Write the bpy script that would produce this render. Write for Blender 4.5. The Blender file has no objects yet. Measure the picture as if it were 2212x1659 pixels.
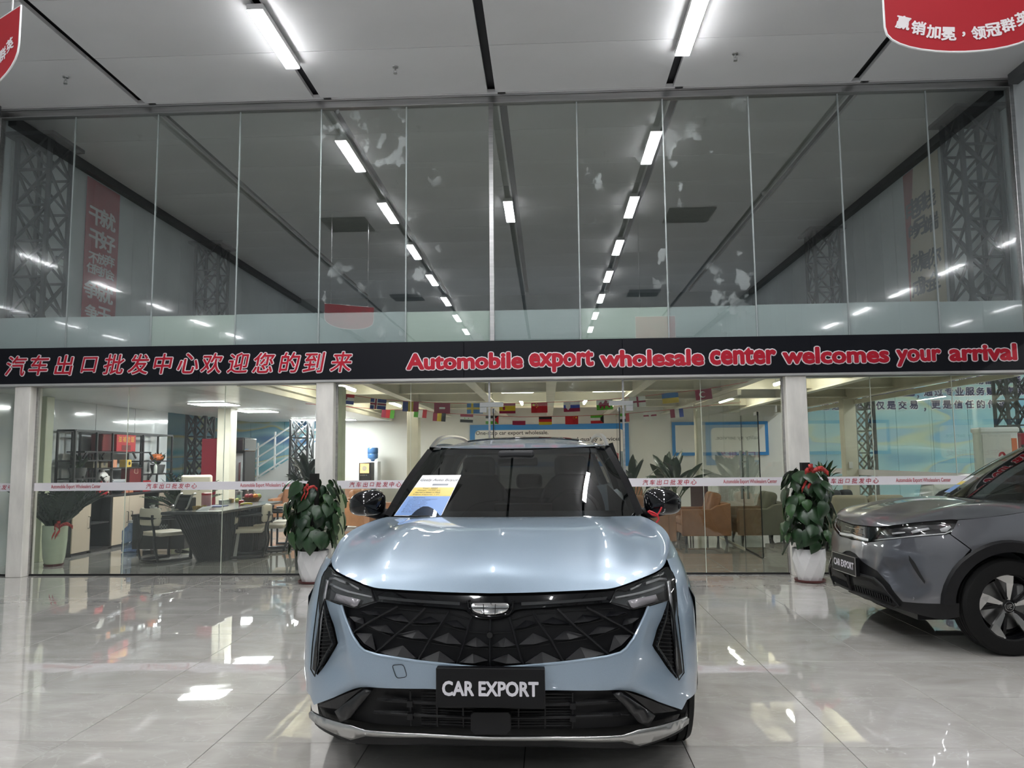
import bpy, bmesh, math, random
from mathutils import Vector, Matrix
from mathutils.geometry import delaunay_2d_cdt

# ------------------------------------------------------------------ camera, world, exposure
SC = bpy.context.scene
COL = SC.collection
EYE = Vector((0, 0, 1.455))
FPX = 1640.0                       # focal length in pixels of the 2212 x 1659 frame
YAW, PITCH, ROLL = (math.radians(a) for a in (-2.65, 5.5, -0.53))
FWD = Vector((math.sin(YAW)*math.cos(PITCH), math.cos(YAW)*math.cos(PITCH), math.sin(PITCH)))
_r = Vector((math.cos(YAW), -math.sin(YAW), 0)); _u = _r.cross(FWD)
RGT = _r*math.cos(ROLL) + _u*math.sin(ROLL)
UPV = -_r*math.sin(ROLL) + _u*math.cos(ROLL)
cam = bpy.data.cameras.new('camera'); cam.sensor_width = 36; cam.lens = FPX/2212*36
cam.clip_start = .05; cam.clip_end = 200
cam_o = bpy.data.objects.new('camera', cam); COL.objects.link(cam_o)
cam_o.matrix_world = Matrix(((RGT.x, UPV.x, -FWD.x, EYE.x), (RGT.y, UPV.y, -FWD.y, EYE.y), (RGT.z, UPV.z, -FWD.z, EYE.z), (0, 0, 0, 1)))
SC.camera = cam_o
wd = bpy.data.worlds.new('world'); SC.world = wd; wd.use_nodes = True
wd.node_tree.nodes['Background'].inputs[0].default_value = (.8, .9, 1, 1)
wd.node_tree.nodes['Background'].inputs[1].default_value = .05
SC.view_settings.view_transform = 'Standard'; SC.view_settings.look = 'None'
SC.view_settings.exposure = 2.0; SC.view_settings.gamma = 1
SC.view_settings.use_curve_mapping = False
SC.cycles.transparent_max_bounces = 24
SC.cycles.max_bounces = 10
LAMP = 24.0                        # radiance of the hall's ceiling lamps

def ray(x, y):
    return RGT*((x-1106)/FPX) - UPV*((y-829.5)/FPX) + FWD
def W(x, y, Y):                    # the point of the place seen at a pixel, at depth Y
    d = ray(x, y); return EYE + d*(Y/d.y)
def G(x, y, z=0.0):                # ... at height z
    d = ray(x, y); return EYE + d*((z-EYE.z)/d.z)
def WX(x, y, X):                   # ... on a side plane
    d = ray(x, y); return EYE + d*(X/d.x)

# ------------------------------------------------------------------ materials
MATS = {}
def mat(name, col, rough=.5, metal=0., coat=0., spec=.5, emit=None, es=1., noise=None, bump=None, trans=0., ior=1.5, alpha=1.):
    """noise=(scale, amount, detail[, stretch]) varies the colour; bump=(scale, strength)"""
    if name in MATS: return MATS[name]
    m = bpy.data.materials.new(name); m.use_nodes = True
    nt = m.node_tree; b = nt.nodes['Principled BSDF']; I = b.inputs
    c = tuple(col) + (1,)
    I['Base Color'].default_value = c; I['Roughness'].default_value = rough; I['Metallic'].default_value = metal
    I['Coat Weight'].default_value = coat; I['Coat Roughness'].default_value = .03
    I['Specular IOR Level'].default_value = spec; I['IOR'].default_value = ior
    I['Transmission Weight'].default_value = trans; I['Alpha'].default_value = alpha
    m.diffuse_color = c
    if emit:
        I['Emission Color'].default_value = tuple(emit)+(1,); I['Emission Strength'].default_value = es
    if noise or bump:
        tc = nt.nodes.new('ShaderNodeTexCoord'); mp = nt.nodes.new('ShaderNodeMapping')
        nt.links.new(tc.outputs['Object'], mp.inputs[0])
    if noise:
        if len(noise) > 3: mp.inputs['Scale'].default_value = noise[3]
        n = nt.nodes.new('ShaderNodeTexNoise'); n.inputs['Scale'].default_value = noise[0]; n.inputs['Detail'].default_value = noise[2]
        nt.links.new(mp.outputs[0], n.inputs['Vector'])
        r = nt.nodes.new('ShaderNodeValToRGB'); a = noise[1]
        r.color_ramp.elements[0].position = .3; r.color_ramp.elements[1].position = .7
        r.color_ramp.elements[0].color = tuple(max(0, v*(1-a)) for v in col)+(1,)
        r.color_ramp.elements[1].color = tuple(min(1, v*(1+a)) for v in col)+(1,)
        nt.links.new(n.outputs['Fac'], r.inputs[0]); nt.links.new(r.outputs[0], I['Base Color'])
    if bump:
        n2 = nt.nodes.new('ShaderNodeTexNoise'); n2.inputs['Scale'].default_value = bump[0]; n2.inputs['Detail'].default_value = 3
        nt.links.new(mp.outputs[0], n2.inputs['Vector'])
        bp = nt.nodes.new('ShaderNodeBump'); bp.inputs['Strength'].default_value = bump[1]; bp.inputs['Distance'].default_value = .02
        nt.links.new(n2.outputs['Fac'], bp.inputs['Height']); nt.links.new(bp.outputs[0], I['Normal'])
    MATS[name] = m
    return m

def glass(name, tint, r0, rough=0., edge=.8, smear=None, seed=0.):
    """pane: tinted see-through mixed with a mirror reflection that grows towards grazing views; smear = whitish residue"""
    if name in MATS: return MATS[name]
    m = bpy.data.materials.new(name); m.use_nodes = True; nt = m.node_tree; N = nt.nodes
    for n in list(N): N.remove(n)
    out = N.new('ShaderNodeOutputMaterial'); tr = N.new('ShaderNodeBsdfTransparent'); gl = N.new('ShaderNodeBsdfGlossy')
    tr.inputs[0].default_value = tuple(tint)+(1,); gl.inputs['Roughness'].default_value = rough; gl.inputs[0].default_value = (1, 1, 1, 1)
    lw = N.new('ShaderNodeLayerWeight'); lw.inputs[0].default_value = .5
    pw = N.new('ShaderNodeMath'); pw.operation = 'POWER'; pw.inputs[1].default_value = 4.
    mu = N.new('ShaderNodeMath'); mu.operation = 'MULTIPLY_ADD'; mu.inputs[1].default_value = edge; mu.inputs[2].default_value = r0
    mx = N.new('ShaderNodeMixShader'); L = nt.links.new
    L(lw.outputs['Facing'], pw.inputs[0]); L(pw.outputs[0], mu.inputs[0]); L(mu.outputs[0], mx.inputs[0])
    L(tr.outputs[0], mx.inputs[1]); L(gl.outputs[0], mx.inputs[2])
    last = mx
    if smear:
        tc = N.new('ShaderNodeTexCoord'); mp = N.new('ShaderNodeMapping'); mp.inputs['Location'].default_value = (seed, seed, seed)
        mp.inputs['Scale'].default_value = (1, 1, .8)
        n1 = N.new('ShaderNodeTexNoise'); n1.inputs['Scale'].default_value = 1.1; n1.inputs['Detail'].default_value = 2
        n2 = N.new('ShaderNodeTexNoise'); n2.inputs['Scale'].default_value = 5; n2.inputs['Detail'].default_value = 5
        a = N.new('ShaderNodeMapRange'); a.inputs[1].default_value = .52; a.inputs[2].default_value = .60
        b = N.new('ShaderNodeMapRange'); b.inputs[1].default_value = .56; b.inputs[2].default_value = .60
        k = N.new('ShaderNodeMath'); k.operation = 'MULTIPLY'; k2 = N.new('ShaderNodeMath'); k2.operation = 'MULTIPLY'; k2.inputs[1].default_value = smear
        df = N.new('ShaderNodeBsdfDiffuse'); df.inputs[0].default_value = (.75, .8, .8, 1)
        m2 = N.new('ShaderNodeMixShader')
        L(tc.outputs['Object'], mp.inputs[0]); L(mp.outputs[0], n1.inputs['Vector']); L(mp.outputs[0], n2.inputs['Vector'])
        L(n1.outputs['Fac'], a.inputs[0]); L(n2.outputs['Fac'], b.inputs[0]); L(a.outputs[0], k.inputs[0]); L(b.outputs[0], k.inputs[1])
        L(k.outputs[0], k2.inputs[0]); L(k2.outputs[0], m2.inputs[0]); L(mx.outputs[0], m2.inputs[1]); L(df.outputs[0], m2.inputs[2])
        last = m2
    L(last.outputs[0], out.inputs[0]); m.diffuse_color = (.6, .7, .7, .3)
    MATS[name] = m
    return m

# ------------------------------------------------------------------ mesh helpers
def V(*a): return Vector(a)
class MB:
    """collects shapes, then build() links them as ONE mesh object"""
    def __init__(s): s.v = []; s.f = []; s.m = []; s.k = 0
    def add(s, vs, fs):
        o = len(s.v); s.v += [tuple(p) for p in vs]; s.f += [tuple(i+o for i in f) for f in fs]; s.m += [s.k]*len(fs); return s
    def box(s, x0, x1, y0, y1, z0, z1, M=None):
        vs = [Vector((x, y, z)) for z in (z0, z1) for y in (y0, y1) for x in (x0, x1)]
        if M: vs = [M @ p for p in vs]
        return s.add(vs, [(0, 2, 3, 1), (4, 5, 7, 6), (0, 1, 5, 4), (2, 6, 7, 3), (0, 4, 6, 2), (1, 3, 7, 5)])
    def bar(s, a, b, w, h=None, up=(0, 0, 1)):
        a = Vector(a); b = Vector(b); h = h or w; d = (b-a).normalized(); u = Vector(up)
        if abs(d.dot(u)) > .98: u = Vector((0, 1, 0)) if abs(d.y) < .9 else Vector((1, 0, 0))
        x = d.cross(u).normalized()*w/2; y = x.cross(d).normalized()*h/2
        vs = [p+sx*x+sy*y for p in (a, b) for sx, sy in ((-1, -1), (1, -1), (1, 1), (-1, 1))]
        return s.add(vs, [(3, 2, 1, 0), (4, 5, 6, 7), (0, 1, 5, 4), (1, 2, 6, 5), (2, 3, 7, 6), (3, 0, 4, 7)])
    def tube(s, pts, r, n=8, cap=True, closed=False):
        pts = [Vector(p) for p in pts]; m = len(pts); rs = r if isinstance(r, (list, tuple)) else [r]*m
        vs = []; px = None
        for i, p in enumerate(pts):
            d = (pts[(i+1) % m if closed else min(i+1, m-1)] - pts[(i-1) % m if closed else max(i-1, 0)])
            d = d.normalized() if d.length else Vector((0, 0, 1))
            if px is None:
                px = d.orthogonal().normalized()
            else:
                px = (px - d*px.dot(d)); px = px.normalized() if px.length > 1e-6 else d.orthogonal().normalized()
            py = d.cross(px)
            vs += [p + (px*math.cos(2*math.pi*k/n) + py*math.sin(2*math.pi*k/n))*rs[i] for k in range(n)]
        fs = [(i*n+k, i*n+(k+1) % n, ((i+1) % m)*n+(k+1) % n, ((i+1) % m)*n+k) for i in range(m if closed else m-1) for k in range(n)]
        if cap and not closed: fs += [tuple(range(n))[::-1], tuple((m-1)*n+k for k in range(n))]
        return s.add(vs, fs)
    def lathe(s, prof, n=24, M=None, c=(0, 0, 0), cap=True):
        """prof: (radius, height) from bottom up, round z"""
        c = Vector(c); vs = []
        for r, z in prof:
            vs += [c+Vector((r*math.cos(2*math.pi*k/n), r*math.sin(2*math.pi*k/n), z)) for k in range(n)]
        if M: vs = [M @ p for p in vs]
        m = len(prof)
        fs = [(i*n+k, i*n+(k+1) % n, (i+1)*n+(k+1) % n, (i+1)*n+k) for i in range(m-1) for k in range(n)]
        if cap: fs += [tuple(range(n))[::-1], tuple((m-1)*n+k for k in range(n))]
        return s.add(vs, fs)
    def cyl(s, a, b, r, n=12): return s.tube([a, b], r, n)
    def ball(s, c, r, n=12, sc=(1, 1, 1)):
        c = Vector(c); prof = [(math.sin(math.pi*i/(n//2)), -math.cos(math.pi*i/(n//2))) for i in range(n//2+1)]
        prof[0] = (1e-4, -1); prof[-1] = (1e-4, 1)
        M = Matrix.Translation(c) @ Matrix.Diagonal((r*sc[0], r*sc[1], r*sc[2], 1))
        return s.lathe(prof, n, M)
    def grid(s, rows, close_u=False):
        """rows: lists of points of equal length"""
        n = len(rows[0]); vs = [p for r in rows for p in r]
        fs = [(i*n+k, i*n+(k+1) % n, (i+1)*n+(k+1) % n, (i+1)*n+k) for i in range(len(rows)-1) for k in range(n if close_u else n-1)]
        return s.add(vs, fs)
    def prism(s, poly, d):
        """planar 3D polygon extruded by vector d"""
        poly = [Vector(p) for p in poly]; d = Vector(d); n = len(poly)
        return s.add(poly+[p+d for p in poly], [tuple(range(n))[::-1], tuple(range(n, 2*n))] + [(i, (i+1) % n, n+(i+1) % n, n+i) for i in range(n)])
    def mesh(s, name, mats):
        me = bpy.data.meshes.new(name); me.from_pydata(s.v, [], s.f)
        for m in (mats if isinstance(mats, (list, tuple)) else [mats]): me.materials.append(m)
        if any(s.m): me.polygons.foreach_set('material_index', s.m)
        return me
    def build(s, name, mats, parent=None, smooth=False, bev=0., seg=1, solid=0., sub=0, angle=40, fix=True, mirror=False):
        me = s.mesh(name, mats)
        if fix:
            bm = bmesh.new(); bm.from_mesh(me); bmesh.ops.recalc_face_normals(bm, faces=bm.faces); bm.to_mesh(me); bm.free()
        o = bpy.data.objects.new(name, me); COL.objects.link(o)
        if parent: o.parent = parent
        if mirror:
            md = o.modifiers.new('m', 'MIRROR'); md.use_clip = True; md.merge_threshold = .002
        if sub:
            md = o.modifiers.new('s', 'SUBSURF'); md.levels = sub; md.render_levels = sub
        if solid:
            md = o.modifiers.new('t', 'SOLIDIFY'); md.thickness = solid; md.offset = 0
        if bev:
            md = o.modifiers.new('b', 'BEVEL'); md.width = bev; md.segments = seg; md.limit_method = 'ANGLE'; md.angle_limit = math.radians(35)
        if smooth:
            me.polygons.foreach_set('use_smooth', [True]*len(me.polygons))
            if smooth != 'all':
                me.update()
                try: me.set_sharp_from_angle(angle=math.radians(angle))
                except Exception: pass
        return o

def tag(o, label=None, cat=None, group=None, kind=None):
    if label: o['label'] = label
    if cat: o['category'] = cat
    if group: o['group'] = group
    if kind: o['kind'] = kind
    return o
def empty(name, loc=(0, 0, 0), rz=0., label=None, cat=None, group=None, kind=None, parent=None):
    o = bpy.data.objects.new(name, None); COL.objects.link(o); o.location = loc; o.rotation_euler = (0, 0, rz); o.empty_display_size = .1
    if parent: o.parent = parent
    return tag(o, label, cat, group, kind)
def copy_tree(o, parent=None, kids=None):
    if kids is None:
        kids = {}
        for q in list(COL.objects):
            if q.parent: kids.setdefault(q.parent, []).append(q)
    c = o.copy(); COL.objects.link(c)
    if parent: c.parent = parent
    for ch in kids.get(o, []): copy_tree(ch, c, kids)
    return c
def inst(o, name=None, parent=None, loc=None, rot=None, scale=None, mx=None):
    c = o.copy(); COL.objects.link(c)
    if name: c.name = name
    if parent: c.parent = parent
    if loc is not None: c.location = loc
    if rot is not None: c.rotation_euler = rot
    if scale is not None: c.scale = scale
    if mx is not None: c.matrix_local = mx
    return c

_tc = {}
def text_mesh(body, size=1., bold=0., ext=0., shear=0., space=1., wscale=1., align='CENTER'):
    """flat lettering as a mesh in the XY plane, text runs along +X; centred vertically"""
    key = (body, size, bold, ext, shear, space, wscale, align)
    if key in _tc: return _tc[key]
    cu = bpy.data.curves.new('lettering', 'FONT'); cu.body = body; cu.size = size; cu.extrude = ext
    cu.shear = shear; cu.space_character = space; cu.align_x = align; cu.align_y = 'CENTER'; cu.resolution_u = 3
    o = bpy.data.objects.new('lettering', cu); me = o.to_mesh().copy()
    bpy.data.objects.remove(o); bpy.data.curves.remove(cu)
    if bold > 0:                     # heavier strokes: the glyphs laid over themselves, shifted round a small circle
        n = 12 if bold > .03 else 8; vs = [v.co.copy() for v in me.vertices]; fs = [tuple(p.vertices) for p in me.polygons]; k = len(vs); av = []; af = []
        for i in range(n):
            d = Vector((math.cos(2*math.pi*i/n)*bold, math.sin(2*math.pi*i/n)*bold, .00008*i)); av += [tuple(v+d) for v in vs]; af += [tuple(j+i*k for j in f) for f in fs]
        me = bpy.data.meshes.new('lettering'); me.from_pydata(av, [], af)
    if wscale != 1.: me.transform(Matrix.Diagonal((wscale, 1, 1, 1)))
    _tc[key] = me
    return me
def text(name, body, m, M, parent=None, width=None, height=None, **k):
    """lettering whose plane is given by matrix M (x along the text, y up, z out); width rescales it to a wanted width"""
    me = text_mesh(body, **k).copy()
    xs = [v.co.x for v in me.vertices]; ys = [v.co.y for v in me.vertices]
    if xs:
        cx, cy = (min(xs)+max(xs))/2, (min(ys)+max(ys))/2
        sx = width/(max(xs)-min(xs)) if width else 1.
        sy = height/(max(ys)-min(ys)) if height else sx
        if not width: sx = sy
        ofx = cx if k.get('align', 'CENTER') == 'CENTER' else 0
        me.transform(Matrix.Diagonal((sx, sy, 1, 1)) @ Matrix.Translation((-ofx, -cy, 0)))
    me.materials.clear(); me.materials.append(m)
    o = bpy.data.objects.new(name, me); COL.objects.link(o)
    if parent: o.parent = parent
    o.matrix_local = M
    return o
def plane_mx(o, x, y):
    x = Vector(x).normalized(); y = Vector(y); y = (y - x*y.dot(x)).normalized(); z = x.cross(y)
    return Matrix(((x.x, y.x, z.x, o[0]), (x.y, y.y, z.y, o[1]), (x.z, y.z, z.z, o[2]), (0, 0, 0, 1)))
def cr(pts, n):
    """Catmull-Rom through points, n samples per span"""
    pts = [Vector(p) for p in pts]; out = []
    for i in range(len(pts)-1):
        p0, p1, p2, p3 = pts[max(i-1, 0)], pts[i], pts[i+1], pts[min(i+2, len(pts)-1)]
        for k in range(n):
            t = k/n; out.append(.5*((2*p1) + (p2-p0)*t + (2*p0-5*p1+4*p2-p3)*t*t + (3*p1-p0-3*p2+p3)*t**3))
    return out+[pts[-1]]
def interp(tab, t):
    if t <= tab[0][0]: return tab[0][1]
    for (a, va), (b, vb) in zip(tab, tab[1:]):
        if t <= b:
            k = (t-a)/(b-a); k = k*k*(3-2*k)*.5 + k*.5
            return va+(vb-va)*k
    return tab[-1][1]
def fillet(pts, r, n=4):
    """round the corners of a closed planar polygon"""
    pts = [Vector(p) for p in pts]; out = []; m = len(pts)
    for i in range(m):
        a, b, c = pts[i-1], pts[i], pts[(i+1) % m]
        d1 = min(r, (a-b).length*.45); d2 = min(r, (c-b).length*.45)
        p = b+(a-b).normalized()*d1; q = b+(c-b).normalized()*d2
        out += [p.lerp(b, t).lerp(b.lerp(q, t), t) for t in (k/n for k in range(n+1))]
    return out
# ================================================================== the setting
YG, XL, XR, ZC = 9.6, -7.4, 6.0, 6.2
STRIPS = [-5.357, -2.983, -.673, 1.631, 3.989]
rnd = random.Random(7)

def tile_material():
    m = bpy.data.materials.new('polished_tile'); m.use_nodes = True; nt = m.node_tree; N = nt.nodes; L = nt.links.new
    b = N['Principled BSDF']; b.inputs['Roughness'].default_value = .02; b.inputs['IOR'].default_value = 1.62
    b.inputs['Coat Weight'].default_value = .6; b.inputs['Coat Roughness'].default_value = .01
    tc = N.new('ShaderNodeTexCoord'); oi = N.new('ShaderNodeObjectInfo'); geo = N.new('ShaderNodeNewGeometry')
    mp = N.new('ShaderNodeMapping'); mp.inputs['Scale'].default_value = (.9, 1.9, 1); mp.inputs['Rotation'].default_value = (0, 0, .5)
    L(geo.outputs['Position'], mp.inputs[0])
    rv = N.new('ShaderNodeVectorMath'); rv.operation = 'SCALE'; rv.inputs[0].default_value = (17, 31, 9); L(oi.outputs['Random'], rv.inputs['Scale'])
    ad = N.new('ShaderNodeVectorMath'); L(mp.outputs[0], ad.inputs[0]); L(rv.outputs[0], ad.inputs[1])
    n1 = N.new('ShaderNodeTexNoise'); n1.inputs['Scale'].default_value = 1.6; n1.inputs['Detail'].default_value = 7; n1.inputs['Roughness'].default_value = .62; n1.inputs['Distortion'].default_value = .8
    L(ad.outputs[0], n1.inputs['Vector'])
    r = N.new('ShaderNodeValToRGB'); r.color_ramp.elements[0].position = .3; r.color_ramp.elements[1].position = .72
    r.color_ramp.elements[0].color = (.44, .415, .39, 1); r.color_ramp.elements[1].color = (.61, .585, .555, 1)
    L(n1.outputs['Fac'], r.inputs[0])
    n3 = N.new('ShaderNodeTexNoise'); n3.inputs['Scale'].default_value = 2.3; n3.inputs['Detail'].default_value = 4; n3.inputs['Distortion'].default_value = 1.5
    L(ad.outputs[0], n3.inputs['Vector'])
    v = N.new('ShaderNodeValToRGB'); v.color_ramp.elements[0].position = .485; v.color_ramp.elements[0].color = (0, 0, 0, 1)
    v.color_ramp.elements[1].position = .5; v.color_ramp.elements[1].color = (1, 1, 1, 1)
    e = v.color_ramp.elements.new(.515); e.color = (0, 0, 0, 1); L(n3.outputs['Fac'], v.inputs[0])
    mx = N.new('ShaderNodeMix'); mx.data_type = 'RGBA'; mx.inputs[7].default_value = (.66, .65, .63, 1)
    k = N.new('ShaderNodeMath'); k.operation = 'MULTIPLY'; k.inputs[1].default_value = .35
    L(v.outputs[0], k.inputs[0]); L(k.outputs[0], mx.inputs[0]); L(r.outputs[0], mx.inputs[6]); L(mx.outputs[2], b.inputs['Base Color'])
    n2 = N.new('ShaderNodeTexNoise'); n2.inputs['Scale'].default_value = 2.2; n2.inputs['Detail'].default_value = 1
    L(ad.outputs[0], n2.inputs['Vector'])
    bp = N.new('ShaderNodeBump'); bp.inputs['Strength'].default_value = .07; bp.inputs['Distance'].default_value = .010
    L(n2.outputs['Fac'], bp.inputs['Height']); L(bp.outputs[0], b.inputs['Normal']); L(bp.outputs[0], b.inputs['Coat Normal'])
    return m
TILE = tile_material()
GROUT = mat('grout', (.055, .052, .05), .8, spec=.1)

# floor: slab with recessed joints, tiles of 0.8 m
fl = MB().box(-10.6, 14.2, -12, 20, -.25, -.006).build('floor', GROUT); tag(fl, kind='structure')
T, TX, TY = .8, 1.466, .815
tm = MB(); a = T/2-.0020; c = .0007
tm.add([(-a, -a, -.006), (a, -a, -.006), (a, a, -.006), (-a, a, -.006), (-a, -a, -.0015), (a, -a, -.0015), (a, a, -.0015), (-a, a, -.0015),
        (-a+c, -a+c, 0), (a-c, -a+c, 0), (a-c, a-c, 0), (-a+c, a-c, 0)],
       [(0, 1, 5, 4), (1, 2, 6, 5), (2, 3, 7, 6), (3, 0, 4, 7), (4, 5, 9, 8), (5, 6, 10, 9), (6, 7, 11, 10), (7, 4, 8, 11), (8, 9, 10, 11)])
tile_me = tm.mesh('floor_tile', TILE)
field = MB(); cells = []
for i in range(-15, 17):
    for j in range(-16, 24):
        x, y = TX+T*(i+.5), TY+T*(j+.5)
        if not (-10.6+T/2 < x < 14.2-T/2): continue
        seen = 2.4 < y < 13.2 and -6.9*max(y, 4)/9.6-.6 < x < 6.2*max(y, 4)/9.6+.6
        cells.append((0 if seen else 1, y, x))
cells.sort()
shown = [q for q in cells if q[0] == 0][:300]
for s_, y, x in shown:
    o = bpy.data.objects.new('floor_tile', tile_me); COL.objects.link(o); o.parent = fl; o.location = (x, y, 0)
for q in cells:
    if q in shown: continue
    _, y, x = q; field.add([(p[0]+x, p[1]+y, p[2]) for p in tm.v], tm.f)
tag(field.build('tile_field', TILE, fl), kind='stuff')

# ceiling: dark slab with panels hung under it, dark channels between the panel rows
CEILP = mat('ceiling_panel', (.70, .70, .71), .32, noise=(.7, .06, 4), spec=.4)
CHAN = mat('dark_channel', (.035, .035, .04), .6)
ce = MB().box(-7.5, 6.1, -12, 22, ZC+.10, ZC+.3).build('ceiling', CHAN); tag(ce, kind='structure')
pm = MB().box(-.5, .5, -.5, .5, 0, 1).mesh('ceiling_panel', CEILP)
xs = [XL]+STRIPS+[XR]; PD = 1.145; y0 = YG-.1-9*PD-PD*10
for i in range(6):
    for j in range(30):
        ya = y0+j*PD; sh_x = .13 if ya > YG-.2 else 0.             # channels beyond the glass shifted right to imitate a doubled reflection
        x0 = xs[i]+(.052+sh_x if i else 0); x1 = xs[i+1]-(.052-sh_x if i < 5 else 0)
        if ya > 21.6: continue
        yb = min(ya+PD-.008, 22)
        if ya < -12: continue
        o = bpy.data.objects.new('ceiling_panel', pm); COL.objects.link(o); o.parent = ce
        o.location = ((x0+x1)/2, (ya+yb)/2, ZC+rnd.uniform(0, .003)); o.scale = (x1-x0, yb-ya, .05)

# side walls of grey panels
WPAN = mat('grey_wall_panel', (.56, .60, .615), .10, noise=(.9, .12, 5), coat=.6, bump=(1.2, .03))
WJ = mat('wall_joint', (.12, .125, .13), .6)
def side_wall(name, x, ysp, z0, z1, d):
    w = MB().box(min(x, x+.1*d), max(x, x+.1*d), ysp[0], ysp[1], z0, z1).build(name, WJ); tag(w, kind='structure')
    n = max(1, round((ysp[1]-ysp[0])/1.22)); st = (ysp[1]-ysp[0])/n
    for k in range(n):
        for za, zb in ((z0, z1),) if z1-z0 < 3.5 else ((z0, (z0+z1)/2-.01), ((z0+z1)/2+.01, z1)):
            o = MB().box(min(x, x-.02*d), max(x, x-.02*d), ysp[0]+k*st+.006, ysp[0]+(k+1)*st-.006, za, zb).build('wall_panel', WPAN, w)
    return w
side_wall('wall_left', -7.68, (-12, 15), 0, 2.9, -1)
side_wall('wall_left', XL, (-12, 22), 2.95, ZC+.1, -1)
side_wall('wall_right', XR, (-12, 22), 2.95, ZC+.1, 1)
WHITE = mat('white_wall', (.74, .73, .69), .35, noise=(1.5, .04, 4))
CREAM = mat('cream_paint', (.70, .67, .55), .45, noise=(2.5, .10, 5))
tag(MB().box(-10.6, 14.2, -12.1, -12, 0, ZC+.3).build('wall_behind', WPAN), kind='structure')
tag(MB().box(14.1, 14.2, -12, 19.5, 0, 4.2).build('wall_right', WPAN), kind='structure')
tag(MB().box(-10.6, -10.5, 9, 19.5, 0, 3.2).build('wall_left', WPAN), kind='structure')
tag(MB().box(-7.5, 6.1, 22, 22.1, 2.9, ZC+.1).build('wall_far', WPAN), kind='structure')
tag(MB().box(-10.6, 14.2, 19.5, 19.6, 0, 4.2).build('wall_far', WHITE), kind='structure')
tag(MB().box(6.12, 14.2, -12, 19.5, 4.1, 4.2).build('ceiling', WHITE), kind='structure')
tag(MB().box(-10.6, -7.52, 9, 19.5, 2.96, 3.06).build('ceiling', WHITE), kind='structure')
# dark cornice beams where the side walls meet the ceiling
for s_, x in ((1, XL), (-1, XR)):
    tag(MB().box(min(x, x+s_*.14), max(x, x+s_*.14), YG+.15, 21.9, ZC-.13, ZC).box(min(x, x+s_*.14), max(x, x+s_*.14), -12, YG-.15, ZC-.13, ZC).build('trim_%d' % (1 if s_ > 0 else 2), mat('dark_steel', (.075, .078, .082), .5)), kind='structure')

# mezzanine deck behind the glass and its cream steel underside
dk = MB().box(-7.66, 6.0, YG+.08, 19.5, 2.80, 2.95).build('ceiling', CREAM); tag(dk, kind='structure')
for x in (-5.4, -4.0, -2.55, -1.08, .06, 1.46, 2.95, 4.45, 5.8):
    MB().box(x-.075, x+.075, YG+.12, 19.45, 2.50, 2.52).box(x-.006, x+.006, YG+.12, 19.45, 2.52, 2.79).box(x-.075, x+.075, YG+.12, 19.45, 2.785, 2.80).build('deck_beam', CREAM, dk)
for y in (11.2, 13.0, 15.0, 17.2):
    MB().box(-3.95, 5.9, y-.06, y+.06, 2.56, 2.58).box(-3.95, 5.9, y-.006, y+.006, 2.58, 2.8).build('cross_beam', CREAM, dk)

# office ceiling, lower than the deck
OC = mat('office_ceiling', (.66, .67, .66), .28, noise=(1, .03, 3))
oc = MB().box(-7.66, -4.05, YG+.1, 19.45, 2.43, 2.50).build('ceiling', OC); tag(oc, kind='structure')
k = 0
for j in range(16):
    y = YG+.12+j*.6
    MB().box(-7.65, -4.06, y, y+.594, 2.418, 2.43).build('ceiling_panel', OC, oc)
MB().box(-4.05, -4.0, YG+.1, 19.45, 2.41, 2.70).build('edge_fascia', CREAM, oc)

# ------------------------------------------------------------------ glass front
ALU = mat('brushed_aluminium', (.42, .42, .42), .32, 1., noise=(4, .15, 3, (.3, 8, 8)))
BLK = mat('black_rubber', (.012, .012, .013), .5)
GUP = glass('upper_pane', (.91, .935, .93), .12)
GUPS = [glass('upper_pane_residue_%d' % k, (.91, .935, .93), .12, smear=.18, seed=3.1*k) for k in range(3)]
GLO = glass('lower_pane', (.93, .955, .935), .045)
GEDGE = mat('glass_edge', (.30, .36, .31), .25)
MUL = [XL+.02, -6.316, -5.173, -4.05, -2.95, -1.81, -.69, .436, 1.551, 2.656, 3.795, 4.905, XR-.02]
ZS0, ZS1 = 2.45, 2.917
w1 = MB().box(XL, XR, YG-.05, YG+.05, ZC-.11, ZC-.02).box(XL, XR, YG-.07, YG+.07, ZC-.02, ZC+.02).build('window_1', ALU, bev=.004); tag(w1, kind='structure')
for i in range(12):
    sm = {4: 0, 5: 1, 7: 2, 8: 1}.get(i)
    gm = GUPS[sm] if sm is not None else GUP
    MB().box(MUL[i]+.008, MUL[i+1]-.008, YG-.006, YG+.006, 2.90, ZC-.10).build('glass_pane', gm, w1)
for i, x in enumerate(MUL):
    if i in (0, 12): MB().box(x-.05, x+.05, YG-.05, YG+.05, 2.9, ZC-.1).build('mullion', ALU, w1, bev=.004)
    elif i == 6: MB().box(x-.03, x+.03, YG-.04, YG+.03, 2.9, ZC-.1).build('mullion', ALU, w1, bev=.004)
    else: MB().box(x-.008, x+.008, YG-.009, YG+.009, 2.9, ZC-.1).build('mullion', mat('silicone_joint', (.36, .40, .40), .4), w1)
# parapet boards behind the foot of the upper panes
pb = MB().box(XL+.05, XR-.05, YG+.34, YG+.40, 2.95, 3.02).build('trim_3', ALU); tag(pb, kind='structure')
for i in range(12):
    lite = i in (2, 5, 7)
    MB().box(MUL[i]+.004, MUL[i+1]-.004, YG+.016, YG+.028, 2.91, 3.345+rnd.uniform(-.01, .01)).build('parapet_board', mat('pale_board', (.62, .70, .63), .5) if lite else mat('grey_board', (.50, .56, .56), .5), pb)

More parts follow.
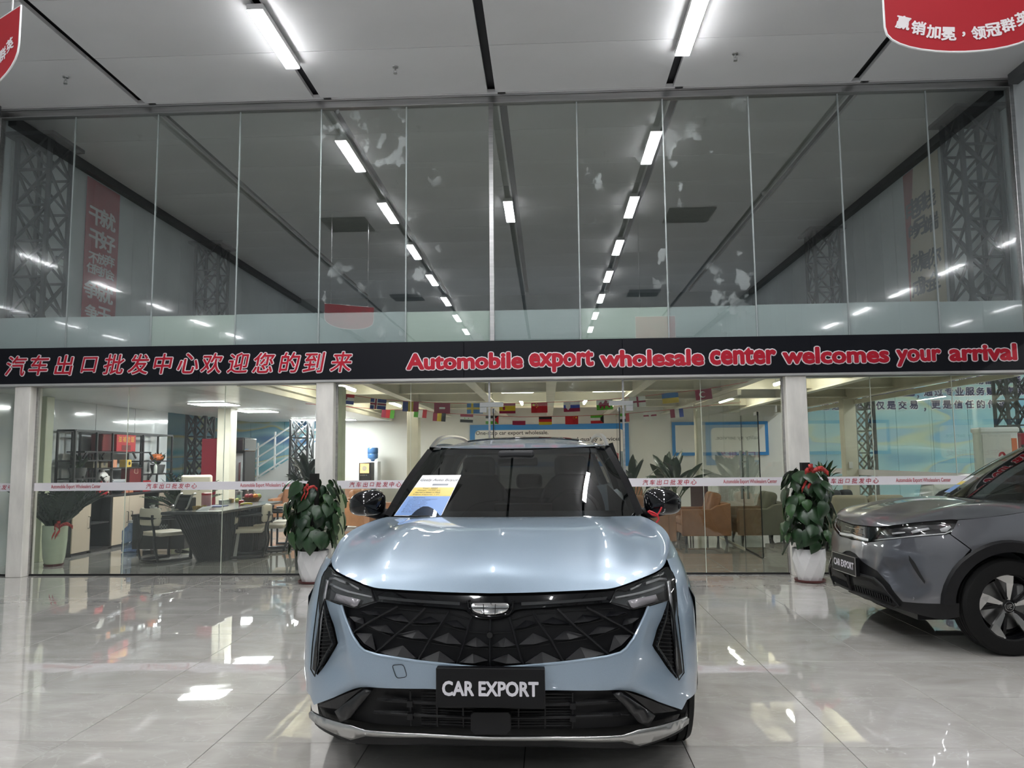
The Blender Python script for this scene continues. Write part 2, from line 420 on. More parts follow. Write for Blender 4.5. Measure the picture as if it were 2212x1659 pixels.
# lower panes, bay by bay
def xs_at(*px): return [W(p, 1000, YG).x for p in px]
bays = [('window_2', [-7.65]+[-6.88], 2.43), ('window_3', [-6.65]+xs_at(273, 483)+[-2.935], 2.43),
        ('window_4', [-2.69]+xs_at(887, 1058), 2.43), ('window_5', xs_at(1349, 1518)+[2.93], 2.43), ('window_6', [3.2]+xs_at(1888, 2066)+[XR-.03], 2.43)]
for nm, bx, zt in bays:
    w = MB().box(bx[0], bx[-1], YG-.03, YG+.03, zt-.02, zt+.03).box(bx[0], bx[-1], YG-.012, YG+.012, 0, .022).build(nm, [ALU, BLK])
    w.data.polygons.foreach_set('material_index', [0]*6+[1]*6); tag(w, kind='structure')
    for p, q in zip(bx, bx[1:]):
        MB().box(p+.003, q-.003, YG-.006, YG+.006, .022, zt-.02).build('glass_pane', GLO, w)
    for p in bx[1:-1]:
        MB().box(p-.003, p+.003, YG-.0065, YG+.0065, .022, zt-.02).build('silicone_joint', mat('pale_joint', (.62, .66, .58), .4), w)
    for p in (bx[0], bx[-1]):
        MB().box(p-.012, p+.012, YG-.02, YG+.02, .022, zt).build('side_trim', ALU, w)
# transom over the central door opening, with the opening's pivot patches
dx0, dx1 = xs_at(1061, 1346)
w = MB().box(dx0, dx1, YG-.03, YG+.03, 2.41, 2.46).build('window_7', ALU); tag(w, kind='structure')
MB().box(dx0+.01, dx1-.01, YG-.006, YG+.006, 2.10, 2.41).build('glass_pane', GLO, w)
STEEL = mat('satin_steel', (.52, .52, .51), .25, 1.)
for x, s_ in ((dx0, 1), (dx1, -1)):
    MB().box(min(x-s_*.14, x+s_*.16), max(x-s_*.14, x+s_*.16), YG-.025, YG+.025, 2.09, 2.15).box(min(x-s_*.14, x-s_*.05), max(x-s_*.14, x-s_*.05), YG-.025, YG+.025, 2.02, 2.09).build('pivot_patch', STEEL, w, bev=.003)
GD = glass('door_pane', (.9, .94, .91), .05)
def leaf(name, hx, hy, ang, wd_, label):
    """frameless glass door leaf, hinge line at (hx,hy), swung by ang"""
    d = MB().box(0, wd_, -.006, .006, .012, 2.07).build(name, GD); d.location = (hx, hy, 0); d.rotation_euler = (0, 0, ang); tag(d, kind='structure')
    MB().box(-.008, .0, -.007, .007, .012, 2.07).box(wd_, wd_+.008, -.007, .007, .012, 2.07).build('edge_seal', BLK, d)
    MB().box(0, wd_, -.008, .008, 0.002, .02).build('bottom_seal', BLK, d)
    MB().box(0, .16, -.018, .018, .012, .075).box(0, .16, -.018, .018, 2.02, 2.075).build('hinge_patch', STEEL, d, bev=.003)
    for s_ in (-1, 1):
        MB().tube([(wd_-.09, s_*.05, .78), (wd_-.09, s_*.05, 1.52)], .019, 12).cyl((wd_-.09, 0, .95), (wd_-.09, s_*.05, .95), .01).cyl((wd_-.09, 0, 1.35), (wd_-.09, s_*.05, 1.35), .01).build('handle', mat('polished_steel', (.62, .62, .61), .12, 1.), d, smooth=True)
    return d
leaf('door_1', dx0+.03, YG+.03, math.radians(93), .84, '')
leaf('door_2', dx1-.03, YG+.03, math.radians(87), .84, '')
pa = G(1649, 1206); pb_ = G(1568, 1166)
leaf('door_3', pa.x, pa.y, math.atan2(pb_.y-pa.y, pb_.x-pa.x), 1.0, '')
# side glazing of the rooms, running back from the front
for nm, x, ya, yb in (('window_8', 3.03, 12.1, 15.6), ('window_9', 5.85, YG+.1, 17.5)):
    w = MB().box(x-.03, x+.03, ya, yb, 2.40, 2.48).box(x-.012, x+.012, ya, yb, 0, .02).build(nm, CREAM); tag(w, kind='structure')
    n = round((yb-ya)/1.15)
    for k in range(n):
        MB().box(x-.006, x+.006, ya+(yb-ya)*k/n+.003, ya+(yb-ya)*(k+1)/n-.003, .02, 2.40).build('glass_pane', GLO, w)
    if nm == 'window_9': MB().box(x-.008, x-.0065, ya, yb, 1.06, 1.17).build('safety_band', mat('white_film', (.80, .77, .81), .35), w)

# pillars
PIL = mat('painted_pillar', (.80, .77, .72), .55, noise=(5, .13, 7, (1.4, 1.4, .35)), bump=(14, .15))
def pillar(x0, x1, y0_, y1_, z1, label, m=PIL):
    return tag(MB().box(x0, x1, y0_, y1_, 0, z1).build('pillar', m, bev=.006), label, 'pillar')
pillar(-6.87, -6.66, YG-.14, YG+.10, 2.42, 'pale scuffed pillar at far left of the glass front beside big green pot')
pillar(-2.925, -2.70, YG-.14, YG+.10, 2.42, 'pale painted pillar between office glazing and the flag room')
pillar(2.94, 3.19, YG-.14, YG+.10, 2.42, 'pale painted pillar behind the pothos next to grey car')
p = W(491, 1000, 14.2); pillar(p.x-.125, p.x+.125, 14.0, 14.3, 2.42, 'cream inner pillar beside the red cabinet in the office', CREAM)
GCR = mat('pale_green_paint', (.58, .62, .44), .4, noise=(2, .08, 3))
for pa_, pb2, lb, yp in ((70, 95, 'first', 10.85), (728, 738, 'second', 9.88), (1734, 1745, 'third', 9.88)):
    p0_, p1_ = W(pa_, 1000, yp), W(pb2, 1000, yp); pillar(p0_.x, p1_.x, yp, yp+.18, 2.41, 'pale green inner post just behind the %s pillar' % lb, GCR)
p = W(893, 950, 16.); pillar(p.x-.12, p.x+.12, 15.9, 16.2, 2.5, 'cream inner pillar left of the blue framed board', CREAM)
p = WX(1838, 1000, 5.75); pillar(5.62, 5.85, p.y-.1, p.y+.12, 2.5, 'cream inner pillar with switch box in the right bay', CREAM)
p = W(1488, 1000, 15.8); pillar(3.0, 3.12, 15.6, 15.75, 2.5, 'slim cream post at far end of the inner glass wall', CREAM)
# ================================================================== fascia sign and lettering on the glass
RED = mat('sign_red', (.45, .010, .028), .45, spec=.3)
WHT = mat('sign_white', (.86, .80, .82), .4)
NAVY = mat('fascia_black', (.005, .0053, .009), .42, spec=.22)
sg = empty('fascia_sign', (0, YG-.16, ZS0), label='long black fascia sign with red white-edged Chinese and English lettering', cat='sign')
YS = YG-.16
seams = [XL]+[W(p, 780, YS).x for p in (430, 1002, 1345, 1753, 2075)]+[XR]
for a_, b_ in zip(seams, seams[1:]):
    MB().box(a_+.002, b_-.002, 0, .13, 0, ZS1-ZS0).build('sign_panel', NAVY, sg, bev=.002)
MB().box(XL, XR, -.012, .12, -.028, 0).build('bottom_rail', mat('pale_rail', (.55, .54, .53), .3, .6), sg)
def sign_text(body, x, z, h, name='lettering', bold=.03, wscale=1., shear=0., width=None, out=.055):
    for nm, mm, bo, dy in (('lettering_outline', WHT, bold+out, .006), (name, RED, bold, .012)):
        me = text_mesh(body, 1., bo, .0, shear).copy()
        xx = [v.co.x for v in me.vertices]; yy = [v.co.y for v in me.vertices]
        if nm != name:
            ref = text_mesh(body, 1., bold, .0, shear); rx = [v.co.x for v in ref.vertices]; ry = [v.co.y for v in ref.vertices]
            s1 = h/(max(ry)-min(ry)); s0 = width/(max(rx)-min(rx)) if width else s1*wscale
        me.transform(Matrix.Diagonal((s0, s1, 1, 1)) @ Matrix.Translation((-(min(xx)+max(xx))/2, -(min(yy)+max(yy))/2, 0)))
        me.materials.clear(); me.materials.append(mm)
        o = bpy.data.objects.new(nm, me); COL.objects.link(o); o.parent = sg
        o.matrix_local = plane_mx((x, -dy, z-ZS0), (1, 0, 0), (0, 0, 1))
for ch, px, py in zip('汽车出口批发中心欢迎您的到来', (36, 85, 139, 194, 247, 300, 353, 406, 458, 515, 570, 626, 679, 737), (791, 789, 789, 788, 787, 787, 786, 785, 785, 784, 784, 783, 783, 782)):
    q = W(px, py, YS); sign_text(ch, q.x, q.z, .26 if ch != '口' else .20, shear=.18, wscale=1.0, bold=.014, out=.038)
DESC = set('pqgjy')
for wd_, xa_, xb_ in (('Automobile', 878, 1130), ('export', 1143, 1283), ('wholesale', 1296, 1521), ('center', 1533, 1677), ('welcomes', 1690, 1921), ('your', 1936, 2033), ('arrival', 2050, 2197)):
    base = 798-(xa_-878)*.0155; a_, b_ = W(xa_, base, YS), W(xb_, base, YS)
    up = .212 if set(wd_) & set('Abdfhkltiw') - set('w') else .155; dn = .058 if set(wd_) & DESC else 0.
    sign_text(wd_, (a_.x+b_.x)/2, (a_.z+b_.z)/2+(up-dn)/2, up+dn, width=b_.x-a_.x, bold=.045, out=.042)

# white safety bands stuck to the panes
FILM = mat('white_film', (.80, .77, .81), .35)
BRED = mat('band_red', (.45, .02, .045), .5)
ZB0, ZB1 = 1.075, 1.178
def band(x0, x1, items, label):
    b = MB().box(x0, x1, YG-.0085, YG-.0065, ZB0, ZB1).build('safety_band', FILM); tag(b, label, 'band', 'white safety bands on the glass')
    for px, cn in items:
        x = W(px, 1045, YG).x
        if cn:
            for k, ch in enumerate('汽车出口批发中心'):
                xx = x+(k-3.5)*.0845
                if x0+.03 < xx < x1-.03: text('lettering', ch, BRED, plane_mx((xx, YG-.010, (ZB0+ZB1)/2), (1, 0, 0), (0, 0, 1)), b, height=.066 if ch != '口' else .05, bold=.012, shear=.2)
        elif x0+.3 < x < x1-.3:
            text('lettering', 'Automobile Export Wholesalers Center', BRED, plane_mx((x, YG-.010, (ZB0+ZB1)/2-.003), (1, 0, 0), (0, 0, 1)), b, width=.655, height=.062, bold=.012)
band(XL+.03, -6.90, [(-10, 1)], 'short white safety band on the pane left of the first pillar')
band(-6.64, -2.95, [(165, 0), (371, 1), (574, 0)], 'white safety band with red lettering across the office panes')
band(-2.68, xs_at(1056)[0], [(811, 1), (985, 0)], 'white safety band on the panes behind the blue car\'s left mirror')
band(xs_at(1351)[0], 2.92, [(1446, 1), (1620, 0)], 'white safety band on the panes before the tan armchairs')
band(3.22, XR-.05, [(1838, 1), (1994, 0), (2165, 1)], 'white safety band on the panes behind the grey car')
# ================================================================== lamps and ceiling fittings
LIT = mat('lamp_diffuser', (.9, .9, .9), .4, emit=(.97, .985, 1), es=LAMP)
HOUS = mat('lamp_housing', (.7, .7, .7), .35)
hall = empty('ceiling_lamp', (0, 0, 0))
hm = MB().box(-.085, .085, -.60, .60, .012, .075).box(-.03, .03, -.45, -.40, .075, .13).box(-.03, .03, .40, .45, .075, .13).mesh('housing', HOUS)
dm = MB().box(-.08, .08, -.595, .595, 0, .0125).mesh('diffuser', LIT)
def hall_lamp(x, y, label, grp='linear lamps under the hall ceiling', first=[True]):
    r = hall if first[0] else bpy.data.objects.new('ceiling_lamp', None)
    if not first[0]: COL.objects.link(r)
    first[0] = False
    r.location = (x, y, ZC-.10); tag(r, label, 'lamp', grp)
    for n_, me in (('housing', hm), ('diffuser', dm)):
        o = bpy.data.objects.new(n_, me); COL.objects.link(o); o.parent = r
num = ['nearest to', 'second from', 'third from', 'fourth from', 'fifth from', 'sixth from', 'seventh from']
for row, x in (('left', STRIPS[1]), ('right', STRIPS[3])):
    for k in range(7):
        hall_lamp(x, 7.95-2.76*k, 'bright linear ceiling lamp in the %s row, %s the glass front' % (row, num[k]))
hall_lamp(STRIPS[2], 5.1, 'single linear ceiling lamp on the middle channel, mirrored in the glass')
for s_, x in (('inner', 7.8), ('outer', 11.2)):  # unseen lamps added over the aisle to brighten the mural
    for k in range(4): hall_lamp(x, 17.2-4.2*k, 'added fill lamp over the side aisle, %s row, %s the far wall' % (s_, num[k]), 'aisle lamps')
for o in COL.objects:
    if o.get('group') == 'aisle lamps': o.location.z = 3.97

OLIT = mat('office_panel_light', (.9, .9, .9), .4, emit=(.97, .99, 1), es=16)
def panel_light(px, py, sx, sy, label):
    q = G(px, py, 2.41); r = empty('panel_light', (q.x, q.y, 2.398), label=label, cat='lamp', group='flat panel lights of the office ceiling')
    MB().box(-sx/2, sx/2, -sy/2, sy/2, .004, .022).build('frame', HOUS, r); MB().box(-sx/2+.015, sx/2-.015, -sy/2+.015, sy/2-.015, 0, .006).build('diffuser', OLIT, r)
panel_light(463, 873, .68, .62, 'largest flat ceiling light, the nearest one in the office')
panel_light(557, 888, .66, .60, 'second flat ceiling light, over the tea desk')
panel_light(664, 906.5, .66, .60, 'flat ceiling light left of the second pillar')
panel_light(735, 906, .66, .60, 'farthest flat ceiling light, seen right of the second pillar')
TLIT = mat('tube_light', (.9, .9, .9), .4, emit=(1, .96, .84), es=16)
def tube_light(x, y, label, L_=.6, z=2.60, al=False):
    r = empty('tube_light', (x, y, z), math.pi/2 if al else 0, label=label, cat='lamp', group='tube lights under the deck')
    MB().box(-L_/2, L_/2, -.035, .035, .02, .05).box(-L_/2+.1, -L_/2+.13, -.015, .015, .05, .195).box(L_/2-.13, L_/2-.1, -.015, .015, .05, .195).build('fixture', HOUS, r)
    MB().tube([(-L_/2+.02, 0, 0), (L_/2-.02, 0, 0)], .024, 8).build('tube', TLIT, r, smooth=True)
for x, y, s_ in ((-.52, 13.3, 'left of the white beam in the flag room'), (1.08, 13.3, 'above the tan armchairs'), (-.55, 16.0, 'deep in the flag room, left'), (.8, 16.0, 'deep in the flag room, right'),
                 (3.75, 12.1, 'of the right bay, nearest the glass'), (3.75, 16.1, 'of the right bay, far end'), (-3.25, 12.1, 'beside the office ceiling edge'), (-3.25, 16.1, 'over the water dispenser')):
    tube_light(x, y, 'slim tube light '+s_, *((.6, 2.60, False) if y < 13.4 and x > -1 and x < 2 else (1.15, 2.60, True)))
SPRK = mat('sprinkler_metal', (.5, .5, .5), .3, 1.)
sp = None
for px, py, lb in ((142, 172, 'at far left, over the left banner side'), (854, 150, 'left of the middle channel'), (1588, 122, 'right of the right lamp'),):
    q = G(px, py-6, ZC); r = empty('sprinkler', (q.x, q.y, ZC), label='small pendent ceiling sprinkler '+lb, cat='sprinkler', group='ceiling sprinklers')
    MB().lathe([(.034, -.012), (.036, 0)], 16).build('escutcheon', SPRK, r); MB().cyl((0, 0, -.05), (0, 0, -.012), .009).box(-.02, -.016, -.003, .003, -.085, -.045).box(.016, .02, -.003, .003, -.085, -.045).build('body', SPRK, r)
    MB().lathe([(.024, -.090), (.024, -.084)], 12).build('deflector', SPRK, r)
GRL = mat('vent_black', (.012, .012, .012), .6)
for x, y, lb in ((-4.0, 4.3, 'left, nearer the glass'), (2.85, 4.4, 'right, nearer the glass'), (-4.1, -2.8, 'left, farther back'), (2.85, -2.8, 'right, farther back')):
    r = empty('ceiling_vent', (x, y, ZC-.012), label='dark square ceiling vent mirrored in the upper glass, '+lb, cat='vent', group='ceiling vents')
    MB().box(-.42, .42, -.42, .42, 0, .012).build('backing', GRL, r)
    MB().box(-.45, .45, -.45, -.42, -.012, .012).box(-.45, .45, .42, .45, -.012, .012).box(-.45, -.42, -.42, .42, -.012, .012).box(.42, .45, -.42, .42, -.012, .012).build('frame', CHAN, r)
    s0 = None
    for k in range(8): MB().box(-.42, .42, -.37+k*.1, -.33+k*.1, -.008, 0).build('slat', CHAN, r)
for x, y, lb in ((-4.9, 6.2, 'left of the left lamp row'), (4.0, 5.6, 'right of the right lamp row')):
    r = empty('smoke_detector', (x, y, ZC), label='round white smoke detector on the hall ceiling, '+lb, cat='detector', group='smoke detectors')
    MB().lathe([(.03, -.05), (.05, -.035), (.055, -.012), (.06, 0)], 20).build('body', HOUS, r, smooth=True)

# ------------------------------------------------------------------ hanging red boards
RB = mat("red_board", (.42, .02, .03), .5, spec=.3)
def hang_board(loc, rz, wd_, ztop, zside, zbot, label, txt):
    r = empty('hanging_board', loc, rz, label, 'sign', 'red boards hung from the ceiling')
    h = wd_/2; pts = [(-h, ztop), (-h, zside)]
    for k in range(1, 16):
        a = math.pi*k/16; pts.append((-h*math.cos(a)*(1-.02*math.sin(a)), zside-(zside-zbot)*math.sin(a)**.8))
    pts += [(h, zside), (h, ztop)]
    MB().prism([(x, -.004, z) for x, z in pts], (0, .008, 0)).build('board', RB, r)
    MB().tube([(x, 0, z) for x, z in pts], .006, 6, closed=True).build('white_rim', mat('rim_white', (.85, .85, .85), .4), r)
    for s_ in (-1, 1):
        MB().cyl((s_*h*.75, 0, ztop), (s_*h*.75, 0, ZC-loc[2]), .006, 6).build('chain', SPRK, r)
    n = len(txt); hw = wd_*.43
    for k, ch in enumerate(txt):
        t = (k+.5)/n*2-1; x = t*hw; zz = zside+.05*wd_ - .12*wd_*(1-t*t)
        text('lettering', ch, WHT, Matrix.Translation((x, -.006, zz)) @ Matrix.Rotation(.30*t, 4, 'Y').inverted() @ Matrix.Rotation(math.pi/2, 4, 'X'), r, height=.095*wd_ if ch != '，' else .035*wd_, bold=.035)
q = W(2083, 112, 3.9)
hang_board((q.x, 3.9, q.z), 0, .80, .72, .15, 0, 'red hanging board with white Chinese slogan at the top right', '赢销加冕，领冠群英')
q = W(46, 12, 4.55)
hang_board((q.x-.42, q.y+.24, q.z-.44), -.52, .97, .44, .18, -.03, 'red hanging board cut by the frame at the top left', '赢销加冕，领冠群英')
# ================================================================== tools for the car bodies
def pix(P):
    d = P-EYE; z = d.dot(FWD); return (1106+FPX*d.dot(RGT)/z, 829.5-FPX*d.dot(UPV)/z)
class Nose:
    """front skin of a car: plan curve (x, y back from the tip) swept over height; g(z) pushes it back, k(z) narrows it"""
    def __init__(s, O, ang, plan, g, k):
        s.M = Matrix.Translation(O) @ Matrix.Rotation(ang, 4, 'Z'); s.g = g; s.k = k
        p = cr([(a, b, 0) for a, b in plan], 8); s.p = p; s.L = [0.]
        for a, b in zip(p, p[1:]): s.L.append(s.L[-1]+(b-a).length)
        s.smax = s.L[-1]
    def at(s, t, z):
        sg_ = -1 if t < 0 else 1; t = abs(t)
        if t >= s.smax: q = s.p[-1]+(s.p[-1]-s.p[-2]).normalized()*(t-s.smax)
        else:
            lo, hi = 0, len(s.L)-1
            while hi-lo > 1:
                mid = (lo+hi)//2
                if s.L[mid] <= t: lo = mid
                else: hi = mid
            q = s.p[lo].lerp(s.p[hi], (t-s.L[lo])/max(1e-9, s.L[hi]-s.L[lo]))
        return Vector((sg_*q.x*interp(s.k, z), q.y+interp(s.g, z), z))
    def normal(s, t, z):
        e = .004; a = s.at(t+e, z)-s.at(t-e, z); b = s.at(t, z+e)-s.at(t, z-e)
        n = a.cross(b); return n.normalized() if n.length else Vector((0, -1, 0))
    def solve(s, x, y, t=.3, z=.6):
        for it in range(40):
            def f(a, b):
                q = pix(s.M @ s.at(a, b)); return q[0]-x, q[1]-y
            u, v = f(t, z)
            if abs(u)+abs(v) < .05: break
            e = 2e-3; u1, v1 = f(t+e, z); u2, v2 = f(t, z+e)
            a, b, c, d = (u1-u)/e, (u2-u)/e, (v1-v)/e, (v2-v)/e; D = a*d-b*c
            if abs(D) < 1e-6: break
            dt = -(u*d-b*v)/D; dz = -(a*v-u*c)/D
            t += max(-.15, min(.15, dt)); z += max(-.15, min(.15, dz)); z = max(.02, min(1.4, z))
        return t, z
    def path(s, pts, **k):
        out = []; t, z = k.get('t', .3), k.get('z', .6)
        for p in pts:
            t, z = s.solve(p[0], p[1], t, z); out.append((t, z))
        return out
def dense(poly, step, closed=True):
    out = []; n = len(poly)
    for i in range(n if closed else n-1):
        a, b = Vector(poly[i]), Vector(poly[(i+1) % n]); m = max(1, int((b-a).length/step))
        out += [tuple(a.lerp(b, j/m)) for j in range(m)]
    if not closed: out.append(tuple(poly[-1]))
    return out
def fill(poly, step):
    """triangles of a 2D polygon with a grid of inner points"""
    poly = dense(poly, step); n = len(poly)
    xs_ = [p[0] for p in poly]; zs_ = [p[1] for p in poly]
    def inside(x, y):
        c = False
        for i in range(n):
            x0, y0_ = poly[i-1]; x1, y1_ = poly[i]
            if (y0_ > y) != (y1_ > y) and x < (x1-x0)*(y-y0_)/(y1_-y0_)+x0: c = not c
        return c
    pts = [Vector(p) for p in poly]
    i0 = int(min(xs_)/step)-1
    for i in range(i0, int(max(xs_)/step)+2):
        for j in range(int(min(zs_)/step)-1, int(max(zs_)/step)+2):
            x, y = i*step+(j % 2)*step*.5, j*step
            if inside(x, y) and min((x-p[0])**2+(y-p[1])**2 for p in poly) > (step*.4)**2: pts.append(Vector((x, y)))
    r = delaunay_2d_cdt(pts, [(i, (i+1) % n) for i in range(n)], [], 1, 1e-6)
    return [tuple(v) for v in r[0]], [tuple(f) for f in r[2]]
def skin(nose, poly, off=0., step=.04, fn=None):
    """polygon in (s, z) laid on the nose; fn(s, z) adds a local offset along the normal"""
    vs, fs = fill(poly, step); mb = MB()
    mb.add([nose.at(s_, z)+nose.normal(s_, z)*(off+(fn(s_, z) if fn else 0.)) for s_, z in vs], fs)
    return mb
def flip(mb):
    r = MB(); r.v = [(-a, b, c) for a, b, c in mb.v]; r.f = [f[::-1] for f in mb.f]; r.m = list(mb.m); return r
def pair(mb, name, m, parent, **k):
    return mb.build(name, m, parent, **k), flip(mb).build(name, m, parent, **k)
def half(nose, right):
    """mirror a half outline (starting and ending at the centre line) to a whole one"""
    r = [(max(0., a), b) for a, b in right]; return r + [(-a, b) for a, b in r[::-1] if a > 1e-4]
def coons(F, B, C, D, n, m, bump=None):
    """F front curve, B back curve (both u 0..1), C at u=0, D at u=1 (both v 0..1); lists of points resampled"""
    def rs(c, k):
        c = [Vector(p) for p in c]; L = [0.]
        for a, b in zip(c, c[1:]): L.append(L[-1]+(b-a).length)
        out = []
        for i in range(k+1):
            t = L[-1]*i/k; j = 0
            while j < len(L)-2 and L[j+1] < t: j += 1
            out.append(c[j].lerp(c[j+1], (t-L[j])/max(1e-9, L[j+1]-L[j])))
        return out
    F, B, C, D = rs(F, n), rs(B, n), rs(C, m), rs(D, m); rows = []
    for j in range(m+1):
        v = j/m; row = []
        for i in range(n+1):
            u = i/n
            p = F[i]*(1-v)+B[i]*v+C[j]*(1-u)+D[j]*u-(F[0]*(1-u)*(1-v)+F[n]*u*(1-v)+B[0]*(1-u)*v+B[n]*u*v)
            if bump: p = p+bump(u, v)
            row.append(p)
        rows.append(row)
    return rows

PAINT_BLK = mat('gloss_black', (.004, .004, .005), .12, coat=.75, spec=.1)
SATIN_BLK = mat('satin_black_plastic', (.009, .009, .010), .48, spec=.28)
RUB = mat('tyre_rubber', (.008, .008, .008), .65, spec=.22, bump=(60, .1))
CHROME = mat('chrome', (.75, .75, .75), .08, 1.)
SILV = mat('satin_silver', (.48, .48, .47), .3, 1.)
LENS = glass('lamp_lens', (.86, .86, .87), .05, edge=.5)
SMOKE = mat('smoked_lamp', (.022, .022, .024), .2, coat=.6)
LED = mat('lamp_strip', (.42, .42, .43), .2, .5, coat=1.)
CARGL = glass('car_glass', (.23, .25, .26), .075, edge=.7)
DARKGL = glass('dark_car_glass', (.10, .11, .115), .06, edge=.7)
TRIM_IN = mat('interior_trim', (.022, .022, .024), .6)
SEAT = mat('seat_fabric', (.03, .03, .032), .65)

def wheel(parent, x, y, r, w_, side, spokes='plain', nm='wheel'):
    """tyre, rim and spokes; axle along local x, outer face towards side"""
    e = empty(nm, (x, y, r), parent=parent); e.rotation_euler = (0, 0, 0 if side > 0 else math.pi)
    R90 = Matrix.Rotation(math.pi/2, 4, 'Y')
    h = w_/2; ri = r*.66
    prof = [(ri, -h*.8), (ri+.01, -h*.95), (r*.86, -h), (r*.95, -h*.93), (r*.99, -h*.75)]
    for k in (-.5, -.17, .17, .5): prof += [(r, h*(k-.13)), (r-.008, h*(k-.11)) if 0 else (r, h*(k+.10)), (r-.009, h*(k+.12)), (r-.009, h*(k+.19)), (r, h*(k+.21))]
    prof += [(r*.99, h*.75), (r*.95, h*.93), (r*.86, h), (ri+.01, h*.95), (ri, h*.8)]
    MB().lathe(prof, 56, R90, cap=False).build('tyre', RUB, e, smooth=True, angle=30)
    MB().lathe([(ri, -h*.8), (ri-.012, -h*.6), (ri-.02, h*.3), (ri-.006, h*.72), (ri, h*.8)], 48, R90, cap=False).build('rim', PAINT_BLK if spokes == 'star' else SILV, e, smooth=True)
    MB().lathe([(.02, -h*.4), (ri-.02, -h*.4), (ri-.02, -h*.3), (.02, -h*.3)], 32, R90).build('hub_plate', SATIN_BLK, e)
    MB().lathe([(.06, -h*.1), (ri*.78, -h*.1), (ri*.78, -h*.02), (.06, -h*.02)], 40, R90).build('brake_disc', mat('brake_disc', (.25, .25, .25), .35, 1.), e)
    return e, ri, h
# ================================================================== pale blue car in front
BLUE = mat('pale_blue_paint', (.29, .37, .455), .33, .25, coat=1., noise=(900, .06, 1))
CARX, CARY, CARA = -.252, 3.22, math.radians(-1.2)
car = empty('car', (CARX, CARY, 0), CARA, 'pale blue crossover car facing the viewer with black diamond grille', 'car')
plan = [(0, 0), (.25, .01), (.45, .035), (.60, .075), (.72, .128), (.82, .205), (.885, .305), (.915, .41), (.932, .55), (.94, .70)]
NG = [(.10, .16), (.18, .10), (.25, .05), (.32, .02), (.42, .02), (.52, .0), (.62, .0), (.72, .015), (.85, .05), (.93, .085), (1.0, .15), (1.1, .27)]
NK = [(.2, .985), (.5, 1.), (.75, .995), (.88, .97), (1.0, .935), (1.1, .90)]
NZ = Nose((CARX, CARY, 0), CARA, plan, NG, NK)
P = NZ.path
SEAM_S = 1.12                       # where bumper meets fender, measured along the plan curve

hood_edge = P([(1058, 1284), (1140, 1282.5), (1219, 1279.5), (1293, 1275.6), (1330, 1271), (1378, 1254), (1418, 1237), (1434, 1224), (1441, 1208)], t=.0, z=.9)
F_ = [NZ.at(max(0, s_), z)+Vector((0, .004, .004)) for s_, z in hood_edge]; F_[0].x = 0
fe = F_[-1]
side = [fe, Vector((.845, .72, 1.035)), Vector((.845, 1.0, 1.068)), Vector((.81, 1.28, 1.088)), Vector((.775, 1.46, 1.095))]
cowl = [Vector((0, 1.17, 1.112)), Vector((.3, 1.20, 1.111)), Vector((.55, 1.29, 1.105)), Vector((.775, 1.46, 1.095))]
cent = [F_[0], Vector((0, .16, .955)), Vector((0, .36, 1.020)), Vector((0, .68, 1.075)), Vector((0, 1.17, 1.112))]
def sm(a, b, t): t = max(0, min(1, (t-a)/(b-a))); return t*t*(3-2*t)
def hbump(u, v):
    w_ = math.sin(math.pi*min(1, max(0, v)))**.6
    return Vector((0, 0, w_*(.030*(1-sm(.50, .74, u)) + .018*math.exp(-((u-.60)/.12)**2) - .012*sm(.75, .92, u)*(1-sm(.95, 1, u)) - .03*(1-u)*0)))
rows = coons(cr(F_, 6), cr(cowl, 8), cr(cent, 8), cr(side, 8), 40, 34, hbump)
MB().grid(rows).build('hood', BLUE, car, smooth='all', mirror=True)
# front fascia in body colour: band under the grille and the cheeks
gr_b = P([(1402, 1310), (1386, 1348), (1370, 1380), (1354, 1401), (1341, 1411), (1312, 1419), (1219, 1432), (1131, 1440), (1058, 1446)], t=.7, z=.8)
vent_in = P([(1444, 1297), (1418, 1395), (1466, 1469)], t=.85, z=.8)
drl_out = P([(1477, 1453), (1472, 1400), (1464, 1330), (1457, 1248), (1452, 1237)], t=.95, z=.7)
low_b = P([(1484, 1512), (1473, 1533), (1408, 1512), (1352, 1493), (1330, 1491), (1200, 1491), (1058, 1491)], t=.95, z=.45)
top_s = hood_edge[-1]
cheek = [gr_b[0]] + vent_in + drl_out + [top_s, (SEAM_S, hood_edge[-1][1]+.0), (SEAM_S, .40)] + low_b
cheek = [(max(0, a), b) for a, b in cheek] + [(0, gr_b[-1][1])] + gr_b[::-1][1:-1]
def crease(s_, z):
    zc = .50; d = 0.
    zc = .494-.10*sm(.55, .86, s_)
    if z < zc: d -= (zc-z)*.75*(1-sm(.70, .85, s_))                              # undercut below the lower crease
    else: d -= .010*math.exp(-((z-zc)/.03)**2)*0
    a = .57+.13*max(0, min(1, (z-.49)/.32)); t = (s_-a)/(.875-a)
    if 0 < t < 1: d -= .036*math.sin(math.pi*t)**.8*sm(.40, .56, z)*(1-sm(.72, .86, z))
    return d
mb = skin(NZ, cheek, 0, .02, crease)
pair(MB().tube([NZ.at(max(0, a), b)+NZ.normal(a, b)*(-.004+crease(a, b)) for a, b in dense(gr_b[:-1]+[(0, gr_b[-1][1])], .03, False)], .007, 8), 'grille_edge', BLUE, car, smooth=True)
mb.build('front_bumper', BLUE, car, smooth=True, mirror=True, angle=60)
# recessed dark mouth behind everything
back = half(NZ, [(0, .93), (.45, .93), (.75, .93), (.86, .93), (.98, .85), (.98, .30), (.85, .24), (0, .24)])
skin(NZ, back, -.055, .06).build('mouth_backing', mat('mouth_black', (.004, .004, .004), .6), car)
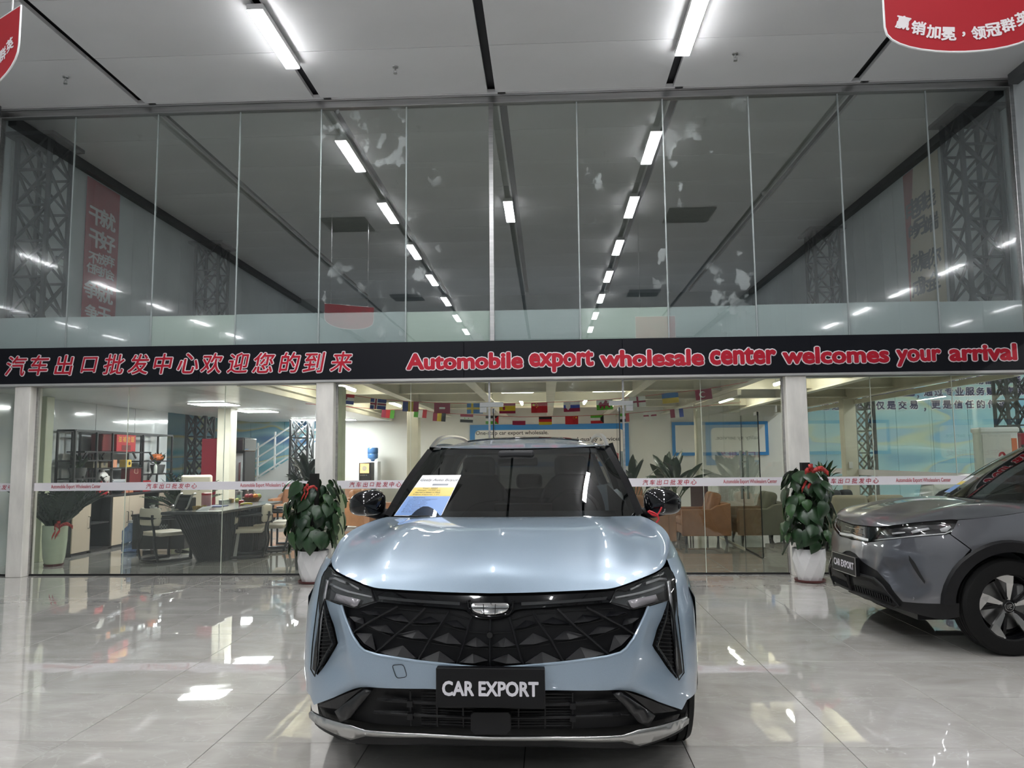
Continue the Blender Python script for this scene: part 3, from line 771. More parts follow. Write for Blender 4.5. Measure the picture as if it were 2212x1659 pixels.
# gloss black bar under the hood edge with the lit strip and emblem surround
bar = P([(1058, 1287.5), (1140, 1286), (1219, 1283), (1293, 1279), (1329, 1275), (1318, 1301), (1218, 1309), (1128, 1315), (1112, 1318), (1100, 1329), (1082, 1335), (1058, 1337)], t=0, z=.9)
skin(NZ, half(NZ, [(0, bar[0][1])]+bar[1:-1]+[(0, bar[-1][1])]), -.004, .04).build('upper_bar', PAINT_BLK, car, smooth=True)
for a_, b_ in (((1126, 1297), (1309, 1287.5)), ):
    st = P([(1126, 1301), (1218, 1297), (1312, 1289), (1309, 1295.5), (1218, 1303), (1126, 1308)], t=.15, z=.87)
    pair(skin(NZ, st, .001, .04), 'light_strip', SMOKE, car, smooth=True)
for px_, py_ in ((1105, 1301), (1116, 1300)): pass
sur = P([(1104, 1297), (1109, 1298), (1107, 1313), (1100, 1325), (1084, 1331), (1058, 1333)], t=.1, z=.85)
pts = [NZ.at(a, b)+NZ.normal(a, b)*.004 for a, b in sur]; pts = [p if i < 5 else Vector((0, p.y, p.z)) for i, p in enumerate(pts)]
MB().tube(pts+[Vector((-p.x, p.y, p.z)) for p in pts[::-1][1:]], .004, 8).build('emblem_surround', PAINT_BLK, car, smooth=True)
em = P([(1058, 1302.5), (1096, 1303), (1100, 1307), (1099, 1314), (1094, 1321), (1086, 1325), (1072, 1327.5), (1058, 1328.5)], t=.05, z=.85)
emr = half(NZ, [(0, em[0][1])]+em[1:-1]+[(0, em[-1][1])])
es = skin(NZ, emr, .012, .012); e_o = es.build('emblem', CHROME, car, smooth=True, solid=.01)
for p0, p1 in (((1045, 1303), (1046, 1328)), ((1071, 1303), (1070, 1328)), ((1017, 1312), (1099, 1312))):
    a_, b_ = P([p0, p1], t=0, z=.85); MB().bar(NZ.at(*a_)+Vector((0, -.0185, 0)), NZ.at(*b_)+Vector((0, -.0185, 0)), .0025, .0025).build('emblem_line', SATIN_BLK, e_o)
# grille: dark panel, ribs and diamond facets
GRP = mat('grille_gloss', (.005, .005, .0065), .36, coat=.10, spec=.3)
gtop = P([(1058, 1335), (1084, 1334), (1104, 1328), (1116, 1317), (1218, 1309), (1318, 1301), (1344, 1307), (1369, 1316), (1402, 1310)], t=0, z=.85)
gp = half(NZ, [(0, gtop[0][1])]+gtop[1:]+gr_b[1:-1]+[(0, gr_b[-1][1])])
skin(NZ, gp, -.035, .05).build('grille_panel', mat('grille_black', (.004, .004, .005), .4, spec=.2), car, smooth=True)
def zq(u, v): return (1060+u/3.771, 1200+v/3.771)
ribs = [[(0, 515), (0, 620), (0, 740), (0, 860), (0, 925)],
        [(150, 500), (180, 600), (215, 730), (262, 885), (268, 898)],
        [(340, 452), (390, 540), (495, 690), (590, 860), (592, 868)],
        [(545, 432), (665, 550), (790, 655), (960, 800), (975, 815)],
        [(785, 420), (930, 495), (1075, 575), (1170, 640), (1180, 650)],
        [(1010, 415), (1130, 455), (1230, 500), (1240, 510), (1245, 515)]]
RB3 = []
for rb in ribs:
    RB3.append(P([zq(*q) for q in rb], t=.1, z=.8))
def on(sz, off): s_, z = sz; return NZ.at(s_, z)+NZ.normal(s_, z)*off
def lerp2(a, b, t): return (a[0]+(b[0]-a[0])*t, a[1]+(b[1]-a[1])*t)
def resam(rb, t):
    t *= len(rb)-1; i = min(int(t), len(rb)-2); return lerp2(rb[i], rb[i+1], t-i)
for i, rb in enumerate(RB3):
    if i == 5: continue
    pts = [on(resam(rb, k/10), -.010) for k in range(11)]
    if i == 0:
        for p in pts: p.x = 0
        MB().tube(pts, .004, 6).build('grille_rib', GRP, car)
    else: pair(MB().tube(pts, .004, 6), 'grille_rib', GRP, car)
for i in range(5):
    L_, R_ = RB3[i], RB3[i+1]
    for j in range(4):
        if i == 0 and j == 0: continue
        if i == 4 and j == 3: continue
        bl, br_ = L_[j+1 if j < 3 else 4], R_[j+1 if j < 3 else 4]
        tl, tr_ = L_[j], R_[j]
        if i == 0: bl = (0, bl[1]); tl = (0, tl[1])
        ap = lerp2(lerp2(bl, br_, .60), lerp2(tl, tr_, .60), .50); ap = (ap[0], ap[1])
        m0 = lerp2(bl, br_, .06); m1 = lerp2(bl, br_, .95); low = lerp2(bl, br_, .5); low = (low[0], low[1]-.006)
        t3 = MB(); pa_, pb2, pc, pd = on(m0, -.016), on(m1, -.016), on(ap, -.034), on(low, -.006)
        pe, pf = on(m0, -.033), on(m1, -.033)
        t3.add([pa_, pb2, pc, pd, pe, pf], [(0, 3, 2), (3, 1, 2), (0, 2, 4), (1, 5, 2), (0, 4, 5, 1, 3), (4, 2, 5)])
        pair(t3, 'grille_facet', GRP, car)
        # thin louvres behind, under each facet
        u0, u1 = lerp2(lerp2(bl, br_, .1), lerp2(tl, tr_, .1), .82), lerp2(lerp2(bl, br_, .92), lerp2(tl, tr_, .92), .82)
        pair(MB().bar(on(u0, -.03), on(u1, -.03), .004, .004), 'grille_louvre', SATIN_BLK, car)
p = on(P([(1058, 1371)], t=0, z=.7)[0], -.004); MB().lathe([(.003, .012), (.012, .012), (.014, 0), (.014, -.02)], 16, Matrix.Translation((0, p.y, p.z)) @ Matrix.Rotation(math.pi/2, 4, 'X')).build('front_camera', PAINT_BLK, car, smooth=True)
# headlights with the long vertical daytime lamp
hl = P([(1330, 1275), (1378, 1257.5), (1418, 1240.5), (1436, 1227), (1443, 1226), (1452, 1237), (1457, 1248), (1464, 1330), (1472, 1400), (1477, 1453), (1466, 1469), (1460, 1430), (1450, 1312), (1444, 1297), (1428, 1299), (1369, 1315), (1342, 1307), (1319, 1301)], t=.55, z=.88)
strips = [[(1332, 1287), (1389, 1275), (1441, 1257), (1442, 1262), (1391, 1279.5), (1333, 1291.5)],
          [(1360, 1297), (1422, 1282), (1428, 1296.5), (1369, 1313)],
          [(1416, 1245), (1438, 1238), (1441, 1231), (1438, 1230), (1434, 1235), (1415, 1241.5)],
          [(1365, 1268), (1386, 1258.5), (1391, 1257), (1384, 1264), (1366, 1272)],
          [(1400, 1254), (1430, 1245), (1446, 1246), (1447, 1250), (1431, 1249.5), (1401, 1259)],
          [(1448, 1252), (1455.5, 1250), (1462, 1330), (1474, 1447), (1469, 1449), (1458, 1340)]]
for sd in (1, -1):
    h_ = empty('headlight', parent=car)
    def put(mb, nm, m, **k): return (mb if sd > 0 else flip(mb)).build(nm, m, h_, **k)
    put(skin(NZ, hl, -.032, .04), 'housing', SMOKE, smooth=True)
    for k, st in enumerate(strips):
        put(skin(NZ, P(st, t=.75, z=.88), -.020, .04), 'lamp_strip', LED if k != 1 else mat('lamp_lens_block', (.42, .39, .41), .15, .2, coat=1.), smooth=True, solid=.006)
    put(skin(NZ, hl, .002, .04), 'lens', LENS, smooth='all')
    put(MB().tube([on(q, .001) for q in dense(hl, .05)], .003, 6, closed=True), 'seal', PAINT_BLK)
# side vents
vt = P([(1445, 1301), (1419.5, 1395), (1464, 1464), (1459, 1430), (1449.5, 1314)], t=.85, z=.8)
for sd in (1, -1):
    v_ = empty('side_vent', parent=car)
    def put(mb, nm, m, **k): return (mb if sd > 0 else flip(mb)).build(nm, m, v_, **k)
    put(skin(NZ, vt, -.022, .05), 'vent_backing', SATIN_BLK)
    put(MB().tube([on(q, 0) for q in dense(vt, .05)], .004, 6, closed=True), 'vent_rim', PAINT_BLK)
    for k in range(16):
        yy = 1318+k*8.6
        xa = 1441-(yy-1314)*.27 if yy < 1395 else 1420+(yy-1395)*.64
        xb = 1450+(yy-1314)*.078
        if xb-xa < 3: continue
        a_, b_ = P([(xa+1, yy), (xb-1, yy+2)], t=.9, z=.7); put(MB().bar(on(a_, -.012), on(b_, -.012), .012, .004), 'vent_slat', SATIN_BLK)
# lower mouth: black floor of the bumper, ribs, slats, blades, sensor block, lip
lw = P([(1058, 1491), (1200, 1491), (1330, 1491), (1352, 1493), (1408, 1512), (1473, 1534), (1486, 1520), (1488, 1542), (1479, 1547), (1376, 1575), (1341, 1586), (1200, 1590), (1058, 1592)], t=0, z=.5)
skin(NZ, half(NZ, [(0, lw[0][1])]+lw[1:-1]+[(0, lw[-1][1])]), -.045, .05, lambda s_, z: .043*sm(.86, .92, s_)).build('lower_intake', SATIN_BLK, car, smooth=True)
for yy, xe, rr, of in ((1526, 1352, .007, -.012), (1553, 1362, .007, -.012), (1506, 1237, .004, -.024), (1513, 1237, .004, -.024), (1519, 1237, .004, -.024), (1534, 1237, .004, -.024), (1541, 1237, .004, -.024), (1547, 1237, .004, -.024), (1560, 1238, .004, -.024), (1566, 1238, .004, -.024), (1572, 1238, .004, -.024)):
    q = P([(1060+(xe-1060)*k/8, yy+(1.5 if xe > 1300 else 0)*(k/8)**3*-6) for k in range(9)], t=0, z=.45)
    r_ = [on(a, of) for a in q]; r_[0].x = 0
    MB().tube(r_+[Vector((-p.x, p.y, p.z)) for p in r_[::-1][1:]], rr, 6).build('intake_rib' if rr > .005 else 'intake_slat', SATIN_BLK, car)
for xx in (1120, 1178, 1238):
    a_, b_ = P([(xx, 1500), (xx, 1576)], t=.15, z=.45); pair(MB().bar(on(a_, -.016), on(b_, -.016), .006, .006), 'intake_post', SATIN_BLK, car)
    if xx < 1238: continue
    for yy in (1526, 1553):
        a_ = P([(xx, yy)], t=.15, z=.45)[0]; pair(MB().box(-.012, .012, -.012, .012, -.012, .012, Matrix.Translation(on(a_, -.008))), 'rib_clip', SATIN_BLK, car)
bl_ = P([(1322, 1496), (1341, 1494), (1412, 1544), (1398, 1567), (1378, 1559)], t=.6, z=.45)
pair(skin(NZ, bl_, .004, .04), 'air_curtain_blade', mat('blade_black', (.005, .005, .006), .3, coat=.25), car, smooth=True, solid=.02)
bl2 = P([(1350, 1496), (1408, 1515), (1470, 1537), (1416, 1543)], t=.65, z=.45)
pair(skin(NZ, bl2, -.014, .04), 'gloss_corner', PAINT_BLK, car, smooth=True)
blk = [(1018, 1541), (1024, 1535), (1098, 1535), (1104, 1541), (1104, 1575), (1096, 1583), (1026, 1583), (1018, 1575)]
skin(NZ, P(blk, t=0, z=.4), .004, .05).build('radar_cover', SATIN_BLK, car, solid=.03, bev=.003)
lip = P([(1058, 1588.5), (1200, 1587.5), (1341, 1584), (1376, 1574), (1478, 1546), (1482, 1550), (1481, 1559), (1378, 1605), (1341, 1595), (1200, 1593.5), (1058, 1594.5)], t=0, z=.3)
skin(NZ, half(NZ, [(0, lip[0][1])]+lip[1:-1]+[(0, lip[-1][1])]), .008, .03, lambda s_, z: .004*math.sin(s_*3)).build('silver_lip', SILV, car, smooth=True, solid=.012)
ul = P([(1058, 1594), (1200, 1593), (1341, 1595), (1378, 1604), (1480, 1558), (1487, 1532), (1489, 1550), (1478, 1578), (1378, 1618), (1200, 1613), (1058, 1613)], t=0, z=.28)
skin(NZ, half(NZ, [(0, ul[0][1])]+ul[1:-1]+[(0, ul[-1][1])]), -.006, .04).build('under_lip', SATIN_BLK, car, smooth=True)
# tow cover outline on the bumper
rg = fillet([Vector((847, 1436, 0)), Vector((872, 1435, 0)), Vector((880, 1462, 0)), Vector((857, 1465, 0))], 7)
MB().tube([on(q, .003) for q in P([(p.x, p.y) for p in rg], t=-.3, z=.55)], .0014, 5, closed=True).build('tow_cover_gap', SATIN_BLK, car)
# number plate board
pl = [W(940, 1447, 3.16), W(1177, 1447, 3.16), W(1177, 1533, 3.16), W(940, 1533, 3.16)]
inv = NZ.M.inverted(); pl = [inv @ p for p in pl]
pw_, ph_ = (pl[1].x-pl[0].x), (pl[0].z-pl[3].z); pc_ = (pl[0]+pl[2])/2
pe_ = empty('number_plate', (pc_.x, -.035, pc_.z), parent=car)
MB().box(-pw_/2, pw_/2, -.006, .03, -ph_/2, ph_/2).build('plate_board', mat('plate_black', (.006, .006, .007), .4, spec=.25), pe_, bev=.003)
PTX = mat('plate_white', (.75, .73, .78), .4)
text('lettering', 'CAR EXPORT', PTX, plane_mx((0, -.0075, -.002), (1, 0, 0), (0, 0, 1)), pe_, width=pw_*.885, height=ph_*.385, bold=.036)

# ---- fenders and sides
WY, WR, WB = .945, .362, 2.777
def xw(y): return interp([(.30, .885), (.41, .915), (.55, .932), (.70, .94), (1.2, .942), (3.8, .942), (4.2, .91), (4.45, .83), (4.62, .70)], y)
TOPS = [(.40, fe.x-.005, fe.z-.006), (.45, fe.x, fe.z-.003), (.72, .850, 1.030), (1.0, .852, 1.063), (1.28, .825, 1.085), (1.5, .81, 1.095), (2.4, .80, 1.12), (3.4, .79, 1.16), (4.2, .76, 1.20), (4.45, .70, 1.20), (4.62, .62, 1.17)]
def xt(y): return interp([(a, b) for a, b, c in TOPS], y)
def zt(y): return interp([(a, c) for a, b, c in TOPS], y)
def sidep(y, z):
    t = max(0, min(1, (z-.74)/(zt(y)-.74))); lo = max(0, min(1, (.45-z)/.2))
    cr_ = .008*math.exp(-((z-.80)/.05)**2) - .012*math.exp(-((z-.58)/.10)**2)*sm(1.3, 1.8, y)*(1-sm(2.9, 3.4, y))
    return Vector((xw(y)-(xw(y)-xt(y))*t**2.0-.03*lo*lo+cr_*(1-t), y, z))
y_s = NZ.at(SEAM_S, .6).y
def arch(cy, r, a0, a1, n=14): return [(cy+r*math.cos(math.radians(a0+(a1-a0)*k/n)), WR+r*math.sin(math.radians(a0+(a1-a0)*k/n))) for k in range(n+1)]
AR = .425
outl = [(y_s, .40), (y_s, .8), (y_s, zt(y_s))]+[(a, zt(a)) for a in [y_s+.05+(4.62-y_s-.05)*k/30 for k in range(31)]]+[(4.62, .8), (4.60, .40)]
outl += [(WY+WB+math.sqrt(AR**2-.0), .40)] + arch(WY+WB, AR, 5, 175) + [(WY+WB-AR, .36), (WY+AR, .36)] + arch(WY, AR, 5, 175)
vs, fs = fill(outl, .07); mbs = MB().add([sidep(a, b) for a, b in vs], fs)
pair(mbs, 'body_side', BLUE, car, smooth='all')
for cy in (WY, WY+WB):
    ring = arch(cy, AR+.012, 0, 180, 18); inr = arch(cy, AR-.05, 0, 180, 18)
    rows = [[sidep(a, b)+Vector((.002, 0, 0)) for a, b in ring], [sidep(a, b)+Vector((.002, 0, 0)) for a, b in inr], [sidep(a, b)+Vector((-.22, 0, 0)) for a, b in inr]]
    pair(MB().grid(rows), 'arch_cladding', SATIN_BLK, car, smooth=True)
    rows = [[Vector((x_, cy+(AR+.01)*math.cos(math.pi*k/12), WR+(AR+.01)*math.sin(math.pi*k/12))) for k in range(13)] for x_ in (.91, .60)]
    pair(MB().grid(rows), 'wheel_liner', SATIN_BLK, car)
rk = [(.93, .40), (.945, .34), (.93, .25), (.80, .22)]
pair(MB().grid([[Vector((x_, y, z)) for x_, z in rk] for y in (WY+AR-.02, 2.3, WY+WB-AR+.02)]), 'rocker', SATIN_BLK, car, smooth=True)
MB().box(-.62, .62, .22, 4.4, .20, .34).build('floor_pan', SATIN_BLK, car)
MB().box(-.66, .66, .30, .62, .26, .34).build('front_undertray', SATIN_BLK, car)
for cy in (WY, WY+WB):
    for sd in (1, -1):
        e, ri, h = wheel(car, sd*.815, cy, WR, .235, sd)
        for k in range(5):
            a = 2*math.pi*k/5; MB().bar((h*.55, 0, 0), (h*.6, math.cos(a)*ri*.96, math.sin(a)*ri*.96), .06, .02, (1, 0, 0)).build('spoke', SILV, e)
# ---- greenhouse
wb = [Vector((0, 1.185, 1.115)), Vector((.3, 1.215, 1.114)), Vector((.55, 1.305, 1.108)), Vector((.748, 1.455, 1.097))]
wt = [Vector((0, 1.96, 1.512)), Vector((.3, 1.985, 1.514)), Vector((.5, 2.04, 1.514)), Vector((.598, 2.10, 1.510))]
wsd = [wb[-1], Vector((.685, 1.76, 1.305)), wt[-1]]; wcn = [wb[0], Vector((0, 1.56, 1.325)), wt[0]]
wrows = coons(cr(wb, 6), cr(wt, 6), cr(wcn, 6), cr(wsd, 6), 20, 14)
MB().grid(wrows).build('windshield', CARGL, car, smooth='all', mirror=True)
inner = []
fr = MB()
for (ia, ib, ja, jb) in ((0, 20, 13, 14), (19, 20, 0, 14), (0, 20, 0, 1)):
    fr.grid([[wrows[j][i]+Vector((0, .004, -.004)) for i in range(ia, ib+1)] for j in range(ja, jb+1)])
fr.build('windshield_border', mat('black_frit', (.006, .006, .006), .3), car, mirror=True)
ap = [Vector((.80, 1.50, 1.10)), Vector((.735, 1.80, 1.30)), Vector((.648, 2.16, 1.50))]
pair(MB().grid([cr(wsd, 6), [p.lerp(q, .5)+Vector((.018, -.01, .012)) for p, q in zip(cr(wsd, 6), cr(ap, 6))], cr(ap, 6)]), 'front_pillar', PAINT_BLK, car, smooth=True)
RC = [(1.96, 1.514), (2.3, 1.558), (2.7, 1.595), (3.1, 1.612), (3.6, 1.605), (4.1, 1.56)]
rr_ = []
for j in range(19):
    t = j/18; row = []
    for i in range(17):
        u = i/16; ys = 1.955+.135*(u**2.2); y = ys+(4.10-ys)*t; hw = .60*(1-.04*t)
        z = interp(RC, y)-.05*sm(0, .25, t)*u**3; x = hw*u
        row.append(Vector((x, y, z)))
    row.append(Vector((row[-1].x+.035, row[-1].y+.02, row[-1].z-.03)))
    rr_.append(row)
MB().grid(rr_).build('roof', BLUE, car, smooth='all', mirror=True)
MB().grid([[Vector((x_, 2.72+.75*j/8+.05*(x_/.44)**2*(1-j/8), interp(RC, 2.72+.75*j/8)+.006-.05*(abs(x_)/.6)**3)) for x_ in (-.44, -.3, -.1, .1, .3, .44)] for j in range(9)]).build('sunroof', DARKGL, car, smooth='all', solid=.008)
rl = cr([(.625, 2.16, 1.515), (.62, 2.30, 1.558), (.612, 2.50, 1.596), (.60, 2.9, 1.622), (.59, 3.5, 1.625), (.58, 3.85, 1.60), (.575, 4.0, 1.575)], 5)
pair(MB().grid([[p+Vector(d) for d in ((-.016, 0, 0), (-.012, 0, .016), (.010, 0, .016), (.016, 0, -.004), (.006, 0, -.012), (-.012, 0, -.012), (-.016, 0, 0))] for p in rl]), 'roof_rail', SILV, car, smooth=True)
bt = [Vector((xt(y)-.004, y, zt(y)+.002)) for y in (1.52, 2.0, 2.6, 3.2, 3.8, 4.2)]
tp = [ap[-1]+Vector((-.0, .02, 0)), Vector((.652, 2.5, 1.548)), Vector((.645, 2.9, 1.568)), Vector((.635, 3.4, 1.565)), Vector((.62, 3.8, 1.545)), Vector((.60, 4.08, 1.50))]
pair(MB().grid([cr(bt, 4), [p.lerp(q, .55)+Vector((.018, 0, 0)) for p, q in zip(cr(bt, 4), cr(tp, 4))], cr(tp, 4)]), 'side_glass', DARKGL, car, smooth='all')
for y_ in (2.62, 3.62):
    k = 0; pair(MB().bar((xt(y_), y_, zt(y_)), (.66, y_-.02, 1.55), .06, .02, (0, 1, 0)), 'door_pillar', PAINT_BLK, car)
# tail
tb = [Vector((0, 4.52, 1.13)), Vector((.4, 4.50, 1.13)), Vector((.66, 4.40, 1.17))]; tt = [Vector((0, 4.12, 1.545)), Vector((.35, 4.11, 1.54)), Vector((.56, 4.08, 1.515))]
MB().grid([cr(tb, 5), cr(tt, 5)]).build('rear_glass', CARGL, car, mirror=True, smooth='all')
MB().grid([[Vector((x_, 4.60-.12*(x_/.62)**2, z)) for x_ in (0, .2, .4, .62)] for z in (.35, .6, .9, 1.12)]+[[Vector((x_, 4.52-.12*(x_/.62)**2, 1.14)) for x_ in (0, .2, .4, .64)]]).build('tailgate', BLUE, car, mirror=True, smooth=True)
pair(MB().grid([[Vector((.56, 4.08, 1.51)), Vector((.66, 4.40, 1.17))], [Vector((.60, 4.06, 1.50)), Vector((.74, 4.25, 1.19))]]), 'rear_pillar', BLUE, car)
# ---- mirrors
for sd in (1, -1):
    m_ = empty('door_mirror', parent=car); rows = []
    prof = [(.0, .02, .02, -.1), (.02, .55, .60, -.085), (.05, .80, .85, -.06), (.09, .98, 1., -.02), (.12, 1., 1., .03), (.125, .93, .93, .05)]
    cpt = Vector((.915, 1.52, 1.172))
    for d, sx_, sz_, dy in prof:
        row = []
        for k in range(24):
            a = 2*math.pi*k/24; ca, sa = math.cos(a), math.sin(a)
            ex = .112*sx_*math.copysign(abs(ca)**.62, ca); ez = .086*sz_*math.copysign(abs(sa)**.62, sa)
            if ez > 0: ez *= 1-.42*max(0, ex/.112)**1.6
            if ez < 0: ez *= .85
            row.append(cpt+Vector((ex, dy, ez+.0*ex)))
        rows.append(row)
    mb = MB().grid(rows, True); mb.add([], [])
    (mb if sd > 0 else flip(mb)).build('shell', PAINT_BLK, m_, smooth='all')
    mb = MB().add([p+Vector((0, .002, 0)) for p in rows[-1]], [tuple(range(24))]); (mb if sd > 0 else flip(mb)).build('mirror_glass', CHROME, m_)
    mb = MB().tube([(.80, 1.58, 1.105), (.86, 1.55, 1.10), (.93, 1.53, 1.115)], [.035, .026, .02], 10); (mb if sd > 0 else flip(mb)).build('foot', SATIN_BLK, m_, smooth=True)
rb_ = MB().tube(cr([(.815, 1.42, 1.125), (.84, 1.40, 1.105), (.87, 1.40, 1.10), (.845, 1.40, 1.118), (.82, 1.41, 1.128)], 4), .006, 6).tube(cr([(.868, 1.40, 1.105), (.885, 1.40, 1.13), (.893, 1.395, 1.15)], 4), .005, 6).tube(cr([(.868, 1.40, 1.10), (.875, 1.40, 1.08), (.86, 1.40, 1.06)], 4), .005, 6)
o = rb_.build('ribbon', mat('ribbon_red', (.6, .02, .03), .5), car, smooth=True)
# ---- inside
def rbox(a, m, nm, par, b=.03): return MB().box(*a).build(nm, m, par, bev=b, seg=3, smooth=True)
rbox((-.72, .72, 1.50, 1.95, .92, 1.075), TRIM_IN, 'dashboard', car, .05)
rbox((-.14, .24, 1.80, 1.83, 1.06, 1.155), mat('screen_black', (.004, .004, .004), .1), 'centre_screen', car, .01)
swm = Matrix.Translation((.37, 2.03, 1.06)) @ Matrix.Rotation(math.radians(65), 4, 'X')
mb = MB().tube([swm @ Vector((.185*math.cos(2*math.pi*k/28), .175*math.sin(2*math.pi*k/28), 0)) for k in range(28)], .015, 8, closed=True)
sw = mb.build('steering_wheel', TRIM_IN, car, smooth=True)
MB().bar(swm @ Vector((-.17, 0, 0)), swm @ Vector((.17, 0, 0)), .05, .02).bar(swm @ Vector((0, 0, 0)), swm @ Vector((0, -.17, 0)), .05, .02).build('wheel_spokes', SATIN_BLK, sw)
for sx_ in (-.37, .37):
    s_ = empty('front_seat', parent=car)
    rbox((sx_-.25, sx_+.25, 2.25, 2.78, .55, .72), SEAT, 'cushion', s_, .06)
    MB().grid([[Vector((sx_+x_, 2.72+(z-.7)*.32+.05*abs(x_/.25)**3*-1, z)) for x_ in (-w_, -w_*.6, 0, w_*.6, w_)] for z, w_ in ((.66, .24), (.9, .26), (1.1, .25), (1.25, .20), (1.30, .12))]).build('backrest', SEAT, s_, solid=.10, sub=1, smooth='all')
    rbox((sx_-.13, sx_+.13, 2.90, 3.0, 1.29, 1.46), SEAT, 'headrest', s_, .045)
rbox((-.62, .62, 3.68, 3.85, .6, 1.17), SEAT, 'rear_backrest', car, .06)
for sx_ in (-.4, 0, .4): rbox((sx_-.12, sx_+.12, 3.72, 3.82, 1.17, 1.30), SEAT, 'rear_headrest', car, .04)
rbox((-.14, .14, 1.95, 1.985, 1.395, 1.455), TRIM_IN, 'rear_view_mirror', car, .015)
rbox((-.12, .12, 1.86, 1.97, 1.445, 1.50), TRIM_IN, 'sensor_cover', car, .02)
MB().grid([[Vector((x_, y, interp(RC, y)-.06)) for x_ in (-.56, 0, .56)] for y in (2.1, 2.8, 3.6, 4.05)]).build('headliner', mat('headliner', (.10, .10, .10), .8), car)
MB().box(-.74, .74, 1.5, 4.4, .36, .40).build('cabin_floor', TRIM_IN, car)
pair(MB().grid([[Vector((xt(y)-.035, y, zt(y)-.01)) for y in (1.45, 2.0, 2.8, 3.6, 4.2)], [Vector((.78, y, .40)) for y in (1.45, 2.0, 2.8, 3.6, 4.2)]]), 'door_trim', TRIM_IN, car)
pair(MB().grid([[p+Vector((-.02, .015, -.01)) for p in cr(wsd, 6)], [p+Vector((-.03, .01, -.01)) for p in cr(ap, 6)]]), 'pillar_trim', TRIM_IN, car)
# ================================================================== price sheet behind the blue car's windshield
def on_shield(px, py, lift=.012):
    """windshield plane near its left part, in world coordinates"""
    a, b, c = (NZ.M @ Vector(p) for p in ((-.72, 1.42, 1.10), (-.3, 1.215, 1.114), (-.42, 1.62, 1.335)))
    n = (b-a).cross(c-a).normalized()
    if n.y > 0: n = -n
    a = a+n*lift; d = ray(px, py); return EYE+d*((a-EYE).dot(n)/d.dot(n)), n
cs = [on_shield(*q)[0] for q in ((851, 1114), (953, 1115), (996, 1026), (913, 1026.5))]; nn = on_shield(900, 1100)[1]
ox = cs[0]; ex_ = (cs[1]-cs[0]); ey_ = (cs[3]-cs[0])
def sh(u, v, l=0.): return cs[0]*(1-u)*(1-v)+cs[1]*u*(1-v)+cs[2]*u*v+cs[3]*(1-u)*v+nn*l
sheet = empty('price_sheet', cs[0], label='laminated white, yellow and blue price sheet on the blue car\'s windshield', cat='sheet')
def quad(u0, u1, v0, v1, m, nm, l):
    q = [sh(u0, v0, l)-cs[0], sh(u1, v0, l)-cs[0], sh(u1, v1, l)-cs[0], sh(u0, v1, l)-cs[0]]
    return MB().prism(q, -nn*.0012).build(nm, m, sheet)
quad(0, 1, 0, 1, mat('paper_white', (.80, .80, .80), .3), 'paper', 0)
quad(.01, .99, .47, .68, mat('paper_yellow', (.75, .56, .10), .35), 'yellow_field', .0012)
quad(.01, .99, .01, .46, mat('paper_blue', (.16, .30, .62), .35), 'blue_field', .0012)
quad(.42, .80, .735, .775, mat('paper_grey', (.30, .31, .33), .5), 'grey_field', .0013)
INK = mat('ink_dark', (.03, .03, .05), .6)
def sheet_text(body, u, v, w_, h_, nm='lettering'):
    o_ = sh(u, v, .0030)-cs[0]; xd = sh(u+.05, v)-sh(u-.05, v); yd = sh(u, v+.03)-sh(u, v-.03)
    text(nm, body, INK, plane_mx(o_, xd, yd), sheet, width=w_*ex_.length, height=h_*ey_.length)
sheet_text('Geely Auto Boyue', .52, .86, .84, .075)
for k, (t_, w_) in enumerate((('Year: 2023', .33), ('Mileage: 15,000 km', .50), ('4670*1900*1705', .55), ('Engine Capacity: 1.5T', .58))): sheet_text(t_, .42, .655-.052*k, w_, .030)
sheet_text('Equipment', .30, .425, .26, .032)
for k, w_ in enumerate((.60, .46, .40, .44, .42, .34, .56, .38, .34, .30, .48)): sheet_text(('Lane Departure Warning System', 'Navigation System', 'Reversing Image', 'Keyless Start', 'Air Condition', 'Cruise', 'Tire Pressure Monitoring', 'Rain Sensor', 'Sunroof', 'Radar', 'Automatic Emergency Braking')[k], .12+w_/2, .385-.033*k, w_, .019)
# ================================================================== grey car at the right
GREY = mat('grey_metallic_paint', (.13, .132, .145), .30, .5, coat=1., noise=(900, .08, 1))
C2A = math.radians(-90+2.5)
C2O = Vector((2.505, 6.62, 0))
car2 = empty('car', C2O, C2A, 'dark grey crossover car with star wheels, its nose pointing left', 'car')
N2 = Nose(C2O, C2A, [(0, 0), (.25, .012), (.45, .04), (.60, .085), (.72, .155), (.80, .25), (.86, .37), (.895, .50), (.91, .64)],
          [(.12, .16), (.2, .08), (.3, .03), (.42, .0), (.55, .01), (.68, .03), (.78, .05), (.86, .06), (.93, .10), (1.0, .20), (1.1, .32)],
          [(.2, .97), (.45, 1.), (.75, 1.), (.9, .975), (1.02, .93)])
def z4(u, v): return (1660+u/3.19, 900+v/3.19)
def P2(pts, t=.2, z=.7): return N2.path([z4(*p) for p in pts], t=t, z=z)
def cut(pts):                        # drop what falls beyond the centre line
    return [(max(0., a), b) for a, b in pts]
def on2(sz, off): return N2.at(*sz)+N2.normal(*sz)*off
he = cut(P2([(548, 738), (620, 750), (690, 757), (760, 760), (880, 748), (1000, 733), (1120, 722), (1240, 712), (1300, 714)], 0, .85)); he[0] = (0, he[0][1])
F2 = [N2.at(*q)+Vector((0, .004, .004)) for q in he]; F2[0].x = 0
e2 = F2[-1]
sd2 = [e2, Vector((.825, .72, .985)), Vector((.815, 1.0, 1.02)), Vector((.775, 1.26, 1.045))]
cw2 = [Vector((0, 1.02, 1.075)), Vector((.35, 1.06, 1.07)), Vector((.6, 1.14, 1.06)), Vector((.775, 1.26, 1.045))]
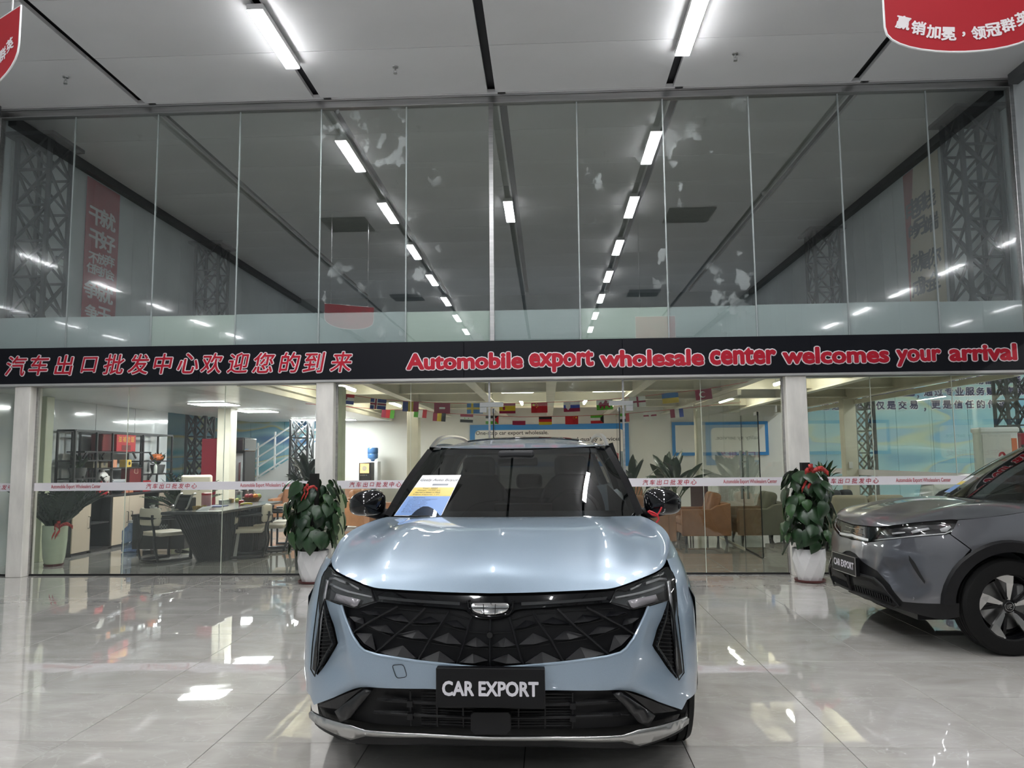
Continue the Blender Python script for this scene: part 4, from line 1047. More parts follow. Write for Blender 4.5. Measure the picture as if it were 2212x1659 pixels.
ct2 = [F2[0], Vector((0, .12, F2[0].z+.06)), Vector((0, .28, .985)), Vector((0, .6, 1.045)), Vector((0, 1.02, 1.075))]
rows = coons(cr(F2, 6), cr(cw2, 8), cr(ct2, 8), cr(sd2, 8), 30, 26, lambda u, v: Vector((0, 0, math.sin(math.pi*v)**.7*(.018*math.exp(-((u-.62)/.14)**2)+.012*(1-sm(.5, .7, u))))))
MB().grid(rows).build('hood', GREY, car2, smooth='all', mirror=True)
# dark lamp bar and headlights
cb = cut(P2([(548, 742), (620, 753), (690, 760), (765, 764), (700, 850), (675, 866), (610, 848), (540, 828)], 0, .82))
cb[0] = (0, cb[0][1]); cb[-1] = (0, cb[-1][1])
skin(N2, half(N2, cb), -.006, .05).build('lamp_bar', PAINT_BLK, car2, smooth=True)
dr = cut(P2([(545, 800), (610, 820), (692, 842), (690, 858), (610, 838), (545, 818)], 0, .78)); dr[0] = (0, dr[0][1]); dr[-1] = (0, dr[-1][1])
skin(N2, half(N2, dr), .003, .05).build('bar_strip', mat('white_lamp_strip', (.62, .62, .62), .2, coat=1.), car2, smooth=True)
for k, pq in enumerate(([(560, 765), (640, 775)], [(590, 800), (650, 815)])):
    a_, b_ = P2(pq, .05, .8); pair(MB().bar(on2(a_, .001), on2(b_, .001), .012, .004), 'bar_badge', CHROME, car2)
hl2 = P2([(690, 862), (768, 768), (880, 752), (1000, 738), (1120, 727), (1240, 717), (1318, 722), (1326, 735), (1287, 789), (1217, 813), (1000, 829), (800, 850)], .35, .8)
for sd in (1, -1):
    h_ = empty('headlight', parent=car2)
    def put(mb, nm, m, **k): return (mb if sd > 0 else flip(mb)).build(nm, m, h_, **k)
    put(skin(N2, hl2, -.03, .05), 'housing', SMOKE, smooth=True)
    for pq in ([(700, 852), (800, 838), (1000, 818), (1215, 800), (1280, 770), (1284, 782), (1217, 810), (1000, 827), (800, 848)], [(975, 785), (1020, 770), (1100, 760), (1110, 772), (1030, 790), (985, 805)], [(1180, 770), (1250, 745), (1262, 760), (1230, 790), (1190, 790)], [(840, 800), (930, 790), (935, 800), (845, 812)]):
        put(skin(N2, P2(pq, .5, .8), -.015, .05), 'lamp_strip', mat('white_lamp_strip', (.62, .62, .62), .2, coat=1.), smooth=True, solid=.006)
    put(skin(N2, hl2, .002, .05), 'lens', LENS, smooth='all')
# grey bumper skin
br2 = P2([(1245, 808), (1390, 915), (1318, 1000), (1262, 1120), (1240, 1290), (925, 1275), (838, 1160), (748, 1062), (650, 1002), (600, 945)], .7, .75)
S2 = br2[1][0]
bm2 = cut(P2([(545, 842), (610, 852), (675, 870), (700, 866), (800, 853), (1000, 832), (1217, 816)], 0, .78)); bm2[0] = (0, bm2[0][1])
cbot = cut(P2([(560, 925), (530, 915)], 0, .6)); cbot[-1] = (0, cbot[-1][1])
facet = P2([(770, 1025), (960, 1000), (1085, 1160), (1050, 1225), (925, 1228)], .5, .5)
def inpoly(pl_, x, y):
    c = False
    for i in range(len(pl_)):
        (x0, y0_), (x1, y1_) = pl_[i-1], pl_[i]
        if (y0_ > y) != (y1_ > y) and x < (x1-x0)*(y-y0_)/(y1_-y0_)+x0: c = not c
    return c
skin(N2, bm2+br2+cbot, 0, .035, lambda s_, z: -.018 if inpoly(facet, s_, z) else 0.).build('front_bumper', GREY, car2, smooth=True, mirror=True, angle=50)
lb2 = cut(P2([(540, 915), (600, 945), (650, 1002), (748, 1062), (838, 1160), (925, 1275), (1240, 1290), (1318, 1290), (1318, 1385), (1200, 1405), (900, 1330), (700, 1240), (600, 1205), (520, 1180)], .05, .6)); lb2[0] = (0, lb2[0][1]); lb2[-1] = (0, lb2[-1][1])
skin(N2, half(N2, lb2), -.008, .05).build('lower_bumper', SATIN_BLK, car2, smooth=True)
skin(N2, half(N2, [(0, .9), (.6, .88), (.85, .85), (.9, .5), (.85, .25), (0, .22)]), -.06, .08).build('nose_backing', mat('mouth_black', (.004, .004, .004), .6), car2)
def frame2(pq, nm, r=.010, off=.008):
    q = [on2(s_, off) for s_ in dense(P2(pq, .35, .45), .05)]; pair(MB().tube(q, r, 8, closed=True), nm, SATIN_BLK, car2, smooth=True)
frame2([(550, 1078), (600, 1075), (735, 1115), (790, 1165), (905, 1300), (860, 1320), (700, 1240), (575, 1195)], 'guard_frame')
op = P2([(590, 1110), (715, 1140), (745, 1175), (590, 1135)], .35, .45); pair(skin(N2, op, .002, .05), 'intake_opening', mat('mouth_black', (.004, .004, .004), .6), car2)
for k in range(15):
    u = 600+k*17; v0 = 1160+k*6.0; a_, b_ = P2([(u, v0), (u+10, v0+38)], .35, .4); pair(MB().bar(on2(a_, .004), on2(b_, .004), .008, .012), 'grille_slat', SATIN_BLK, car2)
sl = P2([(968, 955), (1012, 1010), (1080, 1135), (1076, 1152), (1000, 1045), (970, 990)], .7, .55); pair(skin(N2, sl, .003, .05), 'side_slit', mat('mouth_black', (.004, .004, .004), .6), car2)
a_ = P2([(1000, 1255)], .7, .35)[0]; pair(MB().ball(on2(a_, 0), .012, 12, (1, .5, 1)), 'parking_sensor', GREY, car2)
# plate
pe2 = empty('number_plate', (0, -.03, .54), parent=car2)
MB().box(-.22, .22, -.006, .03, -.073, .073).build('plate_board', mat('plate_black', (.006, .006, .007), .4, spec=.25), pe2, bev=.003)
MB().box(-.222, .222, -.008, -.004, .071, .076).box(-.222, .222, -.008, -.004, -.076, -.071).box(.219, .224, -.008, -.004, -.076, .076).box(-.224, -.219, -.008, -.004, -.076, .076).build('plate_rim', SILV, pe2)
text('lettering', 'CAR EXPORT', PTX, plane_mx((0, -.0075, 0), (1, 0, 0), (0, 0, 1)), pe2, width=.385, height=.060, bold=.036)
# sides
WY2, WR2, WB2, AR2 = .78, .345, 2.62, .405
def xw2(y): return interp([(.2, .78), (.37, .86), (.50, .895), (.64, .91), (.9, .915), (3.5, .915), (4.0, .87), (4.3, .72)], y)
TP2 = [(.30, e2.x-.03, e2.z-.012), (e2.y, e2.x, e2.z-.003), (.72, .828, .982), (1.0, .82, 1.017), (1.26, .785, 1.042), (2.2, .77, 1.08), (3.2, .76, 1.12), (4.0, .70, 1.15), (4.3, .58, 1.1)]
def zt2(y): return interp([(a, c) for a, b, c in TP2], y)
def xt2(y): return interp([(a, b) for a, b, c in TP2], y)
def side2(y, z):
    t = max(0, min(1, (z-.72)/(zt2(y)-.72)))
    return Vector((xw2(y)-(xw2(y)-xt2(y))*t**2.2+.008*math.exp(-((z-.78)/.05)**2)*(1-t), y, z))
def arch2(cy, r, a0, a1, n=14): return [(cy+r*math.cos(math.radians(a0+(a1-a0)*k/n)), WR2+r*math.sin(math.radians(a0+(a1-a0)*k/n))) for k in range(n+1)]
seam = [(N2.at(*q).y+.004, q[1]) for q in (br2[0], br2[1])]
ol = [(WY2+AR2*math.cos(math.radians(150)), WR2+AR2*math.sin(math.radians(150))), seam[1], seam[0], (e2.y+.002, e2.z-.004)]+[(a, zt2(a)) for a in [e2.y+.05+(4.3-e2.y-.05)*k/26 for k in range(27)]]+[(4.3, .4)]
ol += [(WY2+WB2+AR2, .38)]+arch2(WY2+WB2, AR2, 5, 175)+[(WY2+WB2-AR2, .38), (WY2+AR2, .38)]+arch2(WY2, AR2, 5, 148)
vs, fs = fill(ol, .07)
pair(MB().add([side2(a, b) for a, b in vs], fs), 'body_side', GREY, car2, smooth='all')
for cy in (WY2, WY2+WB2):
    ring = arch2(cy, AR2+.075, -2, 178, 22); inr = arch2(cy, AR2-.01, -2, 178, 22)
    rows = [[side2(a, b)+Vector((.003, 0, 0)) for a, b in ring], [side2(a, b)+Vector((.020, 0, 0)) for a, b in arch2(cy, AR2+.06, -2, 178, 22)], [side2(a, b)+Vector((.016, 0, 0)) for a, b in inr], [side2(a, b)+Vector((-.24, 0, 0)) for a, b in inr]]
    pair(MB().grid(rows), 'arch_cladding', SATIN_BLK, car2, smooth=True)
pair(MB().grid([[Vector((x_, y, z)) for x_, z in ((.915, .40), (.93, .30), (.90, .22), (.75, .2))] for y in (WY2+AR2, 2.2, WY2+WB2-AR2)]), 'rocker', SATIN_BLK, car2, smooth=True)
MB().box(-.60, .60, .25, 4.1, .2, .34).build('floor_pan', SATIN_BLK, car2)
for cy in (WY2, WY2+WB2):
    for sd in (1, -1):
        e, ri, h = wheel(car2, sd*.80, cy, WR2, .215, sd, 'star')
        ALW = mat('diamond_cut_alloy', (.70, .69, .68), .22, .9)
        for k in range(5):
            a = 2*math.pi*k/5+.25; mb = MB(); ca, sa = math.cos(a), math.sin(a)
            def q(r_, t_, x_): return Vector((x_, r_*ca-t_*sa, r_*sa+t_*ca))
            o_ = [q(.045, -.010, h*.55), q(.045, .010, h*.55), q(ri*.74, .030, h*.74), q(ri*.93, .135, h*.77), q(ri*.985, .125, h*.78), q(ri*.985, .02, h*.78), q(ri*.97, -.02, h*.78), q(ri*.72, -.022, h*.72)]
            i_ = [p-Vector((.02, 0, 0)) for p in o_]; n = len(o_)
            mb.add(o_+i_, [tuple(range(n)), tuple(range(2*n-1, n-1, -1))]+[(j, (j+1) % n, n+(j+1) % n, n+j) for j in range(n)])
            mb.build('spoke', ALW, e)
            MB().bar(q(.05, .015, h*.45), q(ri*.9, .10, h*.45), .022, .03, (1, 0, 0)).build('inner_spoke', PAINT_BLK, e)
        MB().lathe([(.03, h*.5), (.045, h*.58), (.04, h*.62), (.038, h*.62)], 24, Matrix.Rotation(math.pi/2, 4, 'Y')).build('hub_cap', PAINT_BLK, e, smooth=True)
        if sd > 0 and cy == WY2:
            x_ = h*.625
            MB().tube([(x_, .033*math.cos(2*math.pi*k/24), .033*math.sin(2*math.pi*k/24)) for k in range(24)], .0022, 6, closed=True).build('hub_ring', CHROME, e)
            lg = MB()
            for pl_ in ([(-.018, .012), (-.018, -.014)], [(-.006, .014), (-.006, -.012), (-.012, -.016)], [(-.001, .014), (.016, .014), (.016, .003), (.003, -.001), (.003, -.014), (.018, -.014)], [(.0, .006), (.008, .006)]):
                for a_, b_ in zip(pl_, pl_[1:]): lg.bar((x_, a_[0], a_[1]), (x_, b_[0], b_[1]), .0036, .003, (1, 0, 0))
            lg.build('hub_logo', CHROME, e)
        MB().box(-.02, .05, .08, .13, .02, .15).build('brake_caliper', mat('caliper_grey', (.22, .22, .22), .4, .6), e, bev=.01)
# greenhouse
CG2 = glass('car_glass_olive', (.50, .53, .49), .09, edge=.7)
wb2 = [Vector((0, 1.04, 1.078)), Vector((.3, 1.07, 1.075)), Vector((.55, 1.14, 1.065)), Vector((.735, 1.25, 1.05))]
wt2 = [Vector((0, 1.80, 1.51)), Vector((.3, 1.82, 1.512)), Vector((.5, 1.87, 1.508)), Vector((.575, 1.92, 1.50))]
wc2 = [wb2[0], Vector((0, 1.41, 1.315)), wt2[0]]; ws2 = [wb2[-1], Vector((.67, 1.56, 1.29)), wt2[-1]]
w2r = coons(cr(wb2, 6), cr(wt2, 6), cr(wc2, 6), cr(ws2, 6), 16, 12)
MB().grid(w2r).build('windshield', CG2, car2, smooth='all', mirror=True)
ap2 = [Vector((.785, 1.30, 1.05)), Vector((.715, 1.62, 1.29)), Vector((.62, 1.98, 1.49))]
pair(MB().grid([cr(ws2, 6), [p.lerp(q, .5)+Vector((.015, -.01, .012)) for p, q in zip(cr(ws2, 6), cr(ap2, 6))], cr(ap2, 6)]), 'front_pillar', PAINT_BLK, car2, smooth=True)
R2 = [(1.8, 1.512), (2.2, 1.565), (2.7, 1.59), (3.2, 1.585), (3.8, 1.53)]
MB().grid([[Vector((.6*u, 1.80+.12*u**2.2+(3.8-1.80-.12*u**2.2)*t, interp(R2, 1.80+.12*u**2.2+(3.8-1.80-.12*u**2.2)*t)-.05*sm(0, .25, t)*u**3)) for u in [i/10 for i in range(11)]]+[Vector((.63, 1.96+1.84*t, interp(R2, 1.96+1.84*t)-.06))] for t in [j/14 for j in range(15)]]).build('roof', GREY, car2, smooth='all', mirror=True)
b2 = [Vector((xt2(y)-.003, y, zt2(y)+.002)) for y in (1.32, 1.9, 2.6, 3.3, 3.8)]; t2 = [ap2[-1], Vector((.632, 2.3, 1.52)), Vector((.63, 2.7, 1.53)), Vector((.62, 3.2, 1.52)), Vector((.60, 3.7, 1.47))]
pair(MB().grid([cr(b2, 4), cr(t2, 4)]), 'side_glass', DARKGL, car2, smooth='all')
MB().grid([[Vector((x_, 4.28-.10*(x_/.6)**2, z)) for x_ in (0, .3, .6)] for z in (.3, .7, 1.1)]+[[Vector((x_, 3.82, 1.52)) for x_ in (0, .3, .56)]]).build('tailgate', GREY, car2, mirror=True)
MB().box(-.70, .70, 1.30, 1.75, .85, 1.03).build('dashboard', TRIM_IN, car2, bev=.05, seg=3)
for sx_ in (-.36, .36):
    s_ = empty('front_seat', parent=car2)
    rbox((sx_-.24, sx_+.24, 2.1, 2.6, .5, .68), SEAT, 'cushion', s_, .06)
    rbox((sx_-.23, sx_+.23, 2.55, 2.70, .62, 1.22), SEAT, 'backrest', s_, .06)
    rbox((sx_-.12, sx_+.12, 2.60, 2.69, 1.22, 1.38), SEAT, 'headrest', s_, .04)
# sheet on its windshield, far side
q0 = [Vector((-.62, 1.20, 1.085)), Vector((-.36, 1.10, 1.092)), Vector((-.33, 1.32, 1.245)), Vector((-.57, 1.42, 1.235))]
n_ = (q0[1]-q0[0]).cross(q0[3]-q0[0]).normalized(); n_ = n_ if n_.y < 0 else -n_
s2 = empty('price_sheet', C2O, C2A, 'price sheet on the grey car\'s windshield, blue at the foot', 'sheet')
def qd(v0, v1, m, nm, l): MB().prism([q0[0].lerp(q0[3], v0)+n_*l, q0[1].lerp(q0[2], v0)+n_*l, q0[1].lerp(q0[2], v1)+n_*l, q0[0].lerp(q0[3], v1)+n_*l], -n_*.001).build(nm, m, s2)
qd(0, 1, MATS['paper_white'], 'paper', .012); qd(.46, .66, MATS['paper_yellow'], 'yellow_field', .0135); qd(.02, .45, MATS['paper_blue'], 'blue_field', .0135)
# ================================================================== plants
LEAFD = mat('leaf_green', (.014, .040, .014), .33, spec=.55, noise=(9, .35, 3))
LEAFL = mat('leaf_light', (.028, .075, .022), .35, spec=.5, noise=(9, .3, 3))
LEAFK = mat('leaf_dark', (.008, .024, .011), .35, noise=(9, .3, 3))
STEM = mat('stem_green', (.05, .09, .03), .5)
POTW = mat('pot_white', (.78, .77, .77), .25, coat=.4)
SAUC = mat('saucer_maroon', (.10, .018, .018), .4)
MOSS = mat('moss_pole', (.012, .011, .010), .9)
RIB = mat('ribbon_red_gold', (.42, .035, .03), .5, noise=(55, .6, 1))
SOIL = mat('potting_soil', (.03, .022, .015), .9)
def heart(w_, l_, cup=.10, droop=.25):
    """heart leaf hanging from the origin, tip towards -z, face towards -y"""
    rows = []
    for v, hw in ((-.10, .22), (.0, .40), (.18, .50), (.38, .48), (.58, .37), (.76, .23), (.90, .10), (1.0, .008)):
        row = []
        for u in (-1, -.55, 0, .55, 1):
            lift = .06 if (v < 0.05 and abs(u) < .5) else 0.
            row.append(Vector((u*hw*w_, -cup*w_*(1-u*u)*.6+droop*l_*(v-.2)**2*(1 if v > .2 else .3)+.05*w_*abs(u), -(v+lift)*l_)))
        rows.append(row)
    return MB().grid(rows)
HEARTS = [heart(.17, .19).mesh('leaf', LEAFD), heart(.15, .17, .14, .4).mesh('leaf', LEAFL), heart(.19, .20, .06, .15).mesh('leaf', LEAFD), heart(.12, .15, .12, .5).mesh('leaf', LEAFK)]
for me in HEARTS: me.polygons.foreach_set('use_smooth', [True]*len(me.polygons))
def aim(loc, az, tilt, roll=0., sc=1.):
    """place a leaf whose face looks along azimuth az, tipped out by tilt"""
    return Matrix.Translation(loc) @ Matrix.Rotation(az+math.pi/2, 4, 'Z') @ Matrix.Rotation(-tilt, 4, 'X') @ Matrix.Rotation(roll, 4, 'Y') @ Matrix.Scale(sc, 4)
def facet_pot(root, r0, r1, h):
    rings = [(r0*.80, 0), (r0, h*.30), (r1, h*.68), (r1*.95, h)]; n = 10; vs = []
    for k, (r, z) in enumerate(rings): vs += [Vector((r*math.cos(2*math.pi*(i+.5*(k % 2))/n), r*math.sin(2*math.pi*(i+.5*(k % 2))/n), z+.018)) for i in range(n)]
    fs = [tuple(range(n))[::-1]]
    for k in range(3):
        for i in range(n):
            a, b = k*n+i, k*n+(i+1) % n; c, d = (k+1)*n+i, (k+1)*n+(i+1) % n
            fs += [(a, b, c), (b, d, c)] if k % 2 == 0 else [(a, b, d), (a, d, c)]
    MB().add(vs, fs).build('pot', POTW, root)
    MB().lathe([(r0*.95, 0), (r0*1.02, .008), (r0*1.06, .03), (r0*1.0, .03), (r0*.9, .012)], 28).build('saucer', SAUC, root, smooth=True)
    MB().lathe([(.001, h-.03), (r1*.93, h-.03), (r1*.93, h-.02), (.001, h-.02)], 20).build('soil', SOIL, root)
def bow(root, loc, s_, az):
    b = MB(); M = Matrix.Translation(loc) @ Matrix.Rotation(az, 4, 'Z')
    for pts in ([(0, 0, 0), (.05, -.02, .035), (.10, -.02, .04), (.13, 0, .02), (.16, 0, -.005)], [(0, 0, 0), (-.03, -.02, .03), (-.05, -.01, .0), (-.03, -.02, -.04), (-.06, -.01, -.10), (-.08, .0, -.15)], [(0, 0, 0), (.02, -.02, -.03), (-.01, -.03, -.08), (-.035, -.02, -.13)], [(0, 0, .02), (.02, -.02, .06), (-.02, -.02, .055), (0, 0, .01)]):
        c = cr([Vector(p)*s_ for p in pts], 3); b.grid([[M @ (p+Vector((0, 0, w_*s_))) for p in c] for w_ in (-.022, .022)])
    b.build('ribbon', RIB, root, smooth='all', solid=.003)
def pothos(px, py, seed, label, prof, top, n, bowz, baz):
    q = G(px, py); R = random.Random(seed); root = empty('potted_pothos', (q.x, q.y, 0), 0, label, 'plant', 'pothos plants outside the glass')
    facet_pot(root, .165, .19, .36)
    MB().box(-.045, .045, -.045, .045, .34, top).build('moss_pole', MOSS, root)
    for k in range(n):
        t = (k+.5)/n; z = .46+(top-.10-.46)*t; az = k*2.39996+R.uniform(-.3, .3)
        r = interp(prof, z)*R.uniform(.5, 1.12)
        me = HEARTS[R.choice((0, 0, 1, 2, 2, 3))]; o = bpy.data.objects.new('leaf', me); COL.objects.link(o); o.parent = root
        p = Vector((r*math.cos(az), r*math.sin(az), z+R.uniform(-.02, .05)))
        o.matrix_local = aim(p, az, R.uniform(.05, .55)+(.5*sm(top-.4, top, z)), R.uniform(-.55, .55), R.uniform(.62, 1.08))
        if k % 4 == 0:
            MB().tube([Vector((.03*math.cos(az), .03*math.sin(az), z-.12)), Vector((p.x*.6, p.y*.6, z)), p], .004, 5).build('stalk', STEM, root)
    bow(root, (-.02, -.23, bowz), 1.3 if baz == 0 else .8, baz)
    return root
pothos(1750, 1256, 3, 'pothos with a red bow on its black pole, right of the third pillar', [(.4, .25), (.6, .29), (.9, .29), (1.1, .24), (1.3, .19)], 1.36, 125, 1.24, 0)
pothos(676, 1258, 11, 'pothos beside the second pillar, partly hidden by the blue car', [(.4, .29), (.6, .31), (.9, .33), (1.1, .31), (1.25, .25)], 1.28, 120, 1.10, .6)

def strap(w_, l_, fold=.25, arch_=.3):
    """long paddle leaf from the origin along +z, arching towards +y"""
    rows = []
    for k in range(9):
        v = k/8; hw = w_/2*math.sin(math.pi*min(1, .06+v*.94))**.7*(1-.25*v)
        if k == 8: hw = .002
        y = arch_*l_*v*v; z = l_*(v-.28*arch_*v*v)
        rows.append([Vector((u*hw, y-fold*hw*abs(u), z)) for u in (-1, -.5, 0, .5, 1)])
    return MB().grid(rows)
def broad_plant(name, loc, label, n, hgt, lw, ll, spread, pot, seed, m=LEAFD, group=None, cat='plant', zb=0.):
    R = random.Random(seed); root = empty(name, loc, 0, label, cat, group)
    if pot:
        r0, r1, h, pm_ = pot; MB().lathe([(r0, zb), (r0*1.02, zb+.01), (r1, zb+h*.8), (r1*1.02, zb+h), (r1*.92, zb+h), (r1*.9, zb+h-.04), (.01, zb+h-.04)], 24).build('pot', pm_, root, smooth=True)
        zs = zb+h-.04
    else: zs = zb
    mes = [strap(lw*k, ll*k, .25, a_).mesh('leaf', m) for k, a_ in ((1, .25), (.85, .5), (1.1, .12))]
    for me in mes: me.polygons.foreach_set('use_smooth', [True]*len(me.polygons))
    for k in range(n):
        az = k*2.39996+R.uniform(-.4, .4); out = R.uniform(.1, 1)*spread; hh = (hgt-zs-ll*.8)*(1-.55*(out/spread)**1.5*R.uniform(.5, 1))
        b = Vector((out*.9*math.cos(az), out*.9*math.sin(az), zs+max(.05, hh)))
        MB().tube([Vector((.03*math.cos(az), .03*math.sin(az), zs)), Vector((b.x*.4, b.y*.4, zs+(b.z-zs)*.6)), b], [.010, .008, .006], 6).build('stalk', STEM, root)
        o = bpy.data.objects.new('leaf', mes[k % 3]); COL.objects.link(o); o.parent = root
        o.matrix_local = Matrix.Translation(b) @ Matrix.Rotation(az-math.pi/2, 4, 'Z') @ Matrix.Rotation(-(.15+.8*out/spread)*R.uniform(.7, 1.1), 4, 'X') @ Matrix.Rotation(R.uniform(-.8, .8), 4, 'Z') @ Matrix.Scale(R.uniform(.8, 1.1), 4)
    return root
GPOT = mat('pot_celadon', (.50, .56, .42), .25, coat=.3, noise=(4, .1, 3)); BPOT = mat('pot_black', (.02, .02, .02), .4)
q = W(1368, 1080, 13.2); broad_plant('bird_of_paradise', (q.x, q.y, 0), 'tall broad-leaved plant nearest the door, right of the blue car\'s roof', 14, 1.42, .14, .42, .26, (.17, .2, .4, BPOT), 4, group='broad-leaved plants in the flag room')
q = W(1460, 1080, 14.4); broad_plant('bird_of_paradise', (q.x, q.y, 0), 'tall broad-leaved plant behind the tan armchair', 18, 1.48, .20, .50, .30, (.19, .22, .45, BPOT), 5, group='broad-leaved plants in the flag room')
q = W(1545, 1080, 15.4); broad_plant('bird_of_paradise', (2.40, 15.6, 0), 'added broad-leaved plant standing in for a reflection at the inner glass wall', 14, 1.48, .22, .52, .26, (.18, .2, .45, BPOT), 6, group='broad-leaved plants in the flag room')  # added plant in place of leaves mirrored in the inner glass
q = W(664, 1100, 10.15); broad_plant('dark_leaf_plant', (q.x, 10.15, 0), 'dark upright leafy plant inside the glass behind the left pothos', 26, 1.55, .12, .36, .17, (.14, .17, .5, BPOT), 8, LEAFK)
q = W(1780, 1060, 12.6); broad_plant('small_leaf_plant', (q.x, 12.6, 0), 'leafy plant behind the glass left of the switch box pillar', 22, 1.36, .07, .20, .26, (.16, .2, .5, BPOT), 9, LEAFL)
# fronded plants
def frond(l_, n, lw, ll):
    mb = MB(); pts = [Vector((0, .28*l_*(k/n)**2, l_*(k/n)*(1-.12*(k/n)))) for k in range(n+1)]
    mb.tube([pts[0], pts[n//2], pts[n]], [.012, .008, .003], 5)
    for k in range(int(n*.25), n+1):
        p = pts[k]; f = math.sin(math.pi*(.25+.7*k/n))
        for s_ in (-1, 1):
            a = p; t = p+Vector((s_*ll*f, .10*ll, .62*ll*f)); m_ = a.lerp(t, .5)
            sd_ = Vector((s_*.35, .1, -1)).normalized()*lw*f
            mb.add([a, m_+sd_, t, m_-sd_, m_+Vector((0, -.008, 0))], [(0, 1, 4), (1, 2, 4), (2, 3, 4), (3, 0, 4)])
    return mb
FR = [frond(.85, 15, .042, .15).mesh('frond', LEAFK), frond(.70, 13, .032, .14).mesh('frond', LEAFD)]
def zz(name, loc, label, n, spread, zb, seed, sc=1., pot=None):
    R = random.Random(seed); root = empty(name, loc, 0, label, 'plant', 'fronded plants of the office')
    if pot:
        MB().lathe([(r, z) for r, z in pot]+[(pot[-1][0]*.9, pot[-1][1]), (pot[-1][0]*.88, pot[-1][1]-.05), (.01, pot[-1][1]-.05)], 28).build('pot', GPOT, root, smooth=True)
        MB().lathe([(pot[0][0]*1.05, 0), (pot[0][0]*1.12, .03), (pot[0][0]*1.02, .03)], 24).build('saucer', SAUC, root)
    for k in range(n):
        az = k*2.39996; o = bpy.data.objects.new('frond', FR[k % 2]); COL.objects.link(o); o.parent = root
        o.matrix_local = Matrix.Translation((.06*math.cos(az), .06*math.sin(az), zb)) @ Matrix.Rotation(az-math.pi/2, 4, 'Z') @ Matrix.Rotation(-R.uniform(.05, spread), 4, 'X') @ Matrix.Scale(sc*R.uniform(.8, 1.1), 4)
    return root
q = G(98, 1224); z1 = zz('fronded_plant', (q.x+.05, q.y+.1, 0), 'fronded dark green plant in a tall celadon pot with red ribbon', 44, .62, .50, 2, 1.05, [(.115, .02), (.14, .12), (.158, .35), (.16, .56)])
bow(z1, (.13, -.12, .54), 1.1, .3)
q = W(398, 1060, 13.3); zz('fronded_plant', (q.x, q.y, 0), 'fronded dark plant between shelf and red cabinet', 36, 1.0, .55, 7, 1.0, [(.18, 0.02), (.2, .3), (.2, .6)])
# ================================================================== office behind the left glazing
BKM = mat('black_metal', (.022, .022, .024), .4)
BEIGE = mat('beige_laminate', (.56, .47, .37), .45)
DKW = mat('dark_laminate', (.035, .034, .036), .45)
XF = -7.26                           # front plane of the shelf and cabinets
def yz(px, py): p = WX(px, py, XF); return p.y, p.z
# low cabinets under the shelf
cabs = [(yz(157, 1100)[0], yz(198, 1100)[0], 'door', 1), (yz(198, 1100)[0], yz(243, 1100)[0], 'open', 0), (yz(243, 1100)[0], yz(312, 1100)[0], 'door', 2), (yz(312, 1100)[0], yz(345, 1060)[0], 'open', 0), (yz(345, 1060)[0], yz(378, 1060)[0], 'door', 1)]
names = ['beige one-door cabinet at the near end of the low row', 'open dark cabinet with one inner shelf in the low row', 'beige two-door cabinet in the middle of the low row', 'open dark cabinet behind the office chair', 'beige cabinet at the far end of the low row']
for (ya, yb, kd, nd), lb in zip(cabs, names):
    c = empty('cabinet', (XF, ya, 0), label=lb, cat='cabinet', group='low cabinets along the office wall'); w_ = yb-ya
    MB().box(-.36, -.02, .004, .02, .03, .86).box(-.36, -.02, w_-.02, w_-.004, .03, .86).box(-.36, -.02, .02, w_-.02, .03, .05).box(-.36, -.34, .02, w_-.02, .05, .86).box(-.34, -.02, .05, w_-.05, 0, .03).build('body', DKW, c)
    if kd == 'open': MB().box(-.34, -.04, .02, w_-.02, .44, .46).build('shelf_board', DKW, c)
    for k in range(nd):
        a, b = .01+(w_-.02)*k/nd+.004, .01+(w_-.02)*(k+1)/nd-.004
        d = MB().box(-.02, 0, a, b, .05, .85).build('door', BEIGE, c, bev=.003)
        hy = (b-.06) if k == 0 else (a+.06)
        MB().tube([(0, hy, .40), (.03, hy, .40), (.03, hy, .58), (0, hy, .58)], .007, 6).build('handle', BKM, d)
MB_ = MB().box(XF-.36, XF+.01, cabs[0][0]-.02, cabs[-1][1]+.02, .862, .89).build('worktop', DKW, bev=.003); tag(MB_, 'long dark worktop lying over the low cabinet row', 'worktop')
# open shelf frame on the worktop
sh_ = empty('display_shelf', (0, 0, .89), label='tall black metal display shelf with open compartments along the office wall', cat='shelf')
YA, YB = yz(166, 960)[0], yz(375, 960)[0]; ZT = 1.93
def pbar(a, b, nm, w_=.03, x=XF-.03):
    MB().bar((x, a[0], a[1]-.89), (x, b[0], b[1]-.89), w_, w_).build(nm, BKM, sh_)
for px in (166, 197, 213, 247, 313, 340, 375):
    y = yz(px, 960)[0]
    for x in (XF-.03, XF-.31):
        if px in (197, 340) and x > XF-.1: continue
        pbar((y, .89), (y, ZT), 'post', .03, x)
for x in (XF-.03, XF-.31): pbar((YA, ZT), (YB, ZT), 'top_rail', .03, x)
for y in (YA, YB): MB().bar((XF-.03, y, ZT-.89), (XF-.31, y, ZT-.89), .03, .03).build('end_rail', BKM, sh_)
def board(pa, pb, z, nm='shelf_board'):
    a, b = yz(pa, 960)[0], yz(pb, 960)[0]; MB().box(XF-.32, XF-.02, a, b, z-.89-.012, z-.89+.012).build(nm, BKM, sh_)
board(166, 247, 1.46); board(187, 330, 1.60); board(313, 375, 1.44); board(166, 213, 1.18); board(213, 313, 1.06); board(213, 313, 1.33); board(313, 375, 1.20)
for a, b in (((183, 990), (193, 976)), ((224, 988), (232, 976)), ((290, 976), (297, 990)), ((326, 977), (334, 990)), ((183, 1030), (192, 1043)), ((222, 1030), (230, 1042)), ((332, 1023), (324, 1036))): pbar(yz(*a), yz(*b), 'slant_bar', .024)
